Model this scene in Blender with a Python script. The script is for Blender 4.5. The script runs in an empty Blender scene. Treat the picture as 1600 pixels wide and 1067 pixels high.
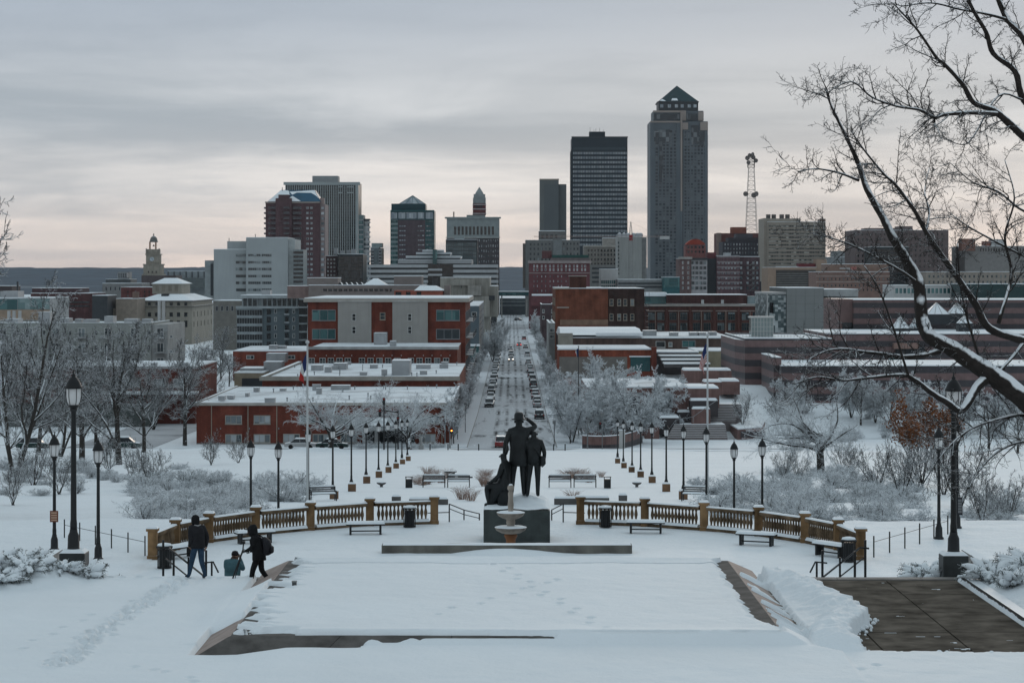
import bpy, math, random
import numpy as np
from mathutils import Vector, Matrix
R = math.radians
SC = bpy.context.scene
COL = SC.collection
random.seed(7)
# ---------------------------------------------------------------- camera
F = 3600.0      # focal length in photograph pixels
EYE = 8.3       # eye height over the upper terrace (z = 0)
HZ = 430.0      # horizon row
cam_d = bpy.data.cameras.new('camera')
cam_d.sensor_width = 36.0
cam_d.lens = F / 1600 * 36.0
cam_d.shift_y = (HZ - 533.5) / 1600
cam_d.clip_start = 1.0
cam_d.clip_end = 30000
cam = bpy.data.objects.new('camera', cam_d)
COL.objects.link(cam)
cam.location = (0, 0, EYE)
cam.rotation_euler = (R(90), 0, 0)
SC.camera = cam
# ---------------------------------------------------------------- sky and sun
SUN_EL, SUN_AZ = 11.0, 12.0      # degrees; azimuth to the right of straight ahead (+Y)
world = bpy.data.worlds.new('World')
SC.world = world
world.use_nodes = True
nt = world.node_tree
nt.nodes.clear()
def WN(t, **k):
    n = nt.nodes.new(t)
    for a, b in k.items(): setattr(n, a, b)
    return n
def WL(a, b): nt.links.new(a, b)
w_out = WN('ShaderNodeOutputWorld')
w_sky = WN('ShaderNodeTexSky', sky_type='NISHITA', sun_disc=False, sun_elevation=R(SUN_EL), sun_rotation=R(SUN_AZ), air_density=1.2, dust_density=2.0)
w_b1 = WN('ShaderNodeBackground'); w_b1.inputs[1].default_value = 0.05
WL(w_sky.outputs[0], w_b1.inputs[0])
w_tc = WN('ShaderNodeTexCoord')
w_sep = WN('ShaderNodeSeparateXYZ'); WL(w_tc.outputs['Generated'], w_sep.inputs[0])
def wmath(op, a, b=None):
    n = WN('ShaderNodeMath', operation=op)
    for i, q in enumerate((a, b)):
        if q is None: continue
        if isinstance(q, (int, float)): n.inputs[i].default_value = q
        else: WL(q, n.inputs[i])
    return n.outputs[0]
zz = wmath('MAXIMUM', w_sep.outputs[2], 0.0)
den = wmath('ADD', zz, 0.075)
cu = wmath('DIVIDE', w_sep.outputs[0], den)
cv = wmath('DIVIDE', w_sep.outputs[1], den)
w_cmb = WN('ShaderNodeCombineXYZ'); WL(cu, w_cmb.inputs[0]); WL(cv, w_cmb.inputs[1])
def wramp(fac, stops):
    n = WN('ShaderNodeValToRGB')
    r = n.color_ramp
    r.interpolation = 'EASE'
    while len(r.elements) < len(stops): r.elements.new(0.5)
    for e, (p, c) in zip(r.elements, stops):
        e.position = p; e.color = (*c, 1) if len(c) == 3 else c
    WL(fac, n.inputs[0])
    return n.outputs[0]
w_map = WN('ShaderNodeMapping'); w_map.inputs['Scale'].default_value = (0.75, 0.55, 1); w_map.inputs['Location'].default_value = (5.3, 2.2, 0.3)
WL(w_cmb.outputs[0], w_map.inputs[0])
w_n1 = WN('ShaderNodeTexNoise'); w_n1.inputs['Scale'].default_value = 0.9; w_n1.inputs['Detail'].default_value = 7; w_n1.inputs['Roughness'].default_value = 0.6; w_n1.inputs['Distortion'].default_value = 0.5
WL(w_map.outputs[0], w_n1.inputs['Vector'])
w_map2 = WN('ShaderNodeMapping'); w_map2.inputs['Scale'].default_value = (0.36, 0.62, 1); w_map2.inputs['Location'].default_value = (7.3, 4.2, 2.3)
WL(w_cmb.outputs[0], w_map2.inputs[0])
w_n2 = WN('ShaderNodeTexNoise'); w_n2.inputs['Scale'].default_value = 1.1; w_n2.inputs['Detail'].default_value = 7; w_n2.inputs['Roughness'].default_value = 0.55
WL(w_map2.outputs[0], w_n2.inputs['Vector'])
# thin overcast seen from below: warm where the low sun comes through near the horizon, blue grey overhead
thin = wramp(zz, [(0.0, (0.92, 0.76, 0.67)), (0.015, (0.91, 0.80, 0.73)), (0.04, (0.84, 0.815, 0.795)), (0.07, (0.60, 0.64, 0.68)), (0.12, (0.41, 0.475, 0.555)), (0.35, (0.44, 0.52, 0.58)), (1.0, (0.455, 0.54, 0.60))])
thick = wramp(zz, [(0.0, (0.62, 0.55, 0.53)), (0.015, (0.575, 0.55, 0.545)), (0.04, (0.48, 0.505, 0.535)), (0.07, (0.37, 0.425, 0.48)), (0.12, (0.30, 0.36, 0.435)), (0.35, (0.36, 0.43, 0.48)), (1.0, (0.385, 0.46, 0.515))])
cl = wramp(w_n1.outputs[0], [(0.38, (0, 0, 0)), (0.62, (1, 1, 1))])
cl2 = wramp(w_n2.outputs[0], [(0.40, (0, 0, 0)), (0.60, (1, 1, 1))])
clm = wmath('ADD', wmath('MULTIPLY', cl, 0.5), wmath('MULTIPLY', cl2, 0.5))
w_mix = WN('ShaderNodeMix', data_type='RGBA')
WL(clm, w_mix.inputs[0]); WL(thin, w_mix.inputs[6]); WL(thick, w_mix.inputs[7])
w_b2 = WN('ShaderNodeBackground'); w_b2.inputs[1].default_value = 1.0
WL(w_mix.outputs[2], w_b2.inputs[0])
w_ms = WN('ShaderNodeMixShader'); w_ms.inputs[0].default_value = 0.97
WL(w_b1.outputs[0], w_ms.inputs[1]); WL(w_b2.outputs[0], w_ms.inputs[2]); WL(w_ms.outputs[0], w_out.inputs[0])
sun_d = bpy.data.lights.new('sun', 'SUN')
sun_d.energy = 0.5; sun_d.angle = R(25); sun_d.color = (1.0, 0.86, 0.74)
sun = bpy.data.objects.new('sun', sun_d); COL.objects.link(sun)
_e, _a = R(SUN_EL), R(SUN_AZ)
sun.rotation_euler = Vector((-math.sin(_a) * math.cos(_e), -math.cos(_a) * math.cos(_e), -math.sin(_e))).to_track_quat('-Z', 'Y').to_euler()
SC.view_settings.view_transform = 'Standard'
SC.view_settings.look = 'None'
SC.view_settings.exposure = 0.08
SC.view_settings.gamma = 1.0
SC.view_settings.use_curve_mapping = False
SC.render.engine = 'CYCLES'
SC.cycles.use_denoising = True
SC.cycles.max_bounces = 5; SC.cycles.diffuse_bounces = 2; SC.cycles.glossy_bounces = 2
SC.cycles.transmission_bounces = 3; SC.cycles.transparent_max_bounces = 8; SC.cycles.volume_bounces = 0
SC.cycles.use_adaptive_sampling = True
# ---------------------------------------------------------------- photograph pixel + distance -> place
def X(px, d): return (px - 800.0) * d / F
def Z(py, d): return EYE - (py - HZ) * d / F
_prof = [(63, 10.75), (101.2, 10.75), (107, 12.2), (133, 13.3), (340, 25.5), (450, 27.0), (8000, 27.0)]
def zg(y):
    for (a, b), (c, d) in zip(_prof, _prof[1:]):
        if y <= c: return EYE - (b + (d - b) * max(0, y - a) / (c - a))
    return EYE - 27.0
# ---------------------------------------------------------------- materials
def s(r, g, b, k=2.0):
    o = []
    for c in (r, g, b):
        c /= 255.0
        c = c / 12.92 if c <= 0.04045 else ((c + 0.055) / 1.055) ** 2.4
        o.append(min(0.85, c * k))
    return tuple(o)
MATS = {}
class NB:
    def __init__(self, m): self.t = m.node_tree
    def n(self, ty, ins=None, **k):
        q = self.t.nodes.new(ty)
        for a, b in k.items(): setattr(q, a, b)
        for a, b in (ins or {}).items():
            if hasattr(b, 'node'): self.t.links.new(b, q.inputs[a])
            else: q.inputs[a].default_value = b
        return q
    def math(self, op, a, b=0.0, clamp=False):
        q = self.n('ShaderNodeMath', {0: a, 1: b}, operation=op); q.use_clamp = clamp
        return q.outputs[0]
    def mix(self, f, a, b, blend='MIX'):
        q = self.n('ShaderNodeMix', {0: f, 6: a, 7: b}, data_type='RGBA', blend_type=blend)
        return q.outputs[2]
    def noise(self, vec, scale, detail=3, rough=0.55, dist=0.0):
        return self.n('ShaderNodeTexNoise', {'Vector': vec, 'Scale': scale, 'Detail': detail, 'Roughness': rough, 'Distortion': dist}).outputs[0]
    def rng(self, v, a, b, c=0.0, d=1.0):
        return self.n('ShaderNodeMapRange', {0: v, 1: a, 2: b, 3: c, 4: d}).outputs[0]
SNOWC = (0.83, 0.87, 0.89, 1)
def newmat(name):
    m = bpy.data.materials.new(name); m.use_nodes = True
    b = NB(m); bs = m.node_tree.nodes['Principled BSDF']
    MATS[name] = m
    return m, b, bs
def mat(name, col, rough=0.8, var=0.18, scale=0.6, snow=0.0, metal=0.0, streak=0.0, bump=0.0, bscale=4.0, spec=0.3):
    if name in MATS: return MATS[name]
    m, b, bs = newmat(name)
    g = b.n('ShaderNodeNewGeometry')
    pos = g.outputs['Position']
    n1 = b.noise(pos, scale, 4)
    f = b.rng(n1, 0.3, 0.7, 1 - var, 1 + var)
    if streak:
        mp = b.n('ShaderNodeMapping', {0: pos, 3: (1.3, 1.3, 0.09)})
        n2 = b.noise(mp.outputs[0], 1.1, 4)
        f = b.math('MULTIPLY', f, b.rng(n2, 0.35, 0.7, 1 + streak * .4, 1 - streak))
    c = b.n('ShaderNodeVectorMath', {0: tuple(q * .80 for q in col), 3: f}, operation='SCALE').outputs[0]
    if snow > 0:
        sp = b.n('ShaderNodeSeparateXYZ', {0: g.outputs['Normal']})
        n3 = b.noise(pos, 2.3, 3)
        v = b.math('ADD', sp.outputs[2], b.math('MULTIPLY', b.math('SUBTRACT', n3, 0.5), 0.9))
        k = b.rng(v, 0.95 - snow, 1.1 - snow)
        c = b.mix(k, c, SNOWC)
    b.t.links.new(c, bs.inputs['Base Color'])
    bs.inputs['Roughness'].default_value = rough
    bs.inputs['Metallic'].default_value = metal
    bs.inputs['Specular IOR Level'].default_value = spec
    if bump:
        bn = b.n('ShaderNodeBump', {'Strength': bump, 'Distance': 0.05, 'Height': b.noise(pos, bscale, 5)})
        b.t.links.new(bn.outputs[0], bs.inputs['Normal'])
    return m
def brickmat(name, col, mortar=0.55, var=0.28, bw=0.24, bh=0.085, streak=0.4, bands=None):
    """fired brick: courses too fine to build at these distances, colour varied wall by wall"""
    if name in MATS: return MATS[name]
    m, b, bs = newmat(name)
    g = b.n('ShaderNodeNewGeometry'); pos = g.outputs['Position']
    sp = b.n('ShaderNodeSeparateXYZ', {0: pos})
    u = b.math('ADD', sp.outputs[0], sp.outputs[1])
    uv = b.n('ShaderNodeCombineXYZ', {0: u, 1: sp.outputs[2]})
    col = tuple(q * .98 for q in col)
    c1 = (*col, 1); c2 = (col[0] * .72, col[1] * .68, col[2] * .68, 1)
    br = b.n('ShaderNodeTexBrick', {'Vector': uv.outputs[0], 'Color1': c1, 'Color2': c2, 'Mortar': (mortar * .5 * (col[0] + .2), mortar * .5 * (col[1] + .2), mortar * .5 * (col[2] + .2), 1), 'Scale': 1.0, 'Mortar Size': 0.008, 'Brick Width': bw, 'Row Height': bh})
    f = b.rng(b.noise(pos, 0.35, 5), 0.3, 0.7, 1 - var, 1 + var)
    mp = b.n('ShaderNodeMapping', {0: pos, 3: (0.9, 0.9, 0.06)})
    f = b.math('MULTIPLY', f, b.rng(b.noise(mp.outputs[0], 1.0, 4), 0.35, 0.75, 1.1, 1 - streak))
    c = b.n('ShaderNodeVectorMath', {0: br.outputs[0], 3: f}, operation='SCALE').outputs[0]
    b.t.links.new(c, bs.inputs['Base Color']); bs.inputs['Roughness'].default_value = 0.9; bs.inputs['Specular IOR Level'].default_value = 0.2
    return m
def bandmat(name, ca, cb, h, off=0.0):
    """polished stone laid in alternating courses of two colours"""
    m, b, bs = newmat(name)
    g = b.n('ShaderNodeNewGeometry'); pos = g.outputs['Position']
    sp = b.n('ShaderNodeSeparateXYZ', {0: pos})
    q = b.math('FRACT', b.math('DIVIDE', b.math('ADD', sp.outputs[2], off + 400 * h), 2 * h))
    k = b.math('GREATER_THAN', q, 0.5)
    c = b.mix(k, (*ca, 1), (*cb, 1))
    f = b.rng(b.noise(pos, 0.8, 5), 0.3, 0.7, 0.8, 1.2)
    u = b.math('ADD', sp.outputs[0], sp.outputs[1])
    jt = b.math('LESS_THAN', b.math('FRACT', b.math('DIVIDE', u, 1.5)), 0.03)
    f = b.math('MULTIPLY', f, b.math('SUBTRACT', 1.0, b.math('MULTIPLY', jt, 0.35)))
    c = b.n('ShaderNodeVectorMath', {0: c, 3: f}, operation='SCALE').outputs[0]
    b.t.links.new(c, bs.inputs['Base Color']); bs.inputs['Roughness'].default_value = 0.45
    return m
def glassmat(name, dark=(0.02, 0.03, 0.035), lite=(0.22, 0.26, 0.27), p=0.25, cell=(1.5, 3.5), rough=0.12, warm=0.0, spec=0.5):
    """window glass: pane by pane a blind, a dark room or a painted-in sky reflection"""
    if name in MATS: return MATS[name]
    m, b, bs = newmat(name)
    g = b.n('ShaderNodeNewGeometry'); pos = g.outputs['Position']
    sp = b.n('ShaderNodeSeparateXYZ', {0: pos})
    u = b.math('FLOOR', b.math('DIVIDE', b.math('ADD', sp.outputs[0], b.math('MULTIPLY', sp.outputs[1], 0.37)), cell[0]))
    v = b.math('FLOOR', b.math('DIVIDE', sp.outputs[2], cell[1]))
    oi = b.n('ShaderNodeObjectInfo')
    uv = b.n('ShaderNodeCombineXYZ', {0: u, 1: v, 2: b.math('MULTIPLY', oi.outputs['Random'], 57.0)})
    wn = b.n('ShaderNodeTexWhiteNoise', {'Vector': uv.outputs[0]}, noise_dimensions='3D')
    k = b.rng(wn.outputs[0], 1 - p * 1.6, 1.0)
    c = b.mix(k, (*dark, 1), (*lite, 1))
    b.t.links.new(c, bs.inputs['Base Color'])
    bs.inputs['Roughness'].default_value = rough; bs.inputs['Specular IOR Level'].default_value = spec
    wob = b.n('ShaderNodeBump', {'Strength': 0.08, 'Distance': 0.2, 'Height': b.noise(pos, 0.5, 2)})
    b.t.links.new(wob.outputs[0], bs.inputs['Normal'])
    return m
def snowmat(name, col=(0.83, 0.875, 0.895), bump=0.5, scale=1.0, dirt=0.0):
    m, b, bs = newmat(name)
    g = b.n('ShaderNodeNewGeometry'); pos = g.outputs['Position']
    h = b.math('ADD', b.noise(pos, 0.9 * scale, 6, 0.6), b.math('MULTIPLY', b.noise(pos, 9 * scale, 4), 0.16))
    bn = b.n('ShaderNodeBump', {'Strength': bump, 'Distance': 0.12 / scale, 'Height': h})
    b.t.links.new(bn.outputs[0], bs.inputs['Normal'])
    f = b.rng(b.noise(pos, 0.25, 4), 0.3, 0.7, 0.96, 1.02)
    c = b.n('ShaderNodeVectorMath', {0: col, 3: f}, operation='SCALE').outputs[0]
    if dirt:
        c = b.mix(b.rng(b.noise(pos, 1.7, 5, 0.65), 0.62, 0.72, 0, dirt), c, (0.16, 0.13, 0.10, 1))
    b.t.links.new(c, bs.inputs['Base Color']); bs.inputs['Roughness'].default_value = 0.65; bs.inputs['Specular IOR Level'].default_value = 0.2
    return m
SNOW = snowmat('snow')
SNOWF = snowmat('snow_far', bump=0.25, scale=0.2)
def roofsnow():
    m, b, bs = newmat('roof_snow_patchy')
    pos = b.n('ShaderNodeNewGeometry').outputs['Position']
    n1 = b.noise(pos, 0.11, 5, 0.6, 0.5); n2 = b.noise(pos, 0.9, 4, 0.6)
    c = b.mix(b.rng(b.math('ADD', n1, b.math('MULTIPLY', n2, 0.25)), 0.60, 0.78, 0, 0.75), (0.78, 0.83, 0.855, 1), (0.40, 0.41, 0.42, 1))
    b.t.links.new(c, bs.inputs['Base Color']); bs.inputs['Roughness'].default_value = 0.7; bs.inputs['Specular IOR Level'].default_value = 0.1
    bn = b.n('ShaderNodeBump', {'Strength': 0.6, 'Distance': 0.3, 'Height': b.noise(pos, 0.35, 5, 0.6)}); b.t.links.new(bn.outputs[0], bs.inputs['Normal'])
    return m
ROOFS = roofsnow()
SNOWG = snowmat('snow_field', bump=1.0, scale=0.7, dirt=0.12)
# ---------------------------------------------------------------- mesh helpers
ORG = {}
class MB:
    def __init__(self): self.v = []; self.f = []; self.m = []
    def add(self, vs, fs, mi=0):
        o = len(self.v); self.v += [tuple(p) for p in vs]
        for q in fs: self.f.append([o + i for i in q]); self.m.append(mi)
        return self
    def box(self, x0, x1, y0, y1, z0, z1, mi=0):
        if x0 > x1: x0, x1 = x1, x0
        if y0 > y1: y0, y1 = y1, y0
        if z0 > z1: z0, z1 = z1, z0
        return self.add([(x0, y0, z0), (x1, y0, z0), (x1, y1, z0), (x0, y1, z0), (x0, y0, z1), (x1, y0, z1), (x1, y1, z1), (x0, y1, z1)],
                        [(3, 2, 1, 0), (4, 5, 6, 7), (0, 1, 5, 4), (1, 2, 6, 5), (2, 3, 7, 6), (3, 0, 4, 7)], mi)
    def frus(self, a, za, b, zb, mi=0):
        """rect a=(x0,x1,y0,y1) at za lofted to rect b at zb"""
        p = [(a[0], a[2], za), (a[1], a[2], za), (a[1], a[3], za), (a[0], a[3], za), (b[0], b[2], zb), (b[1], b[2], zb), (b[1], b[3], zb), (b[0], b[3], zb)]
        return self.add(p, [(3, 2, 1, 0), (4, 5, 6, 7), (0, 1, 5, 4), (1, 2, 6, 5), (2, 3, 7, 6), (3, 0, 4, 7)], mi)
    def prism(self, poly, z0, z1, mi=0):
        n = len(poly)
        a = sum(poly[i][0] * poly[(i + 1) % n][1] - poly[(i + 1) % n][0] * poly[i][1] for i in range(n))
        if a < 0: poly = poly[::-1]
        vs = [(x, y, z0) for x, y in poly] + [(x, y, z1) for x, y in poly]
        fs = [tuple(range(n - 1, -1, -1)), tuple(range(n, 2 * n))] + [(i, (i + 1) % n, n + (i + 1) % n, n + i) for i in range(n)]
        return self.add(vs, fs, mi)
    def lathe(self, prof, c=(0, 0, 0), n=12, mi=0, ph=0.0):
        vs = []; fs = []
        for r, z in prof:
            for i in range(n):
                a = ph + 2 * math.pi * i / n
                vs.append((c[0] + r * math.cos(a), c[1] + r * math.sin(a), c[2] + z))
        for j in range(len(prof) - 1):
            for i in range(n):
                k = (i + 1) % n
                fs.append((j * n + i, j * n + k, (j + 1) * n + k, (j + 1) * n + i))
        fs.append(tuple(range(n - 1, -1, -1))); fs.append(tuple((len(prof) - 1) * n + i for i in range(n)))
        return self.add(vs, fs, mi)
    def tube(self, pts, rad, n=6, mi=0):
        pts = [Vector(p) for p in pts]
        if not hasattr(rad, '__len__'): rad = [rad] * len(pts)
        vs = []; fs = []
        t = (pts[1] - pts[0]).normalized()
        u = t.orthogonal().normalized()
        for i, p in enumerate(pts):
            if 0 < i < len(pts) - 1: t = (pts[i + 1] - pts[i - 1]).normalized()
            elif i: t = (pts[i] - pts[i - 1]).normalized()
            u = (u - t * u.dot(t))
            u = u.normalized() if u.length > 1e-6 else t.orthogonal().normalized()
            w = t.cross(u)
            for k in range(n):
                a = 2 * math.pi * k / n
                vs.append(p + (u * math.cos(a) + w * math.sin(a)) * rad[i])
        for j in range(len(pts) - 1):
            for i in range(n):
                k = (i + 1) % n
                fs.append((j * n + i, j * n + k, (j + 1) * n + k, (j + 1) * n + i))
        fs.append(tuple(range(n - 1, -1, -1))); fs.append(tuple((len(pts) - 1) * n + i for i in range(n)))
        return self.add(vs, fs, mi)
    def mesh(self, name, mats, org=(0, 0, 0), smooth=False):
        me = bpy.data.meshes.new(name)
        ox, oy, oz = org
        me.from_pydata([(x - ox, y - oy, z - oz) for x, y, z in self.v], [], self.f)
        if not isinstance(mats, (list, tuple)): mats = [mats]
        for q in mats: me.materials.append(q)
        if len(mats) > 1: me.polygons.foreach_set('material_index', self.m)
        if smooth: me.polygons.foreach_set('use_smooth', [True] * len(self.f))
        me.update()
        return me
    def build(self, name, mats, parent=None, smooth=False, kind=None, org=None, label=None, cat=None, group=None):
        o0 = ORG[parent.name] if parent is not None else (org or (0, 0, 0))
        me = self.mesh(name, mats, o0, smooth)
        return put(name, me, parent, None if parent is not None else o0, kind=kind, label=label, cat=cat, group=group)
def put(name, me, parent=None, loc=None, rz=0.0, sc=None, kind=None, label=None, cat=None, group=None):
    """link a mesh (or an Empty when me is None); loc in world coordinates"""
    o = bpy.data.objects.new(name, me); COL.objects.link(o)
    if parent is not None:
        o.parent = parent
        po = ORG[parent.name]
        if loc is not None: o.location = (loc[0] - po[0], loc[1] - po[1], loc[2] - po[2])
        ORG[o.name] = tuple(loc) if loc is not None else po
    else:
        if loc is not None: o.location = loc
        ORG[o.name] = tuple(loc) if loc is not None else (0, 0, 0)
    if rz: o.rotation_euler = (0, 0, rz)
    if sc is not None: o.scale = sc if hasattr(sc, '__len__') else (sc, sc, sc)
    if kind: o['kind'] = kind
    if label: o['label'] = label
    if cat: o['category'] = cat
    if group: o['group'] = group
    return o
def root(name, label, cat, loc, group=None, rz=0.0):
    return put(name, None, None, loc, rz, label=label, cat=cat, group=group)
def clone(o, loc, rz=0.0, sc=None, label=None, group=None, parent=None):
    c = o.copy(); COL.objects.link(c)
    if parent is None:
        c.location = loc; c.rotation_euler = (0, 0, rz)
        if sc is not None: c.scale = sc if hasattr(sc, '__len__') else (sc, sc, sc)
        if label: c['label'] = label
        if group: c['group'] = group
        ORG[c.name] = tuple(loc)
    else:
        c.parent = parent
    for k in o.children: clone(k, None, parent=c)
    return c
_st = ['nearest', 'second', 'third', 'fourth', 'fifth', 'sixth', 'seventh', 'eighth', 'ninth', 'tenth', 'eleventh', 'twelfth', 'thirteenth', 'fourteenth', 'fifteenth', 'sixteenth', 'seventeenth', 'eighteenth', 'nineteenth', 'twentieth']
def nth(i): return _st[i]
def lerp(a, b, t): return a + (b - a) * t
# ================================================================ the setting: ground, roads, terrace
def vn(x, y, f, seed=0):
    """smooth value noise in -1..1 on numpy arrays"""
    x = np.asarray(x, dtype=np.float64) * f; y = np.asarray(y, dtype=np.float64) * f
    xi = np.floor(x); yi = np.floor(y); u = x - xi; v = y - yi
    u = u * u * (3 - 2 * u); v = v * v * (3 - 2 * v)
    def h(a, b):
        q = np.sin(a * 127.1 + b * 311.7 + seed * 74.7) * 43758.5453
        return (q - np.floor(q)) * 2 - 1
    return (h(xi, yi) * (1 - u) + h(xi + 1, yi) * u) * (1 - v) + (h(xi, yi + 1) * (1 - u) + h(xi + 1, yi + 1) * u) * v
def fbm(x, y, f, o=4, seed=0):
    t = 0; a = 1; w = 0
    for i in range(o):
        t = t + a * vn(x, y, f * 2 ** i, seed + i * 13); w += a; a *= 0.5
    return t / w
def grid_mesh(name, xs, ys, z, m, keep=None, smooth=True):
    nx, ny = len(xs), len(ys)
    xx, yy = np.meshgrid(xs, ys)
    co = np.stack([xx, yy, z], -1).reshape(-1, 3).astype(np.float32)
    i = np.arange(nx * ny).reshape(ny, nx)
    q = np.stack([i[:-1, :-1], i[:-1, 1:], i[1:, 1:], i[1:, :-1]], -1).reshape(-1, 4)
    if keep is not None: q = q[keep.reshape(-1)]
    return raw_mesh(name, co, q, m, smooth)
def raw_mesh(name, co, q, m, smooth=True):
    k = q.shape[1]
    me = bpy.data.meshes.new(name)
    me.vertices.add(len(co)); me.vertices.foreach_set('co', np.ascontiguousarray(co, dtype=np.float32).reshape(-1))
    me.loops.add(q.size); me.loops.foreach_set('vertex_index', np.ascontiguousarray(q, dtype=np.int32).reshape(-1))
    me.polygons.add(len(q)); me.polygons.foreach_set('loop_start', np.arange(0, q.size, k, dtype=np.int32))
    try: me.polygons.foreach_set('loop_total', np.full(len(q), k, dtype=np.int32))
    except Exception: pass
    if smooth: me.polygons.foreach_set('use_smooth', np.ones(len(q), dtype=bool))
    for a in (m if isinstance(m, (list, tuple)) else [m]): me.materials.append(a)
    me.update(); me.validate()
    return me
zgv = np.vectorize(zg)
# ---- the snow-covered ground from the foot of the terrace to the horizon
ys = np.concatenate([np.arange(62.0, 110, 0.4), np.arange(110, 133, 1.0), [133], np.arange(135, 340, 2.0), [340], np.arange(350, 450, 10.0), [450], np.arange(500, 1600, 50.0), np.arange(1700, 9000, 300.0)])
xs = np.concatenate([[-4200, -3000, -2000, -1200, -700, -400, -250, -160], np.arange(-110, -13.7, 1.1), [-13.62, -13.58], np.arange(-13, 13.3, 0.9), [13.58, 13.62], np.arange(14, 110, 1.1), [160, 250, 400, 700, 1200, 2000, 3000, 4200]])
gx, gy = np.meshgrid(xs, ys)
gz = np.repeat(zgv(ys)[:, None], len(xs), 1)
side = np.abs(gx) > 13.6
bank = np.clip((gy - 63.0) / 6.5, 0, 1); bank = bank * bank * (3 - 2 * bank)
gz = np.where(side & (gy < 70), -2.45 * bank, gz)
amp = np.where(side & (gy < 110), 0.16, np.where(gy < 102, 0.045, np.where((gy < 315), np.where(np.abs(gx) < 16, 0.05, 0.30), 0.0)))
gz = gz + amp * fbm(gx, gy, 0.09, 4, 3) + np.minimum(amp, 0.12) * 0.4 * fbm(gx, gy, 0.8, 2, 9)
put('ground', grid_mesh('ground', xs, ys, gz, SNOWG), kind='structure')
# ---- asphalt, ploughed and slushy
def slushmat(name, cover, sx, sy, dark=(0.05, 0.05, 0.05), slush=(0.46, 0.47, 0.48), ruts=False):
    m, b, bs = newmat(name)
    pos = b.n('ShaderNodeNewGeometry').outputs['Position']
    mp = b.n('ShaderNodeMapping', {0: pos, 3: (sx, sy, 1)})
    n1 = b.noise(mp.outputs[0], 1.0, 6, 0.62, 0.6)
    n2 = b.noise(pos, 0.07, 4, 0.6)
    k = b.rng(b.math('ADD', n1, b.math('MULTIPLY', n2, 0.9)), 1.0 - cover, 1.22 - cover)
    if ruts:
        ax = b.math('ABSOLUTE', b.n('ShaderNodeSeparateXYZ', {0: pos}).outputs[0])
        r_ = b.math('ADD', b.rng(b.math('ABSOLUTE', b.math('SUBTRACT', ax, 0.95)), 0.0, 0.5, 1.0, 0.0), b.rng(b.math('ABSOLUTE', b.math('SUBTRACT', ax, 2.65)), 0.0, 0.55, 1.0, 0.0))
        k = b.math('SUBTRACT', k, b.math('MULTIPLY', r_, b.rng(b.noise(pos, 0.09, 5), 0.38, 0.6, 0.0, 0.8)), True)
    c = b.mix(k, (*dark, 1), (*slush, 1))
    n3 = b.noise(mp.outputs[0], 2.2, 5, 0.6)
    c = b.mix(b.rng(n3, 0.60, 0.68), c, (0.70, 0.73, 0.75, 1))
    b.t.links.new(c, bs.inputs['Base Color'])
    b.t.links.new(b.rng(k, 0, 1, 0.55, 0.8), bs.inputs['Roughness']); bs.inputs['Specular IOR Level'].default_value = 0.0
    return m
ASPH = slushmat('slushy_asphalt', 0.33, 0.62, 0.045, dark=(.07, .068, .066), slush=(.56, .58, .595), ruts=True)
ASPH2 = slushmat('slushy_asphalt_cross', 0.34, 0.05, 0.6)
def strip(name, x0, x1, pts, lift, m, thick=None):
    mb = MB()
    for a, b in zip(pts, pts[1:]):
        if thick is None:
            mb.add([(x0, a, zg(a) + lift), (x1, a, zg(a) + lift), (x1, b, zg(b) + lift), (x0, b, zg(b) + lift)], [(0, 1, 2, 3)])
        else:
            za, zb = zg(a) + lift, zg(b) + lift
            mb.add([(x0, a, za - thick), (x1, a, za - thick), (x1, b, zb - thick), (x0, b, zb - thick), (x0, a, za), (x1, a, za), (x1, b, zb), (x0, b, zb)],
                   [(4, 5, 6, 7), (0, 1, 5, 4), (1, 2, 6, 5), (2, 3, 7, 6), (3, 0, 4, 7)])
    return mb.build(name, m, kind='structure')
yy = [336.0, 340.0] + [float(v) for v in range(350, 451, 10)] + [float(v) for v in range(500, 1601, 50)]
strip('road', -6.6, 6.6, yy, 0.03, ASPH)
strip('cross_road', -420, 420, [319.0, 336.0], 0.034, ASPH2)
yk = [341.0] + yy[2:]
WALK = slushmat('trodden_pavement', 0.50, 0.8, 0.35, dark=(.22, .22, .22), slush=(.66, .69, .71))
CONC = mat('concrete', (0.36, 0.35, 0.33), 0.85, 0.2, 0.7, streak=0.2)
for sx in (-1, 1):
    strip('pavement', sx * 6.7 if sx > 0 else -10.1, 10.1 if sx > 0 else -6.7, yk, 0.15, WALK, 0.25)
    strip('kerb', sx * 6.62, sx * 6.69, yk, 0.13, CONC, 0.2)
strip('side_road', -66, -53, [336.2, 340.0, 360, 400, 450, 500], 0.038, ASPH2)
# ---- distant wooded hills
HILL = bpy.data.materials.new('hazy_wooded_hill'); HILL.use_nodes = True
_b = NB(HILL); _p = _b.n('ShaderNodeNewGeometry').outputs['Position']
_c = _b.mix(_b.rng(_b.noise(_p, 0.012, 6, 0.7), 0.45, 0.62), (0.004, 0.032, 0.062, 1), (0.02, 0.062, 0.10, 1))  # blue of the distant haze put into the hill colours
_c = _b.mix(_b.rng(_b.noise(_p, 0.003, 4, 0.6), 0.60, 0.66), _c, (0.16, 0.19, 0.21, 1))
HILL.node_tree.links.new(_c, HILL.node_tree.nodes['Principled BSDF'].inputs['Base Color'])
HILL.node_tree.nodes['Principled BSDF'].inputs['Roughness'].default_value = 1.0
hx = np.arange(-2600, 2601, 13.0); hy = np.linspace(3000, 6400, 60)
hxx, hyy = np.meshgrid(hx, hy)
t = np.clip((hyy - 3000) / 2600, 0, 1); t = t * t * (3 - 2 * t)
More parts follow.
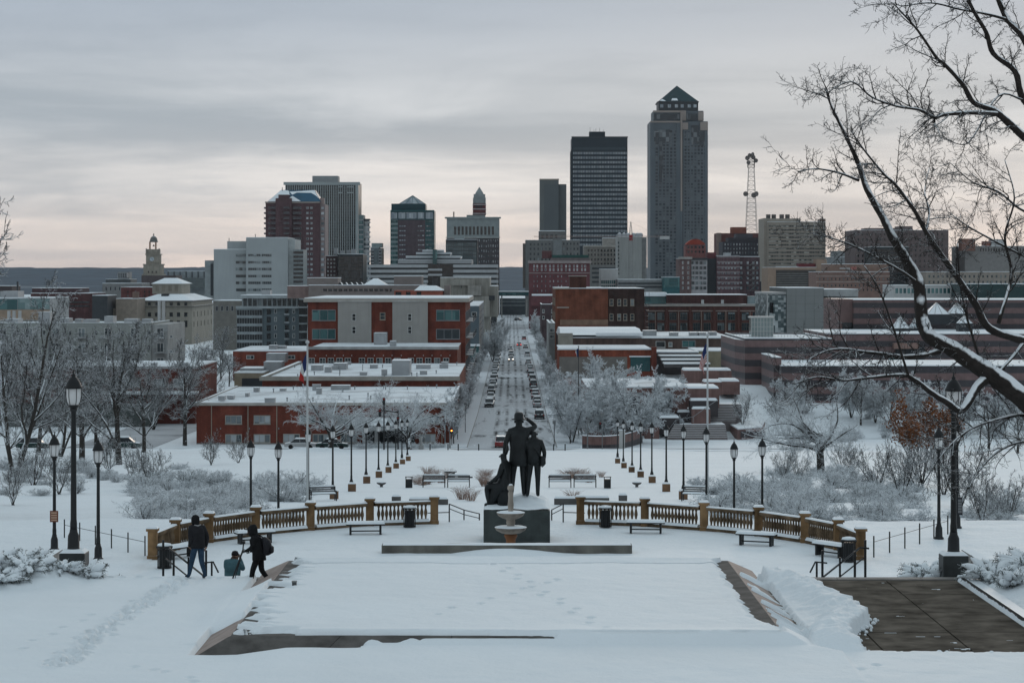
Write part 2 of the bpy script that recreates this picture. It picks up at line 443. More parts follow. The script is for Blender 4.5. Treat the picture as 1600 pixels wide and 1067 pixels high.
hz = -19.5 + t * (43 + 9 * fbm(hxx, hyy, 0.0011, 3, 5)) + t * 3.5 * np.abs(fbm(hxx, hyy, 0.011, 3, 8)) + t * 1.6 * vn(hxx, hyy, 0.07, 2)
hz -= np.where(hyy > 6000, (hyy - 6000) * 0.2, 0)
put('hills', grid_mesh('hills', hx, hy, hz, HILL), kind='structure')
# ---- ploughed snow ridge along the near side of the cross street
xs = np.concatenate([np.arange(-300, -120, 4.0), np.arange(-120, 121, .8), np.arange(124, 300, 4.0)]); ys = np.linspace(314.5, 319.5, 9)
a, b = np.meshgrid(xs, ys)
hz_ = np.sin(np.clip((b - 314.5) / 5.0, 0, 1) * math.pi) * (.28 + .3 * fbm(a, b, .22, 4, 7)) * np.clip((np.abs(a) - 6.5) / 3, 0.25, 1)
put('snow_bank', grid_mesh('snow_bank', xs, ys, zgv(ys)[:, None] + np.maximum(hz_, -.05), SNOWG), kind='structure')
# ---- upper terrace: masonry body, cleared slabs, pool coping, snow sheet
WETC = mat('wet_concrete', (0.165, 0.142, 0.118), 0.7, 0.45, 1.3, streak=0.0, bump=0.3, bscale=14, spec=0.0)
WALLC = mat('terrace_stone', (0.30, 0.28, 0.26), 0.8, 0.2, 0.8, streak=0.3)
mb = MB()
mb.box(-13.5, 13.5, 20, 63.0, -2.8, -0.13)
mb.box(-40, -13.5, 20, 63.0, -2.8, -0.13); mb.box(13.5, 40, 20, 63.0, -2.8, -0.13)
mb.box(-6.5, 6.5, 63.0, 68.4, -2.8, -0.13)
terr = mb.build('terrace', WALLC, kind='structure')
# edge course of the terrace where the stairs start
for sx in (-1, 1):
    for i in range(3):
        a, b = 6.56 + i * 2.3, 6.56 + (i + 1) * 2.3 - 0.015
        MB().box(sx * a, sx * b, 62.62, 63.06, -0.25, 0.045).build('edge_stone', WALLC, terr)
# slabs of the cleared paving, each its own piece
rows = [49.2, 53.5, 56.7, 59.9, 62.6]; cols = [5.95, 8.2, 10.15, 12.08]
for j in range(4):
    for i in range(3):
        dz = random.uniform(-.004, .004)
        MB().box(cols[i] + .022, cols[i + 1] - .022, rows[j] + .03, rows[j + 1] - .03, -0.12, 0.02 + dz).build('paving_slab', WETC, terr)
MB().box(12.12, 12.42, 46, 62.2, -0.12, 0.20).build('kerb_stone', mat('dark_kerb', (0.07, 0.065, 0.06), 0.5, 0.3, 2.0, snow=0.25), terr)
# pool coping: granite stones with a sloping outer face and a shallow inner face
PX0, PX1, PY0, PY1 = -6.95, 6.75, 49.75, 64.6
GRA = mat('pink_granite', (0.42, 0.34, 0.30), 0.7, 0.2, 3.0, spec=0.1)
GRB = mat('weathered_shaded_granite', (0.15, 0.14, 0.13), 0.8, 0.35, 2.0, bump=0.3, bscale=12, spec=0.05)
def inset(o): return [(PX0 + o, PY0 + o), (PX1 - o, PY0 + o), (PX1 - o, PY1 - o), (PX0 + o, PY1 - o)]
CS = [(0.0, -0.1), (0.02, 0.02), (0.72, 0.38), (0.78, 0.40), (1.6, 0.33), (1.6, -0.1)]
pool = root('pool_surround', 'low granite coping round the snow-filled basin on the upper terrace', 'pool surround', (0, 57, 0))
for i in range(4):
    n = [5, 5, 5, 5][i]
    for k in range(n):
        t0, t1 = k / n + (0.0008 if k else 0), (k + 1) / n - (0.0008 if k < n - 1 else 0)
        vs = []
        for t in (t0, t1):
            for o, z in CS:
                c = inset(o); a, b = c[i], c[(i + 1) % 4]
                vs.append((lerp(a[0], b[0], t), lerp(a[1], b[1], t), z))
        m = len(CS)
        fs = [(j, j + 1, m + j + 1, m + j) for j in range(m - 1)] + [tuple(range(m)), tuple(range(2 * m - 1, m - 1, -1))]
        q = MB(); q.add(vs, fs); q.m = [0 if (f < 3 and i != 0) else 1 for f in range(len(fs))]  # near outer slope takes the dark stone for its shade and wet
        q.build('coping_stone', [GRA, GRB], pool)
# snow lying on terrace, coping and basin
xs = np.arange(-20, 20.001, 0.07); ys = np.arange(41, 68.6, 0.07)
sx_, sy_ = np.meshgrid(xs, ys)
off = np.minimum.reduce([sx_ - PX0, PX1 - sx_, sy_ - PY0, PY1 - sy_])
base = np.interp(off, [-0.001, 0.02, 0.72, 0.78, 1.6, 1.75], [0, 0.02, 0.38, 0.40, 0.33, 0.33])
th = 0.125 + 0.03 * fbm(sx_, sy_, 0.35, 4, 1) + 0.012 * fbm(sx_, sy_, 2.2, 3, 6)
streak = fbm(sx_ * 0.16, sy_, 5.0, 3, 21)                      # wind streaks across the side copings
streak2 = fbm(sx_, sy_ * 0.35, 2.6, 3, 22)
def win(v, a, b, w): return np.clip((v - a) / w, 0, 1) * np.clip((b - v) / w, 0, 1)
L = sx_ < -3; Rr = sx_ > 3
onslope = (off > -0.02) & (off < 0.76)
inner = (off >= 0.76) & (off < 1.75)
near_left = np.where(L, 1.0, 0.0); near_right = np.where(Rr, 1.0, 0.0)
fromL = sx_ - PX0; fromR = PX1 - sx_; fromN = sy_ - PY0
isl = (off == fromL); isr = (off == fromR); isn = (off == fromN); isb = (off == (PY1 - sy_))
bare = np.zeros_like(th)
bare += np.where(isl & onslope, win(sy_, 48, 53.4 + 0.3 * streak, 0.35) + win(sy_, 59.2 + 0.4 * streak, 66, 0.5), 0)
bare += np.where(isl & inner, np.clip(1.2 - 1.0 * (off - 0.76) / 0.5 + 1.5 * streak - 0.7 * win(sy_, 54.8, 58.2, 0.6), 0, 1), 0)
bare += np.where(isr & onslope, np.clip(0.75 + 1.3 * streak - 1.2 * np.clip((52.0 - sy_) / 1.0, 0, 1), 0, 1), 0)
bare += np.where(isr & inner, np.clip(1.35 - 1.0 * (off - 0.76) / 0.40 + 0.35 * streak - 0.9 * np.clip((52.6 - sy_) / 1.2, 0, 1), 0, 1), 0)
wx = np.clip((1.2 - sx_) / 3.5, 0, 1)
bare += np.where(isn & inner, np.clip(1.2 * wx + 0.35 - (off - 0.76) / np.where(sx_ < -4.8, 0.6, 0.14) + 0.5 * streak2, 0, 1), 0)
bare += np.where(isn & onslope, np.clip(1.6 * np.clip((-1.8 - sx_) / 3.0, 0, 1) - 0.25 + 1.1 * streak2 * np.clip((-0.5 - sx_) / 3.0, 0, 1) + np.clip((off - .48) / .1, 0, 1) * np.clip((1.4 - sx_ + streak2) / .5, 0, 1), 0, 1), 0)
bare += np.where(isb & (off < 0.9) & (off > -0.02), np.clip(0.5 + 0.9 * streak2, 0, 1) * np.clip((np.abs(sx_) - 3.2) / 1.2, 0, 1), 0)
th = th - 0.30 * np.clip(bare, 0, 1)
th += np.where((off > -0.5) & (off < 0) & ~isr, 0.05 * (off + 0.5) / 0.5, 0) * (1 - np.clip((np.abs(sy_ - 50) < 1) * wx, 0, 1))
# lump slumping off the left coping
th += 0.16 * np.exp(-((sx_ + 6.95) / 0.5) ** 2) * win(sy_, 53.4, 59.4, 1.4)
# ploughed paving at right: bare inside, a lumpy bank along the edge
edge = np.interp(sy_, [48, 50.0, 51.5, 52.6, 53.6, 55.0, 57.0, 59.5, 61.0, 63.2], [7.9, 7.75, 7.55, 7.75, 8.15, 8.55, 8.35, 8.05, 7.75, 7.15])
edge = edge + 0.16 * fbm(sx_, sy_, 1.1, 3, 31) + 0.07 * fbm(sx_, sy_, 4.5, 2, 32)
nearedge = 50.12 + 0.09 * fbm(sx_, sy_, 2.5, 3, 41)
ins = np.minimum(np.minimum(sx_ - edge, sy_ - nearedge), 12.12 - sx_)
bankh = 0.30 * np.exp(-((np.clip(-(sx_ - edge), 0, 9) - 0.45) / 0.62) ** 2) * (sx_ < edge) * win(sy_, 50.0, 63.2, 0.8)
lum = 0.5 + 0.5 * fbm(sx_, sy_, 2.4, 4, 51) + 0.35 * vn(sx_, sy_, 6.0, 52)
th += np.where(sx_ > PX1 - 0.1, bankh * (0.75 + 0.5 * lum) + (0.05 * np.abs(vn(sx_, sy_, 5.0, 53)) + 0.035 * np.abs(vn(sx_, sy_, 9.0, 54))) * np.clip((sx_ - PX1) / .5, 0, 1) * win(sy_, 50, 63, .5), 0)
th = np.where((ins > 0) & (sy_ < 63), -0.15 - base, th)
th = np.where((ins > 0.3) & (sy_ < 62.5) & (fbm(sx_, sy_ * 2.2, 1.6, 4, 77) > 0.60), 0.026, th)       # thin skim left on the slabs
# planting beds at both ends of the terrace
bump_r = np.clip((sx_ - 12.45) / 1.2, 0, 1) * (0.28 + 0.22 * fbm(sx_, sy_, 0.9, 3, 61)) + np.clip((sx_ - 13.2) / 3, 0, 1) * 0.35 * np.clip((sy_ - 52) / 6, 0, 1)
th = np.where(sx_ > 12.4, th + bump_r, th)
bl = np.clip((-11.4 - sx_) / 1.0, 0, 1) * np.clip((sy_ - 60.0) / 1.2, 0, 1)
th += bl * (0.38 + 0.3 * fbm(sx_, sy_, 1.0, 3, 62))
# trodden path and stray footprints
rng = np.random.RandomState(5)
prints = []
pth = [(-9.55, 48.2), (-9.45, 50.0), (-9.42, 53), (-9.3, 56), (-9.1, 59), (-8.8, 62.3)]
for k in range(420):
    t = rng.rand() * (len(pth) - 1); i = int(t); f = t - i
    prints.append((lerp(pth[i][0], pth[i + 1][0], f) + rng.normal() * 0.13, lerp(pth[i][1], pth[i + 1][1], f) + rng.normal() * .1, 0.09 + rng.rand() * 0.06))
for x0, y0, x1, y1, n in [(-12, 49, -14, 58, 12), (-11.5, 46, -10.0, 56, 10), (2.2, 46.5, 2.0, 50.5, 6), (2.1, 50.9, -0.5, 63, 16), (3.5, 45, 8, 48.5, 8), (-2, 53, 1.5, 60, 8), (-9.2, 61.9, -6.9, 62.6, 12), (-12.5, 62.2, -9, 62.4, 16), (-5, 45, -8, 48.5, 8)]:
    for k in range(n):
        f = (k + .5) / n
        prints.append((lerp(x0, x1, f) + (-1) ** k * .11 + rng.normal() * .05, lerp(y0, y1, f) + rng.normal() * .08, 0.05 + rng.rand() * 0.045))
for (px_, py_, dep) in prints:
    i0, i1 = np.searchsorted(xs, [px_ - .5, px_ + .5]); j0, j1 = np.searchsorted(ys, [py_ - .6, py_ + .6])
    if i0 >= i1 or j0 >= j1: continue
    qx = sx_[j0:j1, i0:i1] - px_; qy = sy_[j0:j1, i0:i1] - py_
    r2 = (qx / 0.075) ** 2 + (qy / 0.14) ** 2
    okk = th[j0:j1, i0:i1] > 0
    th[j0:j1, i0:i1] += np.where(okk, -np.minimum(dep, np.maximum(th[j0:j1, i0:i1] - .012, 0)) * np.exp(-r2 ** 2) + dep * 0.22 * np.exp(-(np.sqrt(r2) - 1.5) ** 2 * 4) * (th[j0:j1, i0:i1] < .17), 0)
z = base + th
drift = np.interp(off, [-6.0, 0.30, 0.76], [0.05, 0.29, 0.375]) * (1 - .10 * (off > .45) * (sx_ < 1.3)) * np.clip((sx_ + 6.9) / 2.0, 0, 1) + 0.02 * fbm(sx_, sy_, .9, 3, 14)
z = np.where(isn & (off < 0.74) & (off > -6.0) & (sx_ > PX0 + .3) & (sx_ < PX1 + .4), np.maximum(z, drift), z)
z = np.where(th < -0.01, np.minimum(z, base - 0.03), z)
apron = (np.abs(sx_) < 6.5) & (sy_ > 62.9)
z = np.where((sy_ > 62.75) & ~apron & (np.abs(sx_) < 13.6), np.minimum(z, -0.16 + 0.16 * np.clip((62.95 - sy_) / .2, 0, 1)), z)
cz = z
kq = ~((ys[:-1, None] > 62.95) & (np.abs(xs[None, :-1]) > 6.45))
put('terrace_snow', grid_mesh('terrace_snow', xs, ys, z, SNOW, keep=np.broadcast_to(kq, (len(ys) - 1, len(xs) - 1))), kind='structure')
cl_ = MB(); rc = random.Random(8)
for i in range(260):
    if i < 150: x_, y_ = rc.uniform(7.6, 12.1), 50.14 + rc.gauss(0, .05)
    else:
        y_ = rc.uniform(50.2, 62.4); x_ = float(np.interp(y_, [48, 50.0, 51.5, 52.6, 53.6, 55.0, 57.0, 59.5, 61.0, 63.2], [7.9, 7.75, 7.55, 7.75, 8.15, 8.55, 8.35, 8.05, 7.75, 7.15])) + rc.gauss(.02, .14)
    r_ = rc.uniform(.02, .065) * (1.5 if rc.random() < .08 else 1)
    cl_.lathe([(r_ * .6, -r_ * .7), (r_, -r_ * .2), (r_ * .85, r_ * .4), (r_ * .3, r_ * .8)], (x_, y_, .03 + r_ * .4), 6, ph=rc.random())
cl_.build('snow_clods', SNOW, kind='stuff')
def terrace_z(x, y):
    i = int(np.clip(np.searchsorted(xs_t, x), 0, len(xs_t) - 1)); j = int(np.clip(np.searchsorted(ys_t, y), 0, len(ys_t) - 1))
    return float(z_t[j, i])
xs_t, ys_t, z_t = xs, ys, z
mb = MB()
mb.box(-60, -20.0, 20, 63.0, -2.8, 0.1); mb.box(20.0, 60, 20, 63.0, -2.8, 0.1); mb.box(-20, 20, 0, 41.0, -2.8, 0.07)
mb.build('terrace_outer_snow', SNOW, kind='structure')
# ---- concrete wall at the back of the apron
wall = MB()
n = 24; x0, x1 = X(597, 68), X(987, 68)
wall.box(x0, x1, 67.75, 68.35, -2.6, 0.36)
wb = wall.build('concrete_wall', mat('rough_concrete', (0.20, 0.19, 0.165), 0.9, 0.3, 1.5, bump=0.5, bscale=9, streak=0.35), org=((x0 + x1) / 2, 68, 0), label='low grey concrete wall in front of the fountain, snow drifted against it', cat='wall')
xs2 = np.linspace(x0 + .03, x1 - .03, 90); ys2 = np.linspace(67.76, 68.34, 9)
a, b = np.meshgrid(xs2, ys2)
put('snow_cap', grid_mesh('snow_cap', xs2, ys2, 0.385 + 0.02 * fbm(a, b, 1.2, 3, 3) - 0.05 * (np.abs(b - 68.05) / .3) ** 4, SNOW), wb, (0, 0, 0))
# drift against its face
xs2 = np.linspace(x0 + .15, x1 - .3, 120); ys2 = np.linspace(66.6, 67.74, 20)
a, b = np.meshgrid(xs2, ys2)
tt = (a - x0) / (x1 - x0)
hh = 0.22 * np.exp(-((tt - 0.5) / 0.24) ** 2) + 0.03 * fbm(a, b, 1.0, 3, 8)
put('snow_drift', grid_mesh('snow_drift', xs2, ys2, 0.05 + hh * np.clip((b - 66.6) / 1.0, 0, 1) ** 1.4, SNOW), kind='structure')
# ---- stairs from the terrace down to the plaza
for sx, side_ in ((-1, 'left'), (1, 'right')):
    st = root('stairs', 'snowy stone stairs dropping from terrace to plaza, ' + side_ + ' of the basin', 'stairs', (sx * 10, 66, -2.45))
    for i in range(14):
        MB().box(sx * 6.55, sx * 13.4, 63.08 + i * .4, 63.08 + (i + 1) * .4 - .004, -2.7, -0.175 * (i + 1)).build('step', mat('step_stone', (0.34, 0.32, 0.30), 0.8, 0.2, 1.0, snow=0.75), st)
    MB().box(sx * 13.42, sx * 13.75, 62.9, 68.8, -2.7, 0.12).build('cheek_wall', mat('cheek_stone', (0.33, 0.31, 0.29), 0.8, 0.2, 1.0, snow=0.5), st)
# ================================================================ buildings
GL = glassmat('window_glass')
GLW = glassmat('window_glass_pale', dark=(0.05, 0.07, 0.08), lite=(0.45, 0.48, 0.5), p=0.5)
GLT = glassmat('teal_glass', dark=(0.012, 0.07, 0.075), lite=(0.08, 0.19, 0.19), p=0.35, cell=(2.2, 3.4), rough=0.15)
GLB = glassmat('black_glass', dark=(0.006, 0.009, 0.011), lite=(0.03, 0.035, 0.04), p=0.2)
GLS = glassmat('sky_glass', dark=(0.20, 0.24, 0.27), lite=(0.42, 0.46, 0.48), p=0.5, cell=(1.4, 3.6), rough=0.3)  # sky reflection put into the pale glass colour
FRW = mat('white_frame', (0.62, 0.62, 0.60), 0.6, 0.08)
FRG = mat('grey_frame', (0.30, 0.31, 0.32), 0.6, 0.1)
FRD = mat('dark_frame', (0.04, 0.045, 0.05), 0.5, 0.1)
FRT = mat('tan_frame', (0.42, 0.36, 0.29), 0.7, 0.1)
ROOFG = mat('roof_metal', (0.16, 0.17, 0.18), 0.6, 0.2, snow=0.35)
HVAC = mat('duct_metal', (0.42, 0.43, 0.44), 0.5, 0.15, snow=0.4)
class Bd:
    """a building: front face at distance d, local frame = world; x and z also from photograph columns and rows"""
    def __init__(s, name, label, p0, p1, py, d, depth, m, cat='building', base=None, snow=True, par=0.0, group=None, rz=0.0, wname='wall', ovh=0.0):
        s.d = d; s.x0, s.x1 = X(p0, d), X(p1, d); s.y0, s.y1 = d, d + depth
        s.zb = (zg(d) - 0.6) if base is None else base
        s.zt = Z(py, d)
        loc = ((s.x0 + s.x1) / 2, (s.y0 + s.y1) / 2 if rz else d + depth / 2, s.zb)
        s.r = root(name, label, cat, loc, group, rz)
        s.m = m
        MB().box(s.x0, s.x1, s.y0, s.y1, s.zb, s.zt).build(wname, m, s.r)
        if snow: s.roof(s.x0, s.x1, s.y0, s.y1, s.zt, par)
    def roof(s, x0, x1, y0, y1, z, par=0.0, m=None):
        if par > 0:
            t = 0.35
            q = MB().box(x0, x1, y0, y0 + t, z, z + par).box(x0, x1, y1 - t, y1, z, z + par).box(x0, x0 + t, y0 + t, y1 - t, z, z + par).box(x1 - t, x1, y0 + t, y1 - t, z, z + par)
            q.build('parapet', s.m, s.r)
            MB().box(x0 + t + .01, x1 - t - .01, y0 + t + .01, y1 - t - .01, z, z + par * 0.45).build('roof', m or ROOFS, s.r)
            q = MB()
            q.box(x0 - .06, x1 + .06, y0 - .06, y0 + t + .04, z + par + .001, z + par + .09); q.box(x0 - .06, x0 + t + .04, y0 + t + .05, y1, z + par + .001, z + par + .09); q.box(x1 - t - .04, x1 + .06, y0 + t + .05, y1, z + par + .001, z + par + .09)
            q.build('parapet_coping', SNOWF, s.r)
        else:
            MB().box(x0 + .02, x1 - .02, y0 + .02, y1 - .02, z + .002, z + 0.22).build('roof', m or ROOFS, s.r)
    def box(s, name, p0, p1, ya, yb, m, d=None, depth=1.0, kind=None, label=None):
        """box with front face at distance d"""
        d = s.d if d is None else d
        return MB().box(X(p0, d), X(p1, d), d, d + depth, Z(yb, d), Z(ya, d)).build(name, m, s.r, kind=kind, label=label)
    def front(s, name, p0, p1, ya, yb, m, out=0.15, kind=None):
        """thin piece standing proud of the front face"""
        d = s.d
        return MB().box(X(p0, d), X(p1, d), d - out, d - 0.003, Z(yb, d), Z(ya, d)).build(name, m, s.r, kind=kind)
    def band(s, name, ya, yb, m, out=0.2, p0=None, p1=None):
        x0 = s.x0 if p0 is None else X(p0, s.d); x1 = s.x1 if p1 is None else X(p1, s.d)
        return MB().box(x0 - out, x1 + out, s.d - out, s.d - .004, Z(yb, s.d), Z(ya, s.d)).build(name, m, s.r)
    def grid(s, p0, p1, ya, yb, nc, nr, pw, sh, dep, m, g, face='F', name='facade_grid', glow=None):
        """recessed glazing behind a grid of piers (share pw of a bay) and spandrels (share sh of a storey)"""
        if face == 'F': u0, u1 = X(p0, s.d), X(p1, s.d)
        else: u0, u1 = p0, p1
        z0, z1 = Z(yb, s.d), Z(ya, s.d)
        def bx(q, a, b, c, e, o0, o1, mi=0):
            if face == 'F': q.box(a, b, s.y0 - o1, s.y0 - o0, c, e, mi)
            elif face == 'R': q.box(s.x1 + o0, s.x1 + o1, a, b, c, e, mi)
            else: q.box(s.x0 - o1, s.x0 - o0, a, b, c, e, mi)
        q = MB(); bx(q, u0, u1, z0, z1, 0.02, 0.06); q.build('glazing', g, s.r)
        q = MB(); bw = (u1 - u0) / nc; bh = (z1 - z0) / nr
        if pw > 0:
            for i in range(nc + 1):
                c = u0 + i * bw; bx(q, c - bw * pw / 2, c + bw * pw / 2, z0, z1, 0.06, dep)
        if sh > 0:
            for j in range(nr + 1):
                c = z0 + j * bh; bx(q, u0, u1, max(z0 - .2, c - bh * sh / 2), c + bh * sh / 2, 0.06, dep - 0.012)
        q.build(name, m, s.r, kind='stuff')
    def win(s, cx, cy, w, h, mats=None, nx=1, ny=1, face='F', name='window', panes=False, sill=True, fr=0.12, at=None):
        """window centred on photograph column cx (or depth at for a side face) and row cy; w, h in photograph pixels"""
        mats = mats or (FRW, GL)
        k = s.d / F
        return place_win(s, (X(cx, s.d) if face == 'F' else at), Z(cy, s.d), w * k, h * k, mats, nx, ny, face, name, panes, sill, fr)
    def wins(s, cxs, cys, w, h, mats=None, nx=1, ny=1, **k):
        for cy in cys:
            for cx in cxs: s.win(cx, cy, w, h, mats, nx, ny, **k)
    def sidewins(s, face, n, cys, w, h, mats=None, y0=None, y1=None, **k):
        y0 = s.y0 if y0 is None else y0; y1 = s.y1 if y1 is None else y1
        for cy in cys:
            for i in range(n): s.win(0, cy, w, h, mats, face=face, at=lerp(y0, y1, (i + .5) / n), **k)
    def clutter(s, n, seed, pipes=0):
        rq = random.Random(seed)
        for i in range(n):
            w, dp, h = rq.uniform(.5, 1.8), rq.uniform(.5, 1.8), rq.uniform(.3, 1.1); x = rq.uniform(s.x0 + 2, s.x1 - 2); y = rq.uniform(s.y0 + 2, s.y1 - 2)
            q = MB().box(x - w / 2, x + w / 2, y - dp / 2, y + dp / 2, s.zt + .2, s.zt + .25 + h).box(x - w / 2 - .05, x + w / 2 + .05, y - dp / 2 - .05, y + dp / 2 + .05, s.zt + .252 + h, s.zt + .34 + h); q.build('roof_unit', HVAC, s.r)
        for i in range(pipes):
            x = rq.uniform(s.x0 + 1, s.x1 - 1); y = rq.uniform(s.y0 + 1, s.y1 - 1); MB().lathe([(.09, 0), (.09, .5), (.16, .52), (.16, .62), (.03, .7)], (x, y, s.zt + .2), 7).build('vent_pipe', FRG, s.r)
    def units(s, rects, d0, m=None, name='roof_unit'):
        """plant standing on the roof: (p0, p1, ytop, ybottom, distance, depth)"""
        for p0, p1, ya, yb, d, dep in rects:
            q = MB().box(X(p0, d), X(p1, d), d, d + dep, Z(yb, d), Z(ya, d))
            w = X(p1, d) - X(p0, d); h = Z(ya, d) - Z(yb, d)
            q.box(X(p0, d) + w * .1, X(p1, d) - w * .1, d - .05, d - .01, Z(yb, d) + h * .2, Z(yb, d) + h * .7)
            q.box(X(p0, d) - .03, X(p1, d) + .03, d - .03, d + dep + .03, Z(ya, d) + .005, Z(ya, d) + .1)
            q.build(name, m or HVAC, s.r)
WC = {}
def place_win(s, u, zc, w, h, mats, nx, ny, face, name, panes, sill, fr):
    key = (round(w, 2), round(h, 2), nx, ny, sill, panes, round(fr, 2), mats[0].name, mats[1].name)
    if key not in WC:
        q = MB(); a, b = -w / 2, w / 2; t = min(fr, w * .16, h * .2); o = 0.11
        q.box(a, a + t, -o, -.003, -h / 2, h / 2).box(b - t, b, -o, -.003, -h / 2, h / 2)
        q.box(a + t, b - t, -o, -.003, -h / 2, -h / 2 + t).box(a + t, b - t, -o, -.003, h / 2 - t, h / 2)
        for i in range(1, nx): c = lerp(a, b, i / nx); q.box(c - t * .35, c + t * .35, -o + .02, -.003, -h / 2 + t, h / 2 - t)
        for j in range(1, ny):
            c = lerp(-h / 2, h / 2, j / ny)
            for i in range(nx):
                q.box(lerp(a, b, i / nx) + t, lerp(a, b, (i + 1) / nx) - t, -o + .025, -.003, c - t * .35, c + t * .35)
        if sill: q.box(a - .06, b + .06, -o - .1, -.003, -h / 2 - t * .8, -h / 2 - .004)
        if not panes: q.box(a + t, b - t, -.03, -.004, -h / 2 + t, h / 2 - t, 1)
        me = q.mesh('window', list(mats) if not panes else [mats[0]])
        pm = None
        if panes:
            pw = (w - 2 * t) / nx
            pm = (MB().box(-pw / 2 + .01, pw / 2 - .01, -.035, -.005, -h / 2 + t + .005, h / 2 - t - .005).mesh('pane', mats[1]), pw)
        WC[key] = (me, pm)
    me, pm = WC[key]
    if face == 'F': loc, rz = (u, s.y0, zc), 0.0
    elif face == 'R': loc, rz = (s.x1, u, zc), R(90)
    else: loc, rz = (s.x0, u, zc), R(-90)
    o = put(name, me, s.r, loc, rz)
    if pm:
        for i in range(nx):
            c = bpy.data.objects.new('pane', pm[0]); COL.objects.link(c); c.parent = o; c.location = ((i - (nx - 1) / 2) * pm[1], 0, 0)
    return o
# ---------------------------------------------------------------- west bank towers, far to near
DK = mat('dark_steel', (0.020, 0.030, 0.040), 0.55, 0.1, 0.1)
b = Bd('office_tower', 'black steel office tower with rows of pale windows and flat top', 893.5, 980.5, 215, 1800, 38, DK, snow=False)
GLR = glassmat('pale_sky_glass', dark=(0.30, 0.35, 0.38), lite=(0.55, 0.58, 0.6), p=0.5, cell=(1.4, 3.6), rough=0.3)  # brighter sky reflection painted into the tower panes
b.grid(895, 979.5, 236, 386, 34, 21, 0.34, 0.48, 0.5, DK, GLR)
b.grid(b.y0 + 1, b.y1 - 1, 236, 386, 30, 21, 0.34, 0.48, 0.5, DK, GLS, face='L')
b.box('penthouse', 921, 945.5, 206, 214.9, DK, d=1805, depth=14)
b.band('parapet_rim', 213.6, 215.6, FRD, 0.3)
b.front('louvre_band', 896, 978, 230.5, 234.5, mat('dim_louvre', (0.05, 0.07, 0.08), 0.6), 0.3)
q = MB()
for px, h in ((922, 199), (928, 203), (931, 201), (937, 200), (943, 203)): q.tube([(X(px, 1806), 1806, Z(206, 1806)), (X(px, 1806), 1806, Z(h, 1806))], 0.15, 4)
q.build('antenna', FRD, b.r, kind='stuff')
# tallest tower
G8 = mat('grey_granite', (0.115, 0.135, 0.15), 0.6, 0.12, 0.05)
G8L = mat('pale_granite', (0.33, 0.28, 0.25), 0.7, 0.1, 0.05)
TG = mat('teal_copper', (0.006, 0.038, 0.045), 0.45, 0.25, 0.2, snow=0.12)
GLD = glassmat('tower_glass', dark=(0.012, 0.020, 0.026), lite=(0.15, 0.17, 0.18), p=0.3, cell=(3, 4), rough=0.2)
d = 2000; k = d / F
b = Bd('granite_tower', 'tallest tower, grey granite grid with teal pyramid roof', 1016, 1106, 190, d, 44, G8, snow=False, rz=R(0))
b.grid(1017.5, 1063, 203, 436, 8, 43, 0.34, 0.36, 0.7, G8, GLD)
b.grid(1068.5, 1104.5, 205, 436, 7, 43, 0.34, 0.36, 0.7, G8, GLD)
b.front('granite_panel', 1016, 1022, 190.5, 436, G8, 0.9); b.front('granite_panel', 1058, 1063, 190.5, 436, G8, 1.0)
b.front('granite_panel', 1101, 1106, 212, 436, G8, 0.9)
b.front('corner_strip', 1063.2, 1066.0, 182, 330, G8L, 1.6); b.front('corner_strip', 1066.1, 1068.4, 200, 436, FRD, 0.5)
b.front('corner_strip', 1063.2, 1066.0, 330.2, 436, G8, 1.6)
b.front('setback_panel', 1030, 1047, 203.2, 222, GLD, 1.1); b.front('setback_panel', 1030, 1036, 222.2, 285, GLD, 1.1)
b.front('setback_panel', 1022, 1029, 205, 226, GLD, 1.1); b.front('setback_panel', 1080, 1092, 196, 226, GLD, 1.1); b.front('setback_panel', 1093, 1101, 205, 228, GLD, 1.1)
b.front('shoulder_trim', 1016, 1063, 189.5, 192, G8L, 1.2); b.front('shoulder_trim', 1066.2, 1075, 192, 203, G8L, 1.2); b.front('shoulder_trim', 1094, 1106, 191, 204, G8L, 1.2)
b.box('upper_stage', 1021, 1099, 173.5, 189.3, G8, d=2004, depth=36)
b.box('upper_glazing', 1022, 1062, 178, 187.5, GLD, d=2003.4, depth=.5); b.box('upper_glazing', 1073, 1090, 178, 187.5, GLD, d=2003.4, depth=.5)
b.box('pale_pier', 1063, 1072, 173, 189, G8L, d=2003, depth=.9); b.box('pale_pier', 1091, 1099.5, 175, 189, G8L, d=2003, depth=.9); b.box('pale_cornice', 1020.5, 1062.9, 173, 176, G8L, d=2003, depth=.9)
b.box('crown_drum', 1029, 1091, 160.5, 173.2, FRD, d=2008, depth=30)
for px in (1034, 1046, 1057, 1066, 1077, 1086): b.box('crown_window', px - 2.4, px + 2.4, 163.5, 168.5, GLS, d=2007.6, depth=.3)
b.box('crown_eave', 1027.5, 1092, 158.6, 160.4, FRD, d=2007, depth=32)
xc0, xc1 = X(1029, 2008), X(1091, 2008)
ap = (X(1059.5, 2008), 2023.0)
q = MB(); zr, za = Z(158.5, 2008), Z(132, 2008)
q.add([(xc0, 2008, zr), (xc1, 2008, zr), (xc1, 2038, zr), (xc0, 2038, zr), (ap[0], ap[1], za)], [(0, 1, 4), (1, 2, 4), (2, 3, 4), (3, 0, 4), (3, 2, 1, 0)])
b2 = q.build('pyramid_roof', TG, b.r)
sn = MB(); n0 = Vector((xc0, 2007.9, zr)); n1 = Vector((ap[0], ap[1] - .1, za)); e = Vector((xc0 + (xc1 - xc0) * .17, 2007.9, zr))
sn.add([n0 + Vector((1, 0, .4)), e, n1 + Vector((0, -.15, -3))], [(0, 1, 2)])
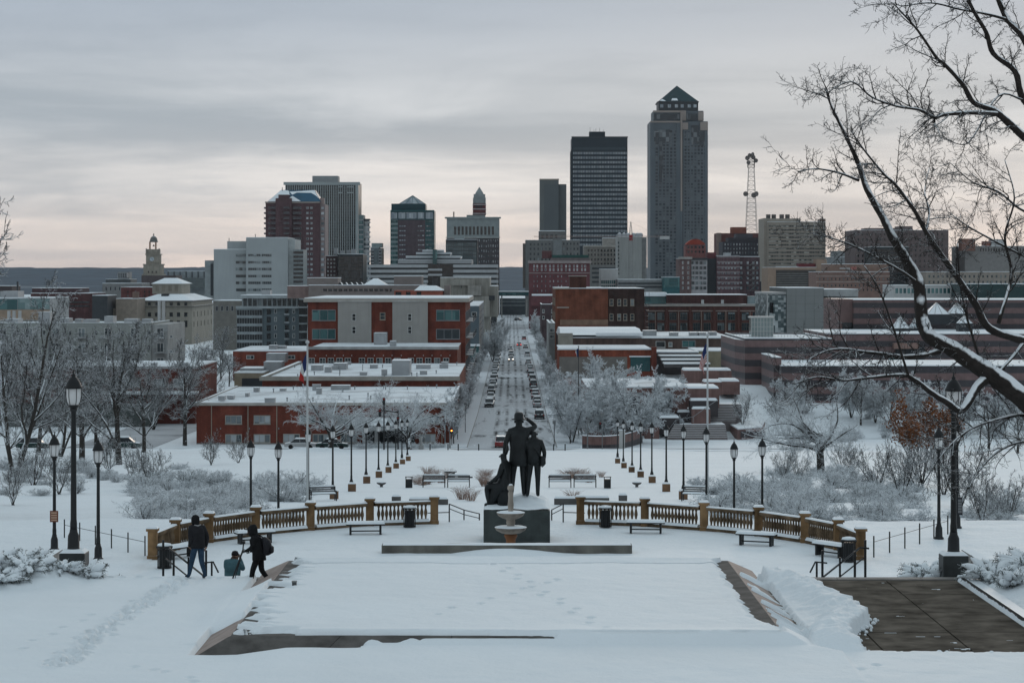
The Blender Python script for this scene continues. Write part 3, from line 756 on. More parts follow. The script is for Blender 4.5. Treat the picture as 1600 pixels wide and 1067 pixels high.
sn.add([Vector((xc0 + 11, 2007.7, zr + .6)), Vector((xc0 + 17, 2007.7, zr + .6)), Vector((xc0 + 16, 2008.7, zr + 2.6)), Vector((xc0 + 12, 2008.7, zr + 2.6))], [(0, 1, 2, 3)])
sn.build('roof_snow', SNOWF, b2)
# slab tower
SLG = mat('slab_concrete', (0.17, 0.18, 0.175), 0.8, 0.12, 0.06, streak=0.15)
b = Bd('slab_tower', 'narrow blank grey slab tower left of the black office tower', 843.5, 873, 280, 1900, 25, SLG, snow=False)
b.front('recessed_panel', 850, 872.8, 288, 362, mat('slab_panel', (0.13, 0.145, 0.15), 0.7, 0.1, 0.05), 0.3)
b.box('lower_wing', 873.1, 885, 288, 440, mat('slab_wing', (0.13, 0.14, 0.14), 0.8, 0.1, 0.05), d=1903, depth=20)
b.band('parapet_rim', 279.6, 281.5, FRT, 0.3, 843.5, 873)
# striped tower
STL = mat('pale_fin', (0.36, 0.40, 0.40), 0.6, 0.08, 0.1)
b = Bd('striped_tower', 'office tower with close vertical white fins and flat penthouse', 446, 560, 285, 1600, 34, mat('fin_back', (0.02, 0.028, 0.03), 0.5), snow=False)
b.grid(446.5, 556, 289.5, 440, 32, 34, 0.36, 0.12, 0.8, mat('fin_grid', (0.15, 0.18, 0.185), 0.6, 0.08), GLB)
q = MB()
for i in range(33):
    c = X(446.5 + i * 109.5 / 32, 1600); q.box(c - .22, c + .22, 1598.9, 1599.19, Z(440, 1600), Z(289.4, 1600))
q.build('fin', STL, b.r, kind='stuff')
b.band('fascia', 284.8, 289.3, STL, 1.2)
b.front('corner_pier', 556.3, 560, 289.4, 440, STL, 1.1)
b.box('penthouse', 488, 528, 275, 284.7, mat('penthouse_panel', (0.36, 0.39, 0.40), 0.7, 0.08), d=1606, depth=16)
for a, c in ((529, 535.5), (542, 553)):
    b.front('pale_panel', a, c, 291.5, 293, STL, 1.3); b.front('pale_panel', a, c, 300.5, 302.2, STL, 1.3)
# dark brick apartment tower with blue roof
DB = brickmat('plum_brick', (0.115, 0.062, 0.068), var=0.15, streak=0.15)
d = 1300
b = Bd('apartment_tower', 'plum brick apartment tower with blue hipped roof patched with snow', 415, 500, 316.5, d, 30, DB, snow=False)
b.box('corner_bay', 500.1, 508, 319, 465, mat('bay_stone', (0.30, 0.24, 0.235), 0.8, 0.1), d=1301, depth=24)
b.box('corner_gable', 499.5, 506, 309.5, 318.9, mat('bay_gable', (0.36, 0.28, 0.26), 0.8), d=1302, depth=6)
b.band('cornice', 315.3, 317.6, G8L, 0.3, 415, 499)
BLR = mat('blue_roof', (0.005, 0.085, 0.16), 0.45, 0.2, 0.15)
z0, z1 = Z(315.2, d), Z(296, d)
q = MB().frus((X(418, d), X(501, d), d + .5, d + 30), z0, (X(436, d), X(489, d), d + 11, d + 19), z1)
rf = q.build('roof', BLR, b.r)
def slope(p, row):     # point on the front slope
    t = (315.2 - row) / (315.2 - 296); return Vector((X(p, d + .5), d + .5 + 10.5 * t - .12, lerp(z0, z1, t) + .05))
q = MB()
for poly in ([(419, 315), (437, 315), (451, 305), (449, 297), (436.2, 296.2)], [(438, 314.6), (470, 314.6), (456, 306)], [(450, 299), (489, 296.4), (484, 301), (462, 300.5), (455, 304)], [(484, 301), (489, 296.5), (497, 310), (493, 306), (488, 303)]):
    q.add([slope(*p) for p in poly], [tuple(range(len(poly)))])
q.build('roof_snow', SNOWF, rf)
b.box('gable_bay', 430.5, 455.5, 310, 465, DB, d=1298.2, depth=3); b.box('gable_bay', 435, 451, 304.5, 309.9, DB, d=1298.2, depth=8); b.box('gable_cap', 434, 452, 304, 304.4, SNOWF, d=1298.1, depth=8)
for px in (441, 451, 461, 471): b.box('roof_mast', px - .5, px + .5, 293, 304, FRD, d=1310, depth=.4)
rows_ = [325 + 8.0 * i for i in range(16)]
for px, w_, dd in ((427.5, 8, 1299.99), (448.5, 9, 1298.19), (464, 11, 1299.99)):
    for r_ in rows_:
        q = MB().box(X(px - w_ / 2, d), X(px + w_ / 2, d), dd - 1.6, dd, Z(r_ + 1.2, d), Z(r_ + .8, d), 0).box(X(px - w_ / 2, d), X(px + w_ / 2, d), dd - 1.65, dd - 1.5, Z(r_ + .75, d), Z(r_ - 2.0, d), 1)
        q.build('balcony', [mat('balcony_slab', (0.25, 0.26, 0.27), 0.8, snow=0.6), mat('balcony_rail', (0.10, 0.09, 0.095), 0.7)], b.r)
for r_ in rows_:
    MB().box(X(411.5, d), X(415, d) - .01, d + 3, d + 7, Z(r_ + 1.2, d), Z(r_ - 1.5, d)).build('balcony', mat('balcony_side', (0.20, 0.19, 0.20), 0.8, snow=0.5), b.r)
b.wins([480.5, 486.5], rows_, 4, 3.4, (FRG, GLW), sill=False)
b.wins([421, 436], rows_, 2.2, 3.2, (FRG, GL), sill=False)
b.wins([459.5, 469.5], rows_, 2.4, 3.6, (FRG, GL), sill=False)
for r_ in rows_: b.box('bay_window', 501.8, 506.5, r_ - 1.5, r_ + 2.5, GLW, d=1300.6, depth=.35)
# glass tower with rounded balconies, behind
WHT = mat('white_concrete', (0.52, 0.52, 0.51), 0.7, 0.08)
b = Bd('balcony_tower', 'slim white tower with rounded balcony bands beside the striped tower', 560.5, 568, 336, 1450, 18, mat('balcony_core', (0.15, 0.2, 0.2), 0.6), snow=False)
b.grid(560.8, 567.8, 344, 450, 3, 14, 0.15, 0.25, .3, FRG, GLT)
for i in range(14):
    r_ = 346 + 7.6 * i; xc = X(571, 1450)
    MB().lathe([(2.6, 0), (2.8, 0.2), (2.8, 1.1), (2.6, 1.25)], (xc, 1456, Z(r_, 1450) - 1.2), 20).build('balcony_band', WHT, b.r, smooth=False)
MB().lathe([(2.2, -48), (2.2, 0.8), (2.0, 1.2)], (X(571, 1450), 1456, Z(345, 1450)), 16).build('core', GLW, b.r)
b.box('cap', 566, 577.5, 342, 344.5, FRD, d=1452, depth=9)
# grey block next to it
b = Bd('grey_block', 'small grey stepped office block right of the balcony tower', 579, 592, 387, 1700, 20, mat('blue_grey_panel', (0.19, 0.22, 0.23), 0.7), snow=True)
b.box('upper_stage', 580.5, 597, 380, 386.8, mat('pale_teal_panel', (0.30, 0.36, 0.36), 0.7), d=1704, depth=16)
b.box('right_wing', 592.1, 598, 388, 440, mat('tan_wing', (0.24, 0.22, 0.2), 0.7), d=1702, depth=16)
b.grid(580, 584, 391, 430, 2, 8, 0.2, 0.5, .3, FRG, GLB); b.grid(592, 596, 391, 430, 2, 8, 0.2, 0.5, 2.4, FRG, GLB)
# teal crowned tower
TB = brickmat('mauve_brick', (0.105, 0.075, 0.085), var=0.12, streak=0.1)
d = 1700
b = Bd('teal_tower', 'brick and teal glass tower with glazed pyramid skylight on top', 610, 678.5, 329, d, 32, mat('teal_frame', (0.012, 0.06, 0.065), 0.5), snow=False)
b.grid(610.4, 621.5, 343, 420, 4, 11, 0.08, 0.42, .5, mat('teal_spandrel', (0.26, 0.33, 0.33), 0.6), GLT)
b.grid(664.5, 678, 343, 420, 4, 11, 0.12, 0.36, .5, mat('teal_spandrel2', (0.02, 0.09, 0.10), 0.6), GLT)
b.front('brick_panel', 621.6, 664.4, 343.5, 420, TB, 0.7)
for i in range(9):
    r_ = 353.5 + 7.35 * i
    for a in (624, 627.5, 631, 653, 656.5, 660, 666.5, 670): MB().box(X(a, d), X(a + 2.6, d), d - .85, d - .71, Z(r_ + .8, d), Z(r_ - .8, d)).build('window', GLS if a < 640 else GLW, b.r)
for a, c in ((611, 620.5), (622.5, 633.5), (635, 651), (652.5, 663), (665, 676.5)): b.front('glass_panel', a, c, 332, 342, GLS, 0.6)
b.front('teal_cornice', 610, 678.5, 328.6, 331, mat('teal_trim', (0.02, 0.10, 0.105), 0.5), 0.9); b.front('teal_cornice', 610, 678.5, 342.4, 343.6, mat('teal_trim2', (0.015, 0.085, 0.09), 0.5), 0.9)
b.box('attic', 611.5, 665, 318.5, 328.4, mat('teal_attic', (0.012, 0.055, 0.07), 0.5), d=1703, depth=26)
q = MB(); a0, a1 = X(624, 1706), X(664, 1706); zr, za = Z(318.4, 1706), Z(305, 1706)
q.add([(a0, 1706, zr), (a1, 1706, zr), (a1, 1725, zr), (a0, 1725, zr), ((a0 + a1) / 2, 1715, za)], [(0, 1, 4), (1, 2, 4), (2, 3, 4), (3, 0, 4), (3, 2, 1, 0)])
py = q.build('pyramid_skylight', GLS, b.r)
q = MB()
for t in (0, .25, .5, .75, 1): q.tube([(lerp(a0, a1, t), 1705.9, zr), ((a0 + a1) / 2, 1714.8, za)], 0.18, 4)
q.build('glazing_bar', mat('teal_trim3', (0.03, 0.13, 0.13), 0.5), py, kind='stuff')
# ornate brick tower
EB = brickmat('old_brown_brick', (0.085, 0.075, 0.08), var=0.15, streak=0.15)
TER = mat('grey_terracotta', (0.30, 0.34, 0.34), 0.7, 0.15, 0.3)
d = 1550
b = Bd('ornate_tower', 'old brown brick office tower with pale terracotta top floors and spired turret', 698, 780, 341, d, 36, EB, snow=False)
b.front('terracotta_band', 698, 780, 341.5, 371, TER, 0.4); b.band('cornice', 339.2, 342, TER, 1.2); b.band('string_course', 370.5, 372, mat('pale_terracotta', (0.48, 0.5, 0.48), 0.7), 0.7)
for i in range(11):
    px = 709.5 + 5.9 * i
    MB().box(X(px, d), X(px + 3.2, d), d - .55, d - .42, Z(367, d), Z(354.5, d)).lathe([(X(px + 3.2, d) / 2 - X(px, d) / 2, 0), (X(px + 3.2, d) / 2 - X(px, d) / 2, .1)], (X(px + 1.6, d), d - .5, Z(354.5, d)), 8).build('arched_window', GLB, b.r)
b.wins([703, 775.5], [353, 367], 3.4, 4, (TER, GL), sill=False)
b.wins([709 + 3.05 * i for i in range(22)], [347.5], 1.7, 2.4, (TER, GLB), sill=False)
b.wins([749 + 3.6 * i for i in range(9)], [376 + 8.2 * j for j in range(9)], 2.0, 4.4, (EB, GLW), sill=False)
t0 = 1558
b.box('turret_base', 729, 758, 336, 341, TER, d=t0, depth=14)
b.box('turret', 738.8, 759, 318, 335.9, brickmat('turret_brick', (0.17, 0.05, 0.05)), d=t0 + 1, depth=9)
for r_ in (319, 326, 333): b.box('stone_band', 738.3, 759.5, r_, r_ + 1.6, mat('pale_band', (0.5, 0.46, 0.46), 0.7), d=t0 + .6, depth=9.6)
b.box('turret_crown', 740, 758, 303.5, 317.8, TER, d=t0 + 1.4, depth=8)
for px in (739, 757): b.box('pinnacle', px, px + 2, 309, 318, TER, d=t0 + .7, depth=1)
q = MB(); c = X(749, t0 + 5); q.lathe([(3.0, 0), (2.4, 1.4), (0.12, 5.0)], (c, t0 + 5, Z(303.6, t0)), 8); q.build('spire', TER, b.r)
for px in (743, 747, 751): b.box('belfry_opening', px, px + 2.4, 320.5, 325, FRD, d=t0 + .5, depth=.3)
b.box('flue', 708, 710, 331, 341, FRT, d=1556, depth=1.2)
# dark glass cube before it
b = Bd('dark_glass_block', 'dark reflective glass block in front of the ornate brick tower', 696.5, 746, 374.5, 1450, 26, FRD)
b.grid(697.2, 744.5, 379, 430, 12, 8, 0.10, 0.10, .25, FRD, glassmat('mirror_dark', dark=(0.03, 0.06, 0.07), lite=(0.10, 0.14, 0.15), p=0.4, cell=(3.2, 2.5)))
b.box('penthouse', 710, 725, 369, 374.3, TER, d=1456, depth=8)
# stepped white headquarters
d = 1200
WB = mat('white_band', (0.50, 0.52, 0.53), 0.6, 0.08)
b = Bd('stepped_office', 'wide white office building of stepped floors with green glass spine', 579, 776, 414, d, 60, mat('strip_glass', (0.02, 0.03, 0.034), 0.25, spec=0.5), snow=False)
for r_ in (413.5, 421.5, 429.5, 437.5): b.band('white_band', r_, r_ + 4.6, WB, 0.9)
b.band('white_band', 445, 452, WB, 0.9)
b.front('dark_bay', 669, 708, 413, 452, GLB, 1.3)
for r_ in (420, 428): b.front('bay_band', 669, 691, r_, r_ + 3, WB, 1.6)
for i, (p0, p1, ya, yb) in enumerate(((622, 737, 406, 413.2), (634, 720, 400.5, 405.8), (650, 704, 395, 400.3), (660, 693, 391, 394.8))):
    dd = d + 6 + 8 * i
    b.box('step_glass', p0 + 1, p1 - 1, ya + .2, yb, FRD, d=dd, depth=44 - 10 * i); b.box('step_band', p0, p1, ya, ya + 2.7 if i else ya + 6, WB, d=dd - 1, depth=46 - 10 * i); b.box('step_snow', p0, p1, ya - .5, ya - .05, SNOWF, d=dd - 1, depth=46 - 10 * i)
b.box('glass_spine', 676, 682.5, 390, 413.2, GLT, d=d + 2, depth=40)
# courthouse clock tower
CT = mat('limestone', (0.33, 0.30, 0.25), 0.8, 0.15, 0.4, streak=0.2)
d = 1400; k = d / F
b = Bd('clock_tower', 'stone courthouse clock tower with domed open belfry', 224, 252, 414, d, 11, CT, snow=False)
def rect(p0, p1, ya, yb, n, mm, dep, dd=0.0): return b.box(n, p0, p1, ya, yb, mm, d=d + dd, depth=dep)
rect(222, 254, 428, 431, 'plinth', CT, 13, -1.0); rect(223, 253, 412.5, 414.2, 'cornice', CT, 12, -.5)
rect(228, 249, 398.5, 412.4, 'shaft', CT, 8, 1.4); rect(226.5, 250, 396.8, 398.4, 'cornice', CT, 9.4, .8)
rect(229.5, 248, 389.5, 396.7, 'belfry_base', CT, 7, 2)
for px in (227.5, 247.5): rect(px, px + 2, 388.5, 396.7, 'pinnacle', CT, .9, 1)
for px, dd in ((233, 2.4), (242.2, 2.4), (233, 6.0), (242.2, 6.0)): rect(px, px + 2.2, 378.5, 389.4, 'belfry_pier', mat('warm_stone', (0.36, 0.22, 0.15), 0.8), .9, dd)
q = MB(); c = (X(238.3, d), d + 4.6, Z(378.4, d)); q.lathe([(2.7, 0), (2.7, .5), (2.35, .7), (2.25, 1.6), (1.8, 2.7), (1.0, 3.5), (0.3, 3.8), (0.25, 4.3), (0.5, 4.6), (0.1, 5.4)], c, 16); q.build('dome', mat('dome_lead', (0.17, 0.17, 0.16), 0.7, snow=0.2), b.r, smooth=True)
MB().lathe([(.8, 0), (.5, .3), (.4, .9), (.1, 1.1)], (c[0], c[1], Z(385, d)), 10).build('bell', FRD, b.r)
q = MB(); q.lathe([(1.25, 0), (1.25, .15)], (0, 0, 0), 20); q.v = [(x, -z, y) for x, y, z in q.v]; q.f = [f[::-1] for f in q.f]
ck = put('clock_face', q.mesh('clock_face', mat('clock_blue', (0.5, 0.56, 0.6), 0.5)), b.r, (X(236.8, d), d + 1.38, Z(405, d)))
q = MB().box(-.08, .08, -.22, -.17, 0, .8).box(0, .6, -.22, -.17, -.08, .08); q2 = bpy.data.objects.new('clock_hands', q.mesh('clock_hands', FRD)); COL.objects.link(q2); q2.parent = ck
b.wins([232, 238, 244], [425], 2.2, 3.6, (CT, GLB), sill=False)
b.box('lower_roof', 221, 275, 430.5, 447, mat('courthouse_dark', (0.10, 0.08, 0.08), 0.8, snow=0.4), d=d - 6, depth=26)
# ---------------------------------------------------------------- right half of downtown
BGE = mat('beige_stone', (0.25, 0.235, 0.21), 0.8, 0.12, 0.2, streak=0.2)
GRS = mat('grey_stone', (0.19, 0.195, 0.19), 0.8, 0.12, 0.2, streak=0.2)
b = Bd('stone_office', 'old stepped grey stone office block below the slab tower', 821, 906, 375.5, 1500, 30, GRS)
b.box('upper_stage', 842, 884, 361.5, 375.2, mat('upper_grey_stone', (0.18, 0.175, 0.17), 0.8), d=1503, depth=18); b.box('roof_snow', 843, 883, 360.4, 361.4, SNOWF, d=1503, depth=16)
b.box('left_return', 817, 820.9, 380.5, 450, mat('brown_return', (0.16, 0.14, 0.125), 0.8), d=1502, depth=16)
b.box('blank_wall', 864, 878, 375, 402, mat('blank_grey', (0.22, 0.235, 0.235), 0.8), d=1499, depth=.9)
b.wins([829 + 6 * i for i in range(6)], [382, 389, 397, 405, 413], 3, 4.2, (GRS, GL), sill=False)
b.wins([881 + 5.4 * i for i in range(5)], [381, 389, 397], 2.6, 4, (GRS, GL), sill=False)
for px in (846, 853, 860, 867): b.box('attic_window', px, px + 3.5, 367, 372, GLB, d=1502.8, depth=.15)
HB = brickmat('hotel_brick', (0.15, 0.05, 0.055), var=0.15, streak=0.15)
d = 1150
b = Bd('brick_hotel', 'red brick hotel block with pale window pairs and stone cornice', 827, 921.5, 409, d, 40, HB)
b.band('cornice', 407.5, 411.5, mat('hotel_stone', (0.33, 0.28, 0.27), 0.8), 0.7); b.band('string_course', 426, 427.4, mat('hotel_stone2', (0.30, 0.24, 0.235), 0.8), 0.3)
cx = [834.5, 839.5, 846.5, 852.5, 859.5, 865, 872, 877.5, 884.5, 890, 897, 902, 909.5, 914.5]
b.wins(cx, [416, 421.5], 2.6, 4.2, (mat('pale_trim', (0.5, 0.45, 0.45), 0.7), GLW), sill=False)
b.wins(cx, [432, 439.5, 447, 454.5, 462], 1.9, 3.6, (HB, GLW), sill=False)
b.box('green_roof', 863, 920, 398.5, 403, mat('green_copper', (0.02, 0.08, 0.07), 0.6, snow=0.3), d=d + 8, depth=14); b.box('attic', 861, 921, 403.2, 408.4, mat('attic_brown', (0.16, 0.13, 0.13), 0.8), d=d + 7, depth=18); b.box('roof_house', 847, 862, 392, 404, brickmat('roof_house_brick', (0.13, 0.05, 0.05)), d=d + 14, depth=9)
b.box('low_awning_roof', 831, 866, 459.5, 462, SNOWF, d=d - 8, depth=7); b.box('low_front', 829, 869, 462.2, 478, HB, d=d - 8, depth=7)
b = Bd('beige_office', 'beige stone office block with square windows behind the brick hotel', 913, 966, 385, 1400, 30, BGE)
b.band('cornice', 383.8, 386, mat('beige_trim', (0.42, 0.40, 0.36), 0.8), 0.6); b.box('penthouse', 942, 967, 372.5, 384.7, mat('penthouse_beige', (0.33, 0.31, 0.28), 0.8), d=1406, depth=14); b.box('penthouse_snow', 942, 967, 371.6, 372.3, SNOWF, d=1406, depth=14)
b.wins([919.5 + 5.1 * i for i in range(10)], [391.5, 398, 405.5, 412.5], 2.8, 4.2, (BGE, GLB), sill=False)
b.box('lower_floors', 923, 966, 413.5, 452, mat('lower_beige', (0.20, 0.20, 0.19), 0.8), d=1390, depth=9)
for r_ in (418, 425, 432, 439): b.box('deck_slot', 925, 965, r_, r_ + 3, FRD, d=1389.8, depth=.15)
BLK = mat('blank_white', (0.36, 0.37, 0.355), 0.8, 0.08, 0.1, streak=0.12)
b = Bd('windowless_block', 'tall blank pale windowless block behind the tower crane', 965.5, 1003, 370, 1270, 30, BLK)
b.box('right_return', 1003.1, 1010.5, 371, 440, mat('blank_return', (0.25, 0.255, 0.25), 0.8, streak=.2), d=1272, depth=24)
for i in range(9): b.box('corner_slot', 965.4, 967.5, 378 + 6 * i, 381 + 6 * i, FRD, d=1269.8, depth=.15)
q = MB()
for px in (968, 975, 981, 990, 996, 1001): q.lathe([(1.3, 0), (1.3, 1.2), (.9, 1.9), (.2, 2.2)], (X(px, 1276), 1276, Z(370, 1276)), 8)
q.build('roof_vent', HVAC, b.r, kind='stuff')
# tower crane
d = 1255; k = d / F
cr = root('tower_crane', 'pale lattice tower crane with red cab above the low rooftops', 'crane', (X(985.6, d), d, zg(d)))
STE = mat('crane_steel', (0.30, 0.30, 0.29), 0.6); RED = mat('red_cab', (0.35, 0.04, 0.04), 0.6)
def lattice(q, x, y, z0, z1, w0, w1, n, t):
    c = [(-1, -1), (1, -1), (1, 1), (-1, 1)]
    P_ = []
    for i in range(n + 1):
        f = i / n; w = lerp(w0, w1, f) / 2; zz_ = lerp(z0, z1, f); P_.append([(x + a * w, y + b_ * w, zz_) for a, b_ in c])
    for i in range(n):
        for j in range(4):
            q.tube([P_[i][j], P_[i + 1][j]], t, 4); q.tube([P_[i][j], P_[i + 1][(j + 1) % 4]], t * .6, 3); q.tube([P_[i + 1][j], P_[i + 1][(j + 1) % 4]], t * .6, 3)
q = MB(); lattice(q, X(985.6, d), d, zg(d), Z(372, d), 2.2, 2.2, 18, .16); q.build('mast', STE, cr, kind='stuff')
q = MB(); lattice(q, X(985.6, d), d, Z(368, d), Z(347, d), 1.8, .3, 5, .13); q.build('tower_head', STE, cr, kind='stuff')
MB().box(X(983, d), X(988.5, d), d - 1, d + 1, Z(376, d), Z(367, d)).build('cab', RED, cr)
q = MB()
za, zb = Z(370.5, d), Z(369, d)
for p0, p1 in ((834, 983), (988.6, 1043)):
    x0, x1 = X(p0, d), X(p1, d); n = int(abs(x1 - x0) / 2.2)
    for y_ in (d - .6, d + .6): q.tube([(x0, y_, za), (x1, y_, za)], .09, 3)
    q.tube([(x0, d, zb), (x1, d, zb)], .09, 3)
    for i in range(n): q.tube([(lerp(x0, x1, i / n), d - .6, za), (lerp(x0, x1, (i + .5) / n), d, zb)], .05, 3)
q.build('jib', mat('jib_steel', (0.36, 0.27, 0.24), 0.6), cr, kind='stuff')
MB().tube([(X(985.6, d), d, Z(347, d)), (X(1030, d), d, zb)], .05, 3).tube([(X(985.6, d), d, Z(347, d)), (X(880, d), d, zb)], .05, 3).build('stay_cable', STE, cr)
MB().box(X(1031, d), X(1046, d), d - 1.2, d + 1.2, Z(374, d), Z(369.2, d)).build('counterweight', mat('counterweight_white', (0.55, 0.56, 0.55), 0.7), cr)
# low things between
b = Bd('white_low_block', 'low pale block with glazed ground floor beside the brick hotel', 938, 966, 420.5, 1180, 18, WHT)
b.grid(939, 965, 437, 452, 8, 2, .15, .25, .3, FRW, GLT)
b = Bd('parking_deck', 'long low concrete parking deck with snowy top below the crane', 965, 1036, 437, 1160, 40, mat('deck_concrete', (0.26, 0.27, 0.27), 0.8))
for r_ in (441.5, 447): b.front('deck_slot', 966, 1035, r_, r_ + 2.8, FRD, 0.2)
b = Bd('teal_hall', 'small teal glass hall at the foot of the tallest tower', 1036, 1062, 433.5, 1150, 16, mat('teal_wall', (0.02, 0.10, 0.11), 0.5))
b.grid(1036.5, 1061.5, 435, 449, 10, 2, .12, .12, .2, mat('teal_wall2', (0.03, 0.12, 0.13), 0.5), GLT)
# red arched top building
d = 1500
b = Bd('red_arch_building', 'narrow building crowned by an orange red arched roof', 1071, 1103, 384, d, 16, mat('salmon_wall', (0.24, 0.10, 0.09), 0.8), snow=False)
q = MB(); n = 10; x0, x1 = X(1071.5, d), X(1102.5, d)
pr = [(lerp(x0, x1, i / n), Z(382.5, d) + (Z(373.5, d) - Z(382.5, d)) * math.sin(math.pi * i / n) ** .8) for i in range(n + 1)]
vs = [(x, d - .6, z) for x, z in pr] + [(x, d + 14, z) for x, z in pr]
q.add(vs, [(i, i + 1, n + 2 + i, n + 1 + i) for i in range(n)] + [tuple(range(n, -1, -1)), tuple(range(n + 1, 2 * n + 2))]); q.build('arched_roof', mat('orange_roof', (0.36, 0.055, 0.03), 0.7), b.r)
b.wins([1075.5, 1081, 1087, 1093, 1098.5], [386.5, 393.5], 3.6, 4, (mat('salmon_trim', (0.3, 0.12, 0.11), .8), GLB), sill=False)
# loft blocks
d = 1300
CB = brickmat('cream_brick', (0.20, 0.125, 0.12), var=0.12)
b = Bd('corner_loft', 'brick corner loft block with pale cornice and white framed bays', 1062, 1080, 404, d, 30, CB)
b.band('cornice', 401.5, 405, mat('cream_cornice', (0.42, 0.40, 0.37), 0.8), 0.6, 1061.5, 1080)
rr = [410.5 + 7.9 * i for i in range(6)]
b.wins([1067, 1075.5], rr, 2.6, 4.2, (FRW, GLW), sill=False)
b.box('white_bay', 1080.1, 1105, 406.5, 460, mat('bay_white', (0.47, 0.45, 0.46), 0.7), d=1301, depth=28)
for px in (1083, 1089, 1095.5, 1101.5):
    for r_ in rr: MB().box(X(px - 2.3, d), X(px + 2.3, d), 1300.7, 1300.99, Z(r_ + 2.4, d), Z(r_ - 2.2, d)).build('window', GL, b.r)
b.box('dark_cornice', 1080, 1105.5, 403, 406.3, FRD, d=1300.2, depth=20)
b.box('dark_gap_box', 1105.1, 1120, 404, 462, FRD, d=1306, depth=20); b.box('red_plant_room', 1105, 1119, 394.5, 403.8, mat('dull_red', (0.16, 0.05, 0.055), 0.8), d=1307, depth=14)  # dark box set in the gap stands for its shade
LB = brickmat('loft_brick', (0.155, 0.085, 0.095), var=0.12)
b = Bd('long_loft', 'long mauve brick loft block with six rows of windows and fire escape', 1120, 1156, 400, d, 30, LB)
for i in range(7): b.front('spandrel', 1120, 1156, 400.5 + 7.9 * i, 402.5 + 7.9 * i, mat('loft_stone', (0.30, 0.265, 0.27), 0.8), .25)
b.wins([1123.5, 1129, 1134.5, 1138.5, 1143.5, 1148.5, 1153], rr, 3.2, 4.2, (mat('loft_trim', (0.33, 0.29, 0.30), 0.8), GLW), sill=False)
b.box('dark_wing', 1156.1, 1187, 401.5, 462, brickmat('wing_brick', (0.105, 0.06, 0.068)), d=1303, depth=26); b.box('wing_snow', 1156.1, 1187, 400.6, 401.4, SNOWF, d=1303, depth=26)
for px in (1159, 1169, 1178, 1184):
    for r_ in rr: MB().box(X(px - 1.7, d), X(px + 1.7, d), 1302.7, 1302.99, Z(r_ + 2.2, d), Z(r_ - 1.8, d)).build('window', GLW, b.r)
q = MB()
for i in range(6):
    q.tube([(X(1172, d), 1302, Z(rr[i] + 4, d)), (X(1181, d), 1302, Z(rr[i] - 3, d))], .12, 3); q.box(X(1169, d), X(1183, d), 1301.4, 1302.6, Z(rr[i] + 4.2, d), Z(rr[i] + 3.8, d))
q.build('fire_escape', STE, b.r, kind='stuff')
b.box('roof_house', 1132, 1142, 395, 399.7, HVAC, d=1310, depth=8)
b = Bd('telephone_exchange', 'dark ornate brick block below the lattice radio mast', 1129, 1198, 378, 1400, 26, mat('exchange_dark', (0.06, 0.058, 0.07), 0.8), snow=False)
b.box('upper_stage', 1150, 1176, 365.5, 377.8, mat('exchange_upper', (0.075, 0.07, 0.08), 0.8, snow=0.3), d=1404, depth=14); b.box('mid_stage', 1138, 1196, 371.5, 377.9, mat('exchange_mid', (0.065, 0.062, 0.072), 0.8, snow=0.3), d=1402, depth=18)
b.wins([1133 + 4.6 * i for i in range(14)], [382, 388.5, 395], 2.0, 3.6, (mat('exchange_trim', (0.14, 0.14, 0.155), .8), GLW), sill=False)
b = Bd('maroon_block', 'maroon brick block with orange roof house behind the dark exchange', 1120, 1200, 364.5, 1450, 20, mat('maroon', (0.14, 0.055, 0.05), 0.8), snow=False)
b.box('left_return', 1119.6, 1127, 364, 410, mat('tan_return', (0.26, 0.19, 0.165), 0.8), d=1448.5, depth=2); b.box('roof_house', 1143, 1166, 355, 364.4, mat('orange_house', (0.28, 0.10, 0.065), 0.8), d=1456, depth=10)
# radio mast
d = 1480; k = d / F
mr = root('radio_mast', 'white steel lattice radio mast carrying dishes on two levels', 'radio mast', (X(1174.3, d), d + 4, Z(364, d)))
WST = mat('mast_white', (0.55, 0.50, 0.46), 0.6)
q = MB(); lattice(q, X(1175, d), d + 4, Z(365, d), Z(262, d), 17.5 * k, 8.5 * k, 15, .17); q.build('lattice', WST, mr, kind='stuff')
q = MB(); lattice(q, X(1174.6, d), d + 4, Z(262, d), Z(247, d), 10 * k, 10 * k, 3, .22); q.build('platform', mat('mast_dark', (0.10, 0.09, 0.085), 0.6), mr, kind='stuff')
for px, r_, rad in ((1168, 247, 1.5), (1172, 243, 1.4), (1177, 246, 1.5), (1181, 251, 1.4), (1170, 254, 1.3), (1177, 241, 1.2), (1165.5, 303, 1.6), (1178, 305, 1.7), (1183, 303, 1.6)):
    q = MB(); q.lathe([(rad, 0), (rad * 1.02, .5), (rad * .7, 1.0), (rad * .2, 1.3)], (0, 0, 0), 12); q.v = [(x, z, y) for x, y, z in q.v]
    put('dish', q.mesh('dish', mat('dish_grey', (0.16, 0.14, 0.13), 0.6)), mr, (X(px, d), d + 1.0, Z(r_, d)), rz=random.uniform(-.8, .8))
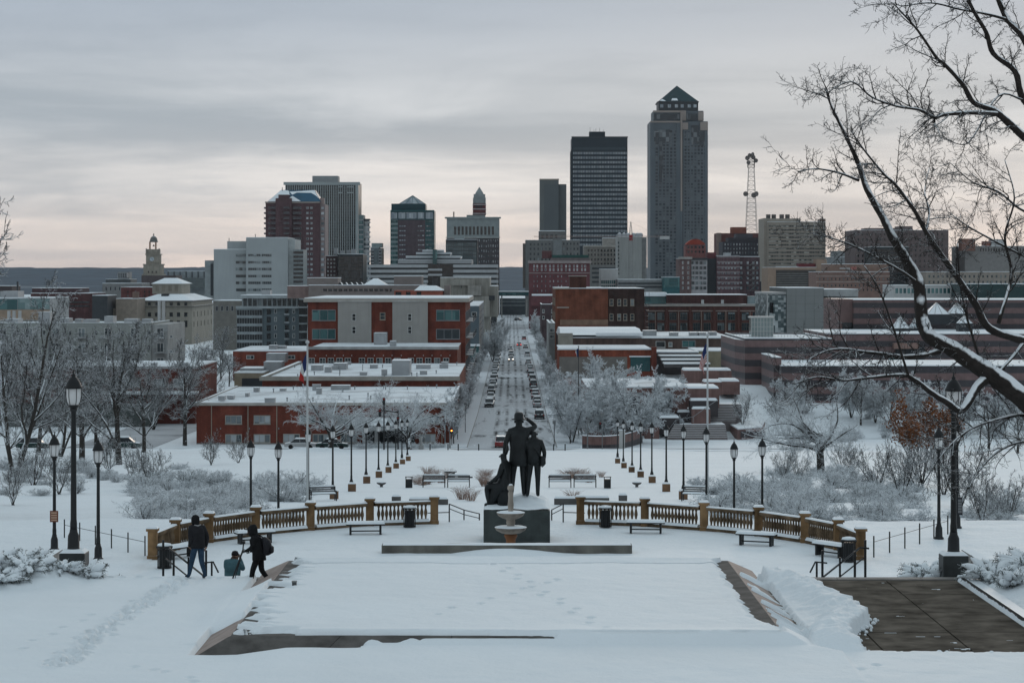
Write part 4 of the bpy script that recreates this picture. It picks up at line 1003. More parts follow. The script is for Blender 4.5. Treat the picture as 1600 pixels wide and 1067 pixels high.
# cream striped hospital-like block
d = 1350
CRM = mat('cream_panel', (0.37, 0.33, 0.28), 0.8, 0.08)
b = Bd('cream_office', 'cream office block with horizontal window strips and roof flues', 1199, 1290, 347, d, 34, CRM)
b.box('left_pier', 1193.5, 1198.9, 341, 440, CRM, d=1352, depth=30); b.box('attic', 1194, 1251, 341.5, 346.8, CRM, d=1354, depth=20); b.box('corner_house', 1281, 1290, 342, 346.8, mat('brown_house', (0.22, 0.16, 0.13), 0.8), d=1352, depth=8)
b.grid(1201, 1289, 350.5, 414.9, 22, 11, 0.05, 0.52, .45, CRM, glassmat('strip_panes', dark=(0.02, 0.035, 0.035), lite=(0.5, 0.5, 0.46), p=0.28, cell=(1.5, 2.19)))
for px in (1198, 1206.5, 1219, 1228): 
    b.box('flue', px, px + 6, 335.2, 341.3, mat('flue_dark', (0.13, 0.12, 0.115), 0.7), d=1360, depth=4)
TAN = mat('tan_panel', (0.36, 0.26, 0.195), 0.8, 0.1)
b = Bd('louvred_garage', 'tan garage block with dark louvred front below the cream office', 1200, 1276, 418, 1200, 30, TAN)
b.front('grille_back', 1212.5, 1274.5, 422, 455, mat('grille_dark', (0.075, 0.065, 0.06), 0.8), .3)
for i in range(8): b.front('louvre', 1213, 1262, 427 + 3.5 * i, 428.3 + 3.5 * i, mat('louvre_grey', (0.20, 0.20, 0.19), 0.7), .6)
b.box('red_box', 1248, 1275, 412, 417.7, mat('red_box_wall', (0.17, 0.03, 0.035), 0.8), d=1204, depth=10); b.box('stair_tower', 1275.5, 1292, 405, 460, TAN, d=1202, depth=12); b.box('tower_slot', 1284, 1289, 416, 422, GLB, d=1201.8, depth=.15)
b.box('white_row', 1213, 1246, 416, 417.8, WHT, d=1203, depth=3)
RB = mat('rose_brick', (0.24, 0.15, 0.125), 0.85, 0.15, 0.3)
b = Bd('rose_brick_block', 'long rose brick block with pale string courses behind the grey museum', 1276, 1390, 425, 1100, 30, RB)
b.box('upper_stage', 1291, 1388, 413, 424.8, mat('rose_upper', (0.26, 0.17, 0.135), 0.85), d=1108, depth=18); b.box('upper_snow', 1291, 1388, 412.2, 412.9, SNOWF, d=1108, depth=18); b.box('salmon_panel', 1330, 1338, 417, 421.5, mat('salmon', (0.5, 0.16, 0.13), .8), d=1107.7, depth=.25); b.box('white_panel', 1312, 1328, 418.5, 420.5, WHT, d=1107.7, depth=.25)
for r_ in (431, 440): b.band('string_course', r_, r_ + 1.2, mat('rose_stone', (0.38, 0.33, 0.30), .8), .2)
b.wins([1281 + 6.2 * i for i in range(18)], [436, 446, 453], 2.6, 4, (RB, GL), sill=False)
b = Bd('grey_roof_hall', 'far grey hall with shallow roofs behind the stair tower', 1291, 1345, 402, 1600, 40, mat('grey_hall', (0.22, 0.235, 0.24), 0.7))
b.box('roof_house', 1301, 1322, 392, 401.7, mat('grey_house', (0.25, 0.265, 0.265), 0.7, snow=.5), d=1610, depth=12)
d = 1300
GV = mat('mauve_stone', (0.185, 0.145, 0.14), 0.85, 0.12, 0.2)
b = Bd('mauve_office', 'massive mauve stone office block with square windows behind bare branches', 1336, 1482, 360, d, 40, GV)
b.box('centre_stage', 1405, 1426, 353.5, 359.8, GV, d=1304, depth=16); b.box('left_stage', 1352, 1398, 356.5, 359.8, GV, d=1304, depth=16)
b.wins([1341 + 6.9 * i for i in range(20) ], [366 + 8.4 * j for j in range(8)], 3.0, 4.4, (GV, GLB), sill=False)
b = Bd('black_annex', 'black glass annex standing before the mauve office block', 1361, 1420, 386, 1250, 24, mat('annex_black', (0.03, 0.038, 0.042), 0.5))
b.grid(1362, 1419, 389, 440, 12, 8, .1, .25, .2, FRD, GLB)
GB = mat('grey_bank', (0.27, 0.26, 0.25), 0.8, 0.1)
b = Bd('grey_long_office', 'pale grey long office with row of vents at the far right', 1508, 1640, 385, 1300, 40, GB)
b.grid(1530, 1638, 388, 393, 26, 1, .5, .1, .3, GB, GLB)
b.box('red_house', 1503, 1524, 373, 392, mat('red_house_wall', (0.25, 0.13, 0.10), .8), d=1296, depth=10); b.box('white_tank', 1549, 1572, 374, 384.7, WHT, d=1306, depth=8); b.box('red_tank', 1538, 1548, 377, 384.7, mat('red_tank_wall', (0.3, 0.12, .09), .8), d=1306, depth=8)
b = Bd('beige_low_terrace', 'beige low office range under the pale grey long office', 1447, 1640, 425, 1200, 30, mat('beige_range', (0.32, 0.28, 0.24), .8))
b.wins([1452 + 7 * i for i in range(22)], [432, 441], 3, 4.4, (BGE, GL), sill=False)
b = Bd('green_glass_low', 'low green glazed range with snowy roof at the far right', 1500, 1640, 444, 1000, 30, mat('dark_green_wall', (0.02, 0.05, 0.05), .5))
b = Bd('white_low_range', 'low white range with snow roof between brick block and green range', 1396, 1500, 446, 1020, 30, WHT)
b.grid(1398, 1498, 449, 460, 16, 1, .3, .3, .2, WHT, GLT)
# ---------------------------------------------------------------- left half, nearer
d = 1100
WO = mat('white_precast', (0.40, 0.43, 0.435), 0.75, 0.06, 0.1, streak=0.06)
b = Bd('white_precast_office', 'big pale precast office block with short window strips, left of the plum tower', 384.5, 450, 371.5, d, 34, WO)
b.box('left_mass', 334, 384.4, 390, 470, WO, d=1103, depth=30); b.box('left_mass_snow', 334, 384.4, 389.2, 389.9, SNOWF, d=1103, depth=30); b.box('mid_stage', 355, 384.4, 377, 389.1, WO, d=1108, depth=16)
b.box('end_wing', 320, 333.9, 407, 470, mat('end_wing_panel', (0.30, 0.33, 0.335), .75), d=1106, depth=20); b.box('wing_slots', 329, 333, 412, 462, FRD, d=1105.8, depth=.15)
b.box('right_return', 450.1, 461, 374, 470, mat('precast_return', (0.46, 0.49, 0.49), .75), d=1102, depth=30)
b.box('right_wing', 458, 474, 390, 470, mat('strip_wing', (0.26, 0.29, 0.295), .7), d=1099, depth=20)
for i in range(9): b.box('wing_strip', 458.5, 473.5, 393 + 6.5 * i, 396.5 + 6.5 * i, GLB, d=1098.7, depth=.25)
rr = [399, 410, 420.5, 431.5, 442, 453]
for r_ in rr:
    b.win(397.5, r_, 20, 4.4, (WO, GL), nx=6, sill=False, fr=.1); b.win(416.5, r_, 16, 4.4, (WO, GL), nx=5, sill=False, fr=.1)
    b.box('window', 368.5, 384.2, r_ - 2, r_ + 2, GL, d=1102.7, depth=.25)
q = MB()
for px in (358, 399, 437, 470): q.tube([(X(px, 1110), 1110, Z(372 if px > 380 else 377, 1110)), (X(px, 1110), 1110, Z(366 if px > 380 else 372, 1110))], .2, 4)
q.build('antenna', FRD, b.r, kind='stuff')
b = Bd('dark_brick_annex', 'small dark brick annex with pale windows under the striped tower', 509, 527, 400, 1160, 20, brickmat('annex_brick', (0.10, 0.06, 0.06)))
b.wins([512.5, 517.5, 522.5], [405.5, 411.5, 417.5, 424, 430], 2.2, 2.4, (FRW, GLW), sill=False)
b = Bd('black_low_office', 'black glass low office with rooftop plant under the striped tower', 527.5, 567, 397.5, 1150, 30, mat('black_panel', (0.012, 0.017, 0.02), .4))
b.grid(528.5, 566, 400, 446, 10, 8, .06, .12, .2, mat('black_grid', (0.02, 0.027, 0.03), .5), GLB)
b.units([(521, 527, 388, 397, 1156, 4), (531, 537, 392, 397.3, 1158, 4), (541, 547, 391, 397.3, 1160, 4), (549, 556, 389.5, 397.3, 1158, 5)], 1150, FRG)
CC = mat('brutal_concrete', (0.37, 0.355, 0.315), .85, .12, .3, streak=.25)
d = 850
b = Bd('concrete_theatre', 'blocky raw concrete theatre with few openings beside the street end', 688, 765, 434, d, 60, CC)
b.box('stepped_block', 704, 742, 436.5, 446, CC, d=848.5, depth=1.4); b.box('lower_shelf', 731, 752, 446, 462, mat('shelf_concrete', (0.33, 0.315, 0.285), .85, streak=.2), d=846, depth=3.9); b.box('street_wing', 765.1, 778, 447.5, 495, CC, d=852, depth=30); b.box('wing_snow', 765.1, 778, 446.6, 447.4, SNOWF, d=852, depth=30)
b.box('base_block', 690, 765, 463, 495, CC, d=847, depth=2.9)
b.box('opening', 732, 738.5, 463.5, 478, FRD, d=846.8, depth=.15); b.box('opening', 764, 773, 462, 469, FRD, d=846.7, depth=5); b.front('slot', 720.5, 721.5, 446.5, 450, FRD, .1)
d = 720
TP = mat('taupe_stucco', (0.25, 0.215, 0.20), .85, .1, .3)
b = Bd('taupe_hall', 'long low taupe stucco hall with roof houses behind the brick apartments', 482, 660, 446, d, 40, TP)
b.box('roof_house', 480, 528, 434.5, 446, TP, d=724, depth=14); b.box('house_snow', 480, 528, 433.6, 434.4, SNOWF, d=724, depth=14)
b.box('roof_house', 615.5, 659, 432, 446, TP, d=726, depth=14); b.box('house_snow', 615.5, 659, 431.1, 431.9, SNOWF, d=726, depth=14)
b.box('rose_wing', 449, 481.9, 447, 466, mat('rose_stucco', (0.24, 0.17, 0.155), .85), d=722, depth=20); b.box('wing_snow', 449, 481.9, 446.2, 446.9, SNOWF, d=722, depth=20)
for i in range(9):
    q = MB(); n = 6; xx = X(524 + 8 * i, 728); pr = [(xx - .75 + 1.5 * j / n, Z(446, 728) + .95 * math.sin(math.pi * j / n)) for j in range(n + 1)]
    vs = [(x, 726.5, z) for x, z in pr] + [(x, 731, z) for x, z in pr]
    q.add(vs, [(j, j + 1, n + 2 + j, n + 1 + j) for j in range(n)], 0); q.add(vs, [tuple(range(n, -1, -1)), tuple(range(n + 1, 2 * n + 2))], 1); q.build('vault_skylight', [SNOWF, FRD], b.r)
q = MB(); x0, x1 = X(567, 724), X(603, 724); q.frus((x0, x1, 724, 740), Z(445.4, 724), (x0 + 3, x1 - 3, 730, 733), Z(435, 724)); q.build('hip_roof', SNOWF, b.r)
b.front('clerestory', 503, 612, 451.5, 455, GLB, .12)
for i in range(14): b.front('clerestory_pier', 503 + 8 * i, 505 + 8 * i, 451, 455.3, TP, .25)
d = 660
b = Bd('terracotta_house', 'small orange stucco wing with white hip roof among the roofs', 616, 692, 454, d, 16, mat('orange_stucco', (0.36, 0.11, 0.075), .85), snow=False)
q = MB(); q.frus((X(647, d), X(694, d), d - .6, d + 17), Z(454, d), (X(655, d), X(680, d), d + 5, d + 10), Z(446.5, d)); q.build('hip_roof', SNOWF, b.r)
for a, c in ((618, 627), (634.5, 641.5), (651, 658)): b.front('window', a, c, 456, 465, GLB, .1)
b.box('grey_return', 694, 703, 446, 466, TP, d=662, depth=10)
# blue-grey apartments
d = 760
BG = mat('blue_grey_cladding', (0.135, 0.17, 0.185), .7, .06, .2)
b = Bd('blue_grey_apartments', 'blue grey apartment block with glazed balconies and white floor bands', 370, 478, 480, d, 26, BG)
fl = [486.8, 499.5, 512.5, 525.2, 538]
b.front('floor_band', 369, 467, 478.3, 482, mat('pale_blue_band', (0.36, 0.40, 0.41), .7), 1.0)
b.grid(370.3, 410, 482, 546, 10, 5, .07, .34, .55, mat('balcony_band', (0.34, 0.38, 0.395), .7), GLB)
for i, r_ in enumerate(fl):
    b.win(420, r_, 6.5, 9, (FRD, GLB), nx=2, sill=False); b.win(448, r_, 5.5, 9.5, (FRD, GLB), sill=False); b.front('balcony_rail', 444.5, 452.5, r_ + 3, r_ + 5.5, mat('pale_blue_band2', (0.36, 0.40, 0.41), .7), .9)
    b.win(430.5, r_ - .5, 4, 7, (FRW, GL), sill=False); b.win(459, r_ - .5, 4, 7, (FRW, GL), sill=False)
b.box('glass_return', 467.1, 480, 466, 550, GLB, d=758.9, depth=1.0)
for i in range(7): b.box('return_band', 467.1, 480, 466 + 12.8 * i, 468.5 + 12.8 * i, mat('pale_blue_band3', (0.34, 0.38, 0.39), .7), d=758.5, depth=.35)
b.box('penthouse', 378, 466, 466.5, 479.8, GL, d=763, depth=18)
for i in range(12): b.box('penthouse_pier', 378 + 7.7 * i, 380 + 7.7 * i, 466.6, 478, mat('pent_pier', (0.40, 0.44, 0.45), .7), d=762.6, depth=.35)
b.box('roof_slab', 375, 480, 461.5, 466.3, mat('roof_slab_pale', (0.42, 0.46, 0.47), .7, snow=.6), d=760.5, depth=24); b.box('roof_snow', 376, 479, 460.7, 461.4, SNOWF, d=761, depth=23); b.box('roof_house', 409, 422, 453.5, 460.6, HVAC, d=768, depth=6)
d = 640
b = Bd('steel_blue_house', 'narrow steel blue apartment house on the street behind the brick apartments', 729, 748.5, 478.5, d, 110, mat('steel_blue', (0.12, 0.155, 0.175), .7, .08))
b.sidewins('R', 6, [489, 499, 509, 519, 529], 14, 3.4, (FRG, GLS), y0=650, y1=745, sill=False)
b.win(741, 491, 8, 7, (FRW, GL), sill=False); b.front('teal_shopfront', 729, 748, 541, 558, GLT, .2); b.front('snow_canopy', 727, 750, 537.5, 540.5, SNOWF, 2.4)
# ---------------------------------------------------------------- the brick complex left of the street
BR = brickmat('orange_red_brick', (0.215, 0.050, 0.028), var=0.3)
GSTU = mat('grey_stucco', (0.40, 0.385, 0.36), .85, .06, .4, streak=.08)
d = 516
b = Bd('brick_apartments', 'four storey red brick apartments with two grey stair towers and teal windows', 481, 727, 470, d, 60, BR, snow=False)
CRN = mat('cream_cornice2', (0.46, 0.43, 0.385), .8, .08)
MB().box(b.x0 - .9, b.x1 + .9, d - .9, d + 60.5, Z(472, d), Z(466.6, d)).build('cornice', CRN, b.r)
MB().box(b.x0 - .7, b.x1 + .7, d - .7, d + 60.3, Z(466.5, d), Z(465.2, d)).build('roof', SNOWF, b.r)
b.front('stair_tower', 528.5, 580.5, 471.4, 545, GSTU, 1.0); b.front('stair_tower', 613.5, 668.5, 471.4, 545, GSTU, 1.0)
b.front('tower_cap', 527.5, 581.5, 469.6, 471.3, mat('tower_cap_white', (.55, .54, .52), .8), 1.2); b.front('tower_cap', 612.5, 669.5, 469.6, 471.3, mat('tower_cap_white', (.55, .54, .52), .8), 1.2)
for cx in (506, 700):
    b.win(cx, 492.5, 37, 17, (FRG, GLT), nx=3, panes=True, sill=True); b.win(cx, 522, 37, 16, (FRG, GLT if cx < 600 else GL), nx=3, panes=True, sill=True)
for cx in (553.5, 640.5):
    for cy in (495.5, 515.5):
        o = b.win(cx, cy, 6.5, 11.5, (FRW, GLB), nx=1, ny=2, sill=False); o.location.y -= 1.0
b.win(597.8, 494, 8.5, 11.5, (FRT, GL), nx=1, ny=2); b.win(586, 523, 2.6, 4, (FRT, GLW), sill=False)
for cy, hh in ((495, 10), (521, 10), (548, 10), (572, 10)):
    for i in range(4):
        y_ = d + 8 + 13 * i
        MB().box(b.x1 + .003, b.x1 + 1.7, y_, y_ + 6, Z(cy + 8, d) - .2, Z(cy + 8, d)).build('balcony_slab', mat('balcony_concrete', (.3, .3, .3), .8, snow=.6), b.r)
        q = MB()
        for a in range(9): q.box(b.x1 + 1.62, b.x1 + 1.68, y_ + a * .74, y_ + a * .74 + .05, Z(cy + 8, d) + .01, Z(cy + 8, d) + 1.05)
        q.box(b.x1 + 1.6, b.x1 + 1.7, y_, y_ + 6, Z(cy + 8, d) + 1.06, Z(cy + 8, d) + 1.14); q.build('railing', FRD, b.r, kind='stuff')
    b.sidewins('R', 8, [cy], 14, 15, (FRG, GL), sill=False)
b.clutter(0, 3)
d = 480
b = Bd('brick_lower_range', 'lower red brick range with strip of white cross windows below the stair towers', 483, 714.5, 545, d, 35.9, BR, par=.0)
b.band('eave', 541.6, 546, mat('grey_eave', (.42, .42, .41), .8), .35)
cx = [487, 504, 517, 530.5, 543.5, 565.5, 579, 593, 606.5, 621, 642, 655.5, 669, 683, 697]
for c in cx: b.win(c, 564.5, 9.5, 11, (FRW, GL), nx=2, ny=2, sill=False, fr=.1); b.front('wall_light', c + 5.5, c + 6.7, 554.5, 556, FRW, .25)
b.units([(584, 603, 521, 541.6, 500, 6), (609, 618, 533.5, 541.6, 490, 4)], 500)
d = 405
b = Bd('brick_middle_range', 'flat roofed red brick range with many rooftop units in middle of complex', 410, 714.5, 594, d, 72, BR)
b.band('eave', 588, 594.5, mat('tan_eave', (.36, .33, .29), .8), .5)
MB().box(b.x0 - .4, b.x0 + .35, d + .01, d + 72, Z(590.5, d), Z(588.3, d)).build('roof_edge', mat('tan_eave2', (.40, .37, .33), .8, snow=.6), b.r)
for i in range(10): b.win(428 + 30 * i, 607, 20, 5, (FRW, GL), nx=3, sill=False)
b.units([(486, 503, 571.5, 581, 440, 4), (507, 517, 574, 582.5, 432, 3), (521, 541, 568.5, 580, 445, 5), (578, 589, 570.5, 578, 450, 4), (562, 573, 582, 586, 420, 2), (596, 604, 578, 586.5, 418, 2.5), (612, 640, 564.2, 585.8, 420, 8), (650, 672, 570.5, 578.5, 448, 4), (656, 667, 580, 585.5, 422, 2), (566, 567.2, 570, 581, 440, .4)], 420)
b.clutter(4, 5, 16)
d = 350
b = Bd('brick_office', 'single long red brick office with snowy flat roof facing the cross street', 307, 701.5, 633, d, 54, BR)
b.band('eave', 629, 633.4, mat('white_eave', (.50, .47, .43), .8), .45)
for side_x in (b.x0 - .45, b.x1 + .1): MB().box(side_x, side_x + .35, d + .01, d + 54, Z(631, d), Z(629.1, d)).build('roof_edge', mat('white_eave2', (.50, .47, .43), .8, snow=.6), b.r)
for cx, cy in ((365, 655.5), (409.5, 655.5), (365, 685), (409.5, 685), (455.5, 684.5), (501.5, 684.5), (545, 684.5), (668, 684.5), (540, 655), (480, 655), (675, 655)):
    b.win(cx, cy, 26, 13.5, (mat('pale_window_frame', (.42, .40, .36), .7), GLW), nx=3, panes=True)
b.front('entrance_recess', 570, 648, 668.5, 697, GLB, .06)  # black sheet stands for the shade of the recess under the canopy
for i in range(8): b.front('entrance_mullion', 570 + 11 * i, 571.2 + 11 * i, 668.5, 697, FRD, .16)
MB().box(X(549, d), X(656, d), d - 7, d - .01, Z(668, d), Z(660, d)).build('canopy', mat('canopy_white', (.42, .43, .43), .8), b.r)
q = MB(); q.frus((X(548, d), X(657, d), d - 7.2, d - .01), Z(659.9, d), (X(556, d), X(650, d), d - 4, d - .01), Z(652, d)); q.build('canopy_snow', SNOWF, b.r)
for px in (569, 588, 640): MB().lathe([(.28, 0), (.28, 3.1)], (X(px, d - 6), d - 6, zg(d - 6)), 10).build('column', mat('column_grey', (.38, .38, .38), .8), b.r)
b.units([(341, 351, 619.5, 625.5, 356, 2), (355, 365, 619, 623, 362, 2), (383, 388, 615, 620, 370, 2), (396, 404, 606.5, 612, 385, 2), (437, 446, 608, 612, 388, 2), (517, 546, 603, 609.5, 392, 3)], 360)
q = MB(); q.tube([(X(387, 372), 372, Z(629, d)), (X(387, 372), 372, Z(614, 372))], .08, 5); q.tube([(X(695.5, d), d - .12, zg(d)), (X(695.5, d), d - .12, Z(632, d))], .1, 5); q.build('drain_pipe', FRG, b.r, kind='stuff')
b.clutter(3, 6, 14)
for px in (330, 387, 432, 480, 525, 690): b.front('downpipe', px, px + 1.1, 634, 698, FRT, .12)
b.front('plinth_course', 307, 569, 692, 698, mat('plinth_grey', (.22, .20, .19), .85, .2, .5), .08)
for px in (352, 397, 443, 489, 533): b.front('wall_lamp', px - 8, px - 6.6, 668, 670.5, FRG, .3)
# bits west of it
d = 470
b = Bd('tan_garage', 'low tan garage with dark doorway left of the brick complex', 366, 412, 583, d, 30, mat('tan_block', (.33, .275, .20), .85))
b.front('doorway', 378, 410, 591, 606, FRD, .05); b.units([(416, 446, 553, 566, 500, 6), (412, 440, 566, 582, 480, 6), (375, 410, 576, 582, 476, 10)], 480)
d = 590
b = Bd('red_flat_range', 'low red brick range with flat snow roof below the blue grey apartments', 364, 482, 549, d, 40, BR)
b.wins([391, 455], [558], 12, 6, (FRW, GL), nx=2, sill=False); b.units([(420, 432, 540, 548.5, 600, 4), (433, 446, 541, 548.5, 604, 4)], 600)
# ---------------------------------------------------------------- far left
d = 460
GAP = mat('grey_green_stucco', (.36, .38, .36), .85, .06, .4, streak=.1)
b = Bd('grey_apartments', 'long grey green apartment block with small balconies at far left', -40, 236, 508, d, 25, GAP, par=.45)
b.box('end_wall', 236.1, 262, 507, 590, mat('end_wall_plaster', (.42, .43, .42), .85, streak=.15), d=460.4, depth=24.4)
MB().box(X(236.1, d) + .1, X(236.1, d) + .75, d + 24.9, d + 25.6, zg(d) - .6, Z(524, d)).build('red_downpipe', brickmat('red_quoin', (.3, .06, .04)), b.r)
for cy in (520, 543, 566):
    for i in range(7):
        c = 103 + 41 * (i - 2.4)
        b.win(c, cy, 11.5, 15, (FRW, GL), nx=2, sill=False)
        MB().box(X(c - 9, d), X(c + 9, d), d - 1.3, d - .003, Z(cy + 9, d), Z(cy + 8, d)).build('balcony_slab', mat('balcony_concrete2', (.2, .2, .2), .8, snow=.6), b.r)
        q = MB()
        for a in range(13): q.box(X(c - 9, d) + a * .19, X(c - 9, d) + a * .19 + .03, d - 1.28, d - 1.24, Z(cy + 7.9, d), Z(cy + 1.5, d))
        q.box(X(c - 9, d), X(c + 9, d), d - 1.3, d - 1.22, Z(cy + 1.4, d), Z(cy + .9, d)); q.build('railing', FRD, b.r, kind='stuff')
        b.win(c - 18, cy, 5.5, 8, (GAP, GLB), sill=False); b.win(c + 17, cy + 6, 5, 5, (FRW, GLW), sill=False)
b.front('downpipe', 76, 78, 506, 590, FRG, .3)
b.units([(8, 28, 499, 506, 470, 5), (60, 78, 488, 505, 475, 6), (94, 108, 498, 505.5, 466, 4), (117, 127, 499, 505.5, 468, 3), (130, 150, 500, 505.8, 466, 4), (163, 177, 495, 505.5, 468, 4), (194, 214, 499, 505.8, 468, 4), (222, 236, 499, 504, 470, 3)], 470)
q = MB()
for px in (249, 255.5): q.lathe([(.35, 0), (.35, 5)], (X(px, 480), 480, Z(508, 480)), 8)
for px in (14, 22, 31): q.lathe([(.35, 0), (.35, 5)], (X(px, 480), 480, Z(508, 480) - 2), 8)
q.build('flue_pipe', WHT, b.r, kind='stuff')
d = 410
b = Bd('brick_depot', 'long low brick depot with white windows behind the trees at left', -40, 305, 575, d, 30, brickmat('dull_red_brick', (.18, .045, .03)))
b.clutter(5, 8, 8)
b.band('eave', 572, 576, mat('depot_eave', (.42, .42, .42), .8, snow=.6), .4)
for cx in (40, 80, 182, 205, 216, 250, 280): b.win(cx, 598, 18 if cx != 216 else 9, 13, (FRW, GLW), nx=3)
b.box('white_fascia', 150, 305, 613, 616, SNOWF, d=405, depth=4.9); b.box('lower_wall', 0, 240, 632, 665, mat('green_grey_wall', (.10, .115, .11), .85), d=400, depth=4)
d = 900
FED = mat('buff_limestone', (.36, .335, .285), .85, .1, .3, streak=.15)
b = Bd('limestone_federal', 'buff limestone civic building with hipped snow roof and square attic', 215, 300, 476, d, 63, FED, snow=False)
MB().box(b.x0 - .8, b.x1 + .8, d - .8, d + 63.8, Z(479.6, d), Z(478, d)).build('cornice', mat('dark_cornice', (.17, .16, .14), .8, snow=.5), b.r)
MB().box(b.x0 - .4, b.x1 + .4, d - .4, d + 63.4, Z(471.2, d), Z(469.8, d)).build('eave', mat('eave_brown', (.13, .11, .10), .8), b.r)
MB().box(b.x0 + .3, b.x1 - .3, d + .3, d + 62.7, Z(477.9, d), Z(471.3, d)).build('attic_wall', FED, b.r)
q = MB(); q.frus((b.x0 - .4, b.x1 + .4, d - .4, d + 63.4), Z(469.7, d), (b.x0 + 6, b.x1 - 6, d + 12, d + 50), Z(460, d)); q.build('hip_roof', SNOWF, b.r)
b.box('belvedere', 238, 284, 443.5, 459, FED, d=918, depth=24)
q = MB(); q.frus((X(236, 918), X(287, 918), 917, 944), Z(443.4, 918), (X(252, 918), X(270, 918), 927, 932), Z(434.5, 918)); q.build('belvedere_roof', SNOWF, b.r)
for px in (243, 253, 263, 273): b.box('belvedere_panel', px, px + 5, 446.5, 455, mat('belv_panel', (.27, .24, .2), .8), d=917.7, depth=.25)
cx = [222.2 + 11.35 * i for i in range(7)]
b.wins(cx, [475], 5.6, 5.4, (FED, GLB), sill=False); b.wins(cx, [491.5], 6, 7.4, (FED, GLB), sill=False); b.wins(cx, [506], 6, 11, (FED, GLB), sill=False)
b.sidewins('R', 6, [491.5, 507], 6, 9, (FED, GLB), sill=False)
b.box('roof_hatch', 252, 263, 459.5, 463.5, FRD, d=908, depth=3)
b = Bd('tan_blank_block', 'blank tan stucco block left of the limestone civic building', 181, 214, 467, 880, 20, mat('tan_stucco', (.30, .25, .205), .85))
b.box('left_step', 170, 180.9, 482, 510, mat('tan_stucco2', (.29, .245, .2), .85), d=882, depth=16); b.box('chimney', 207, 215, 456, 470, brickmat('chimney_brick', (.24, .16, .13)), d=884, depth=4)
b = Bd('red_civic_wing', 'low dark red brick wing in front of the clock tower', 189, 239, 449, 1000, 24, brickmat('wing_red', (.15, .05, .045)))
b.wins([200, 212, 226, 233], [456, 462], 2.6, 3.6, (brickmat('wing_red', (.15, .05, .045)), GL), sill=False)
b = Bd('pillared_hall', 'long flat pillared hall with pale glass panels against the hills', 262, 322, 424, 1500, 24, mat('hall_wall', (.26, .29, .30), .7))
for i in range(7): b.front('pillar', 262 + 9.4 * i, 263.4 + 9.4 * i, 424.5, 434, FRD, .5)
b.box('lower_tier', 274, 322, 434.5, 450, mat('hall_lower', (.13, .15, .15), .7, snow=.4), d=1490, depth=9)
b = Bd('plant_room_block', 'low dark block with pale plant tower left of the clock tower', 165, 204, 436.5, 1450, 24, mat('plant_dark', (.09, .10, .105), .7))
b.box('plant_tower', 184, 202, 425, 436.2, mat('plant_grey', (.25, .26, .26), .7), d=1454, depth=10); b.grid(186, 200, 427, 434, 4, 2, .4, .3, 4.6, FRG, GLB)
b = Bd('snow_roof_hall', 'wide hall with snow roof below the plant tower', 160, 222, 443, 1250, 26, mat('hall_grey', (.20, .20, .195), .75))
b.wins([166 + 7 * i for i in range(8)], [451], 2.6, 6, (FRG, GLB), sill=False)
b = Bd('teal_glass_garage', 'teal glazed low building with snowy roof at the left edge', -30, 78, 466, 700, 30, mat('pale_fascia', (.36, .385, .39), .7))
b.front('teal_glazing', -30, 27, 468, 484, GLT, .15); b.front('teal_glazing', 28, 77.5, 467, 483, glassmat('green_pale_glass', dark=(.09, .16, .16), lite=(.2, .27, .27), p=.4), .15); b.front('tan_base', -30, 78, 484, 500, mat('tan_base_wall', (.36, .27, .2), .85), .3)
b.box('upper_house', 0, 28, 455, 465.6, HVAC, d=706, depth=9)
b = Bd('dark_red_works', 'low dark red brick works with stepped roof at far left', 48, 144, 458.5, 900, 30, brickmat('works_brick', (.11, .045, .045)))
b.box('upper_range', 50, 125, 450.5, 458, brickmat('works_upper', (.09, .05, .055)), d=906, depth=20); b.box('upper_snow', 50, 125, 449.8, 450.4, SNOWF, d=906, depth=20)
for r_ in (471, 477): b.front('strip_window', 78, 140, r_, r_ + 2.4, GLB, .12)
b = Bd('black_shed', 'small black shed block between works and tan block', 144, 168, 462, 870, 20, mat('shed_black', (.05, .055, .06), .7))
b = Bd('far_left_stack', 'dark low building with chimney stack at the left horizon', -20, 18, 447, 1100, 20, mat('stack_brown', (.07, .055, .055), .8))
b.box('chimney', 26, 28.5, 440, 460, FRD, d=1098, depth=1)
b = Bd('grey_low_hall', 'low grey hall with snowy flat roof between civic building and blue apartments', 333, 379, 470, 830, 24, mat('grey_low', (.20, .19, .17), .85))
b.wins([339 + 8 * i for i in range(5)], [482], 4, 8, (FRG, GLB), sill=False)
# ---------------------------------------------------------------- right of the street
d = 640
OB = brickmat('old_orange_brick', (.21, .065, .032), var=.35, streak=.3)
DBB = brickmat('darker_brick', (.055, .026, .02), var=.3)  # right half of the warehouse is a darker brick
b = Bd('brick_warehouse', 'tall old orange brick warehouse with darker right half and roof block', 868, 950, 451, d, 50, OB)
b.box('darker_wing', 950.1, 1007, 451, 520, DBB, d=640.3, depth=48); b.box('wing_snow', 950.1, 1007, 450.2, 450.9, SNOWF, d=640.3, depth=48)
b.box('roof_block', 890.5, 916, 432, 450.6, brickmat('roof_block_brick', (.10, .035, .022)), d=640.2, depth=9); b.box('block_cap', 889.5, 917, 430.8, 431.9, CRN, d=639.9, depth=9.6)
b.front('stone_cap', 864, 890, 449.8, 451.6, CRN, .5); b.front('stone_strip', 870, 889, 479.6, 481.2, CRN, .12); b.front('patched_plaster', 875, 950, 499.5, 508, mat('patched_plaster', (.26, .17, .12), .85, .25, .8), .06)
k = d / F
for cx in (955.5, 967.5, 977, 988):  # first column: windows added in place of a narrow shadow
    for cy in (472.5, 495.5):
        s2 = place_win(b, X(cx, d), Z(cy, d), 6 * k, 10.5 * k, (FRT, GL), 1, 2, 'F', 'window', False, True, .12); s2.location.y += .3
b.sidewins('L', 5, [472, 494], 7, 11, (FRT, GL))
q = MB()
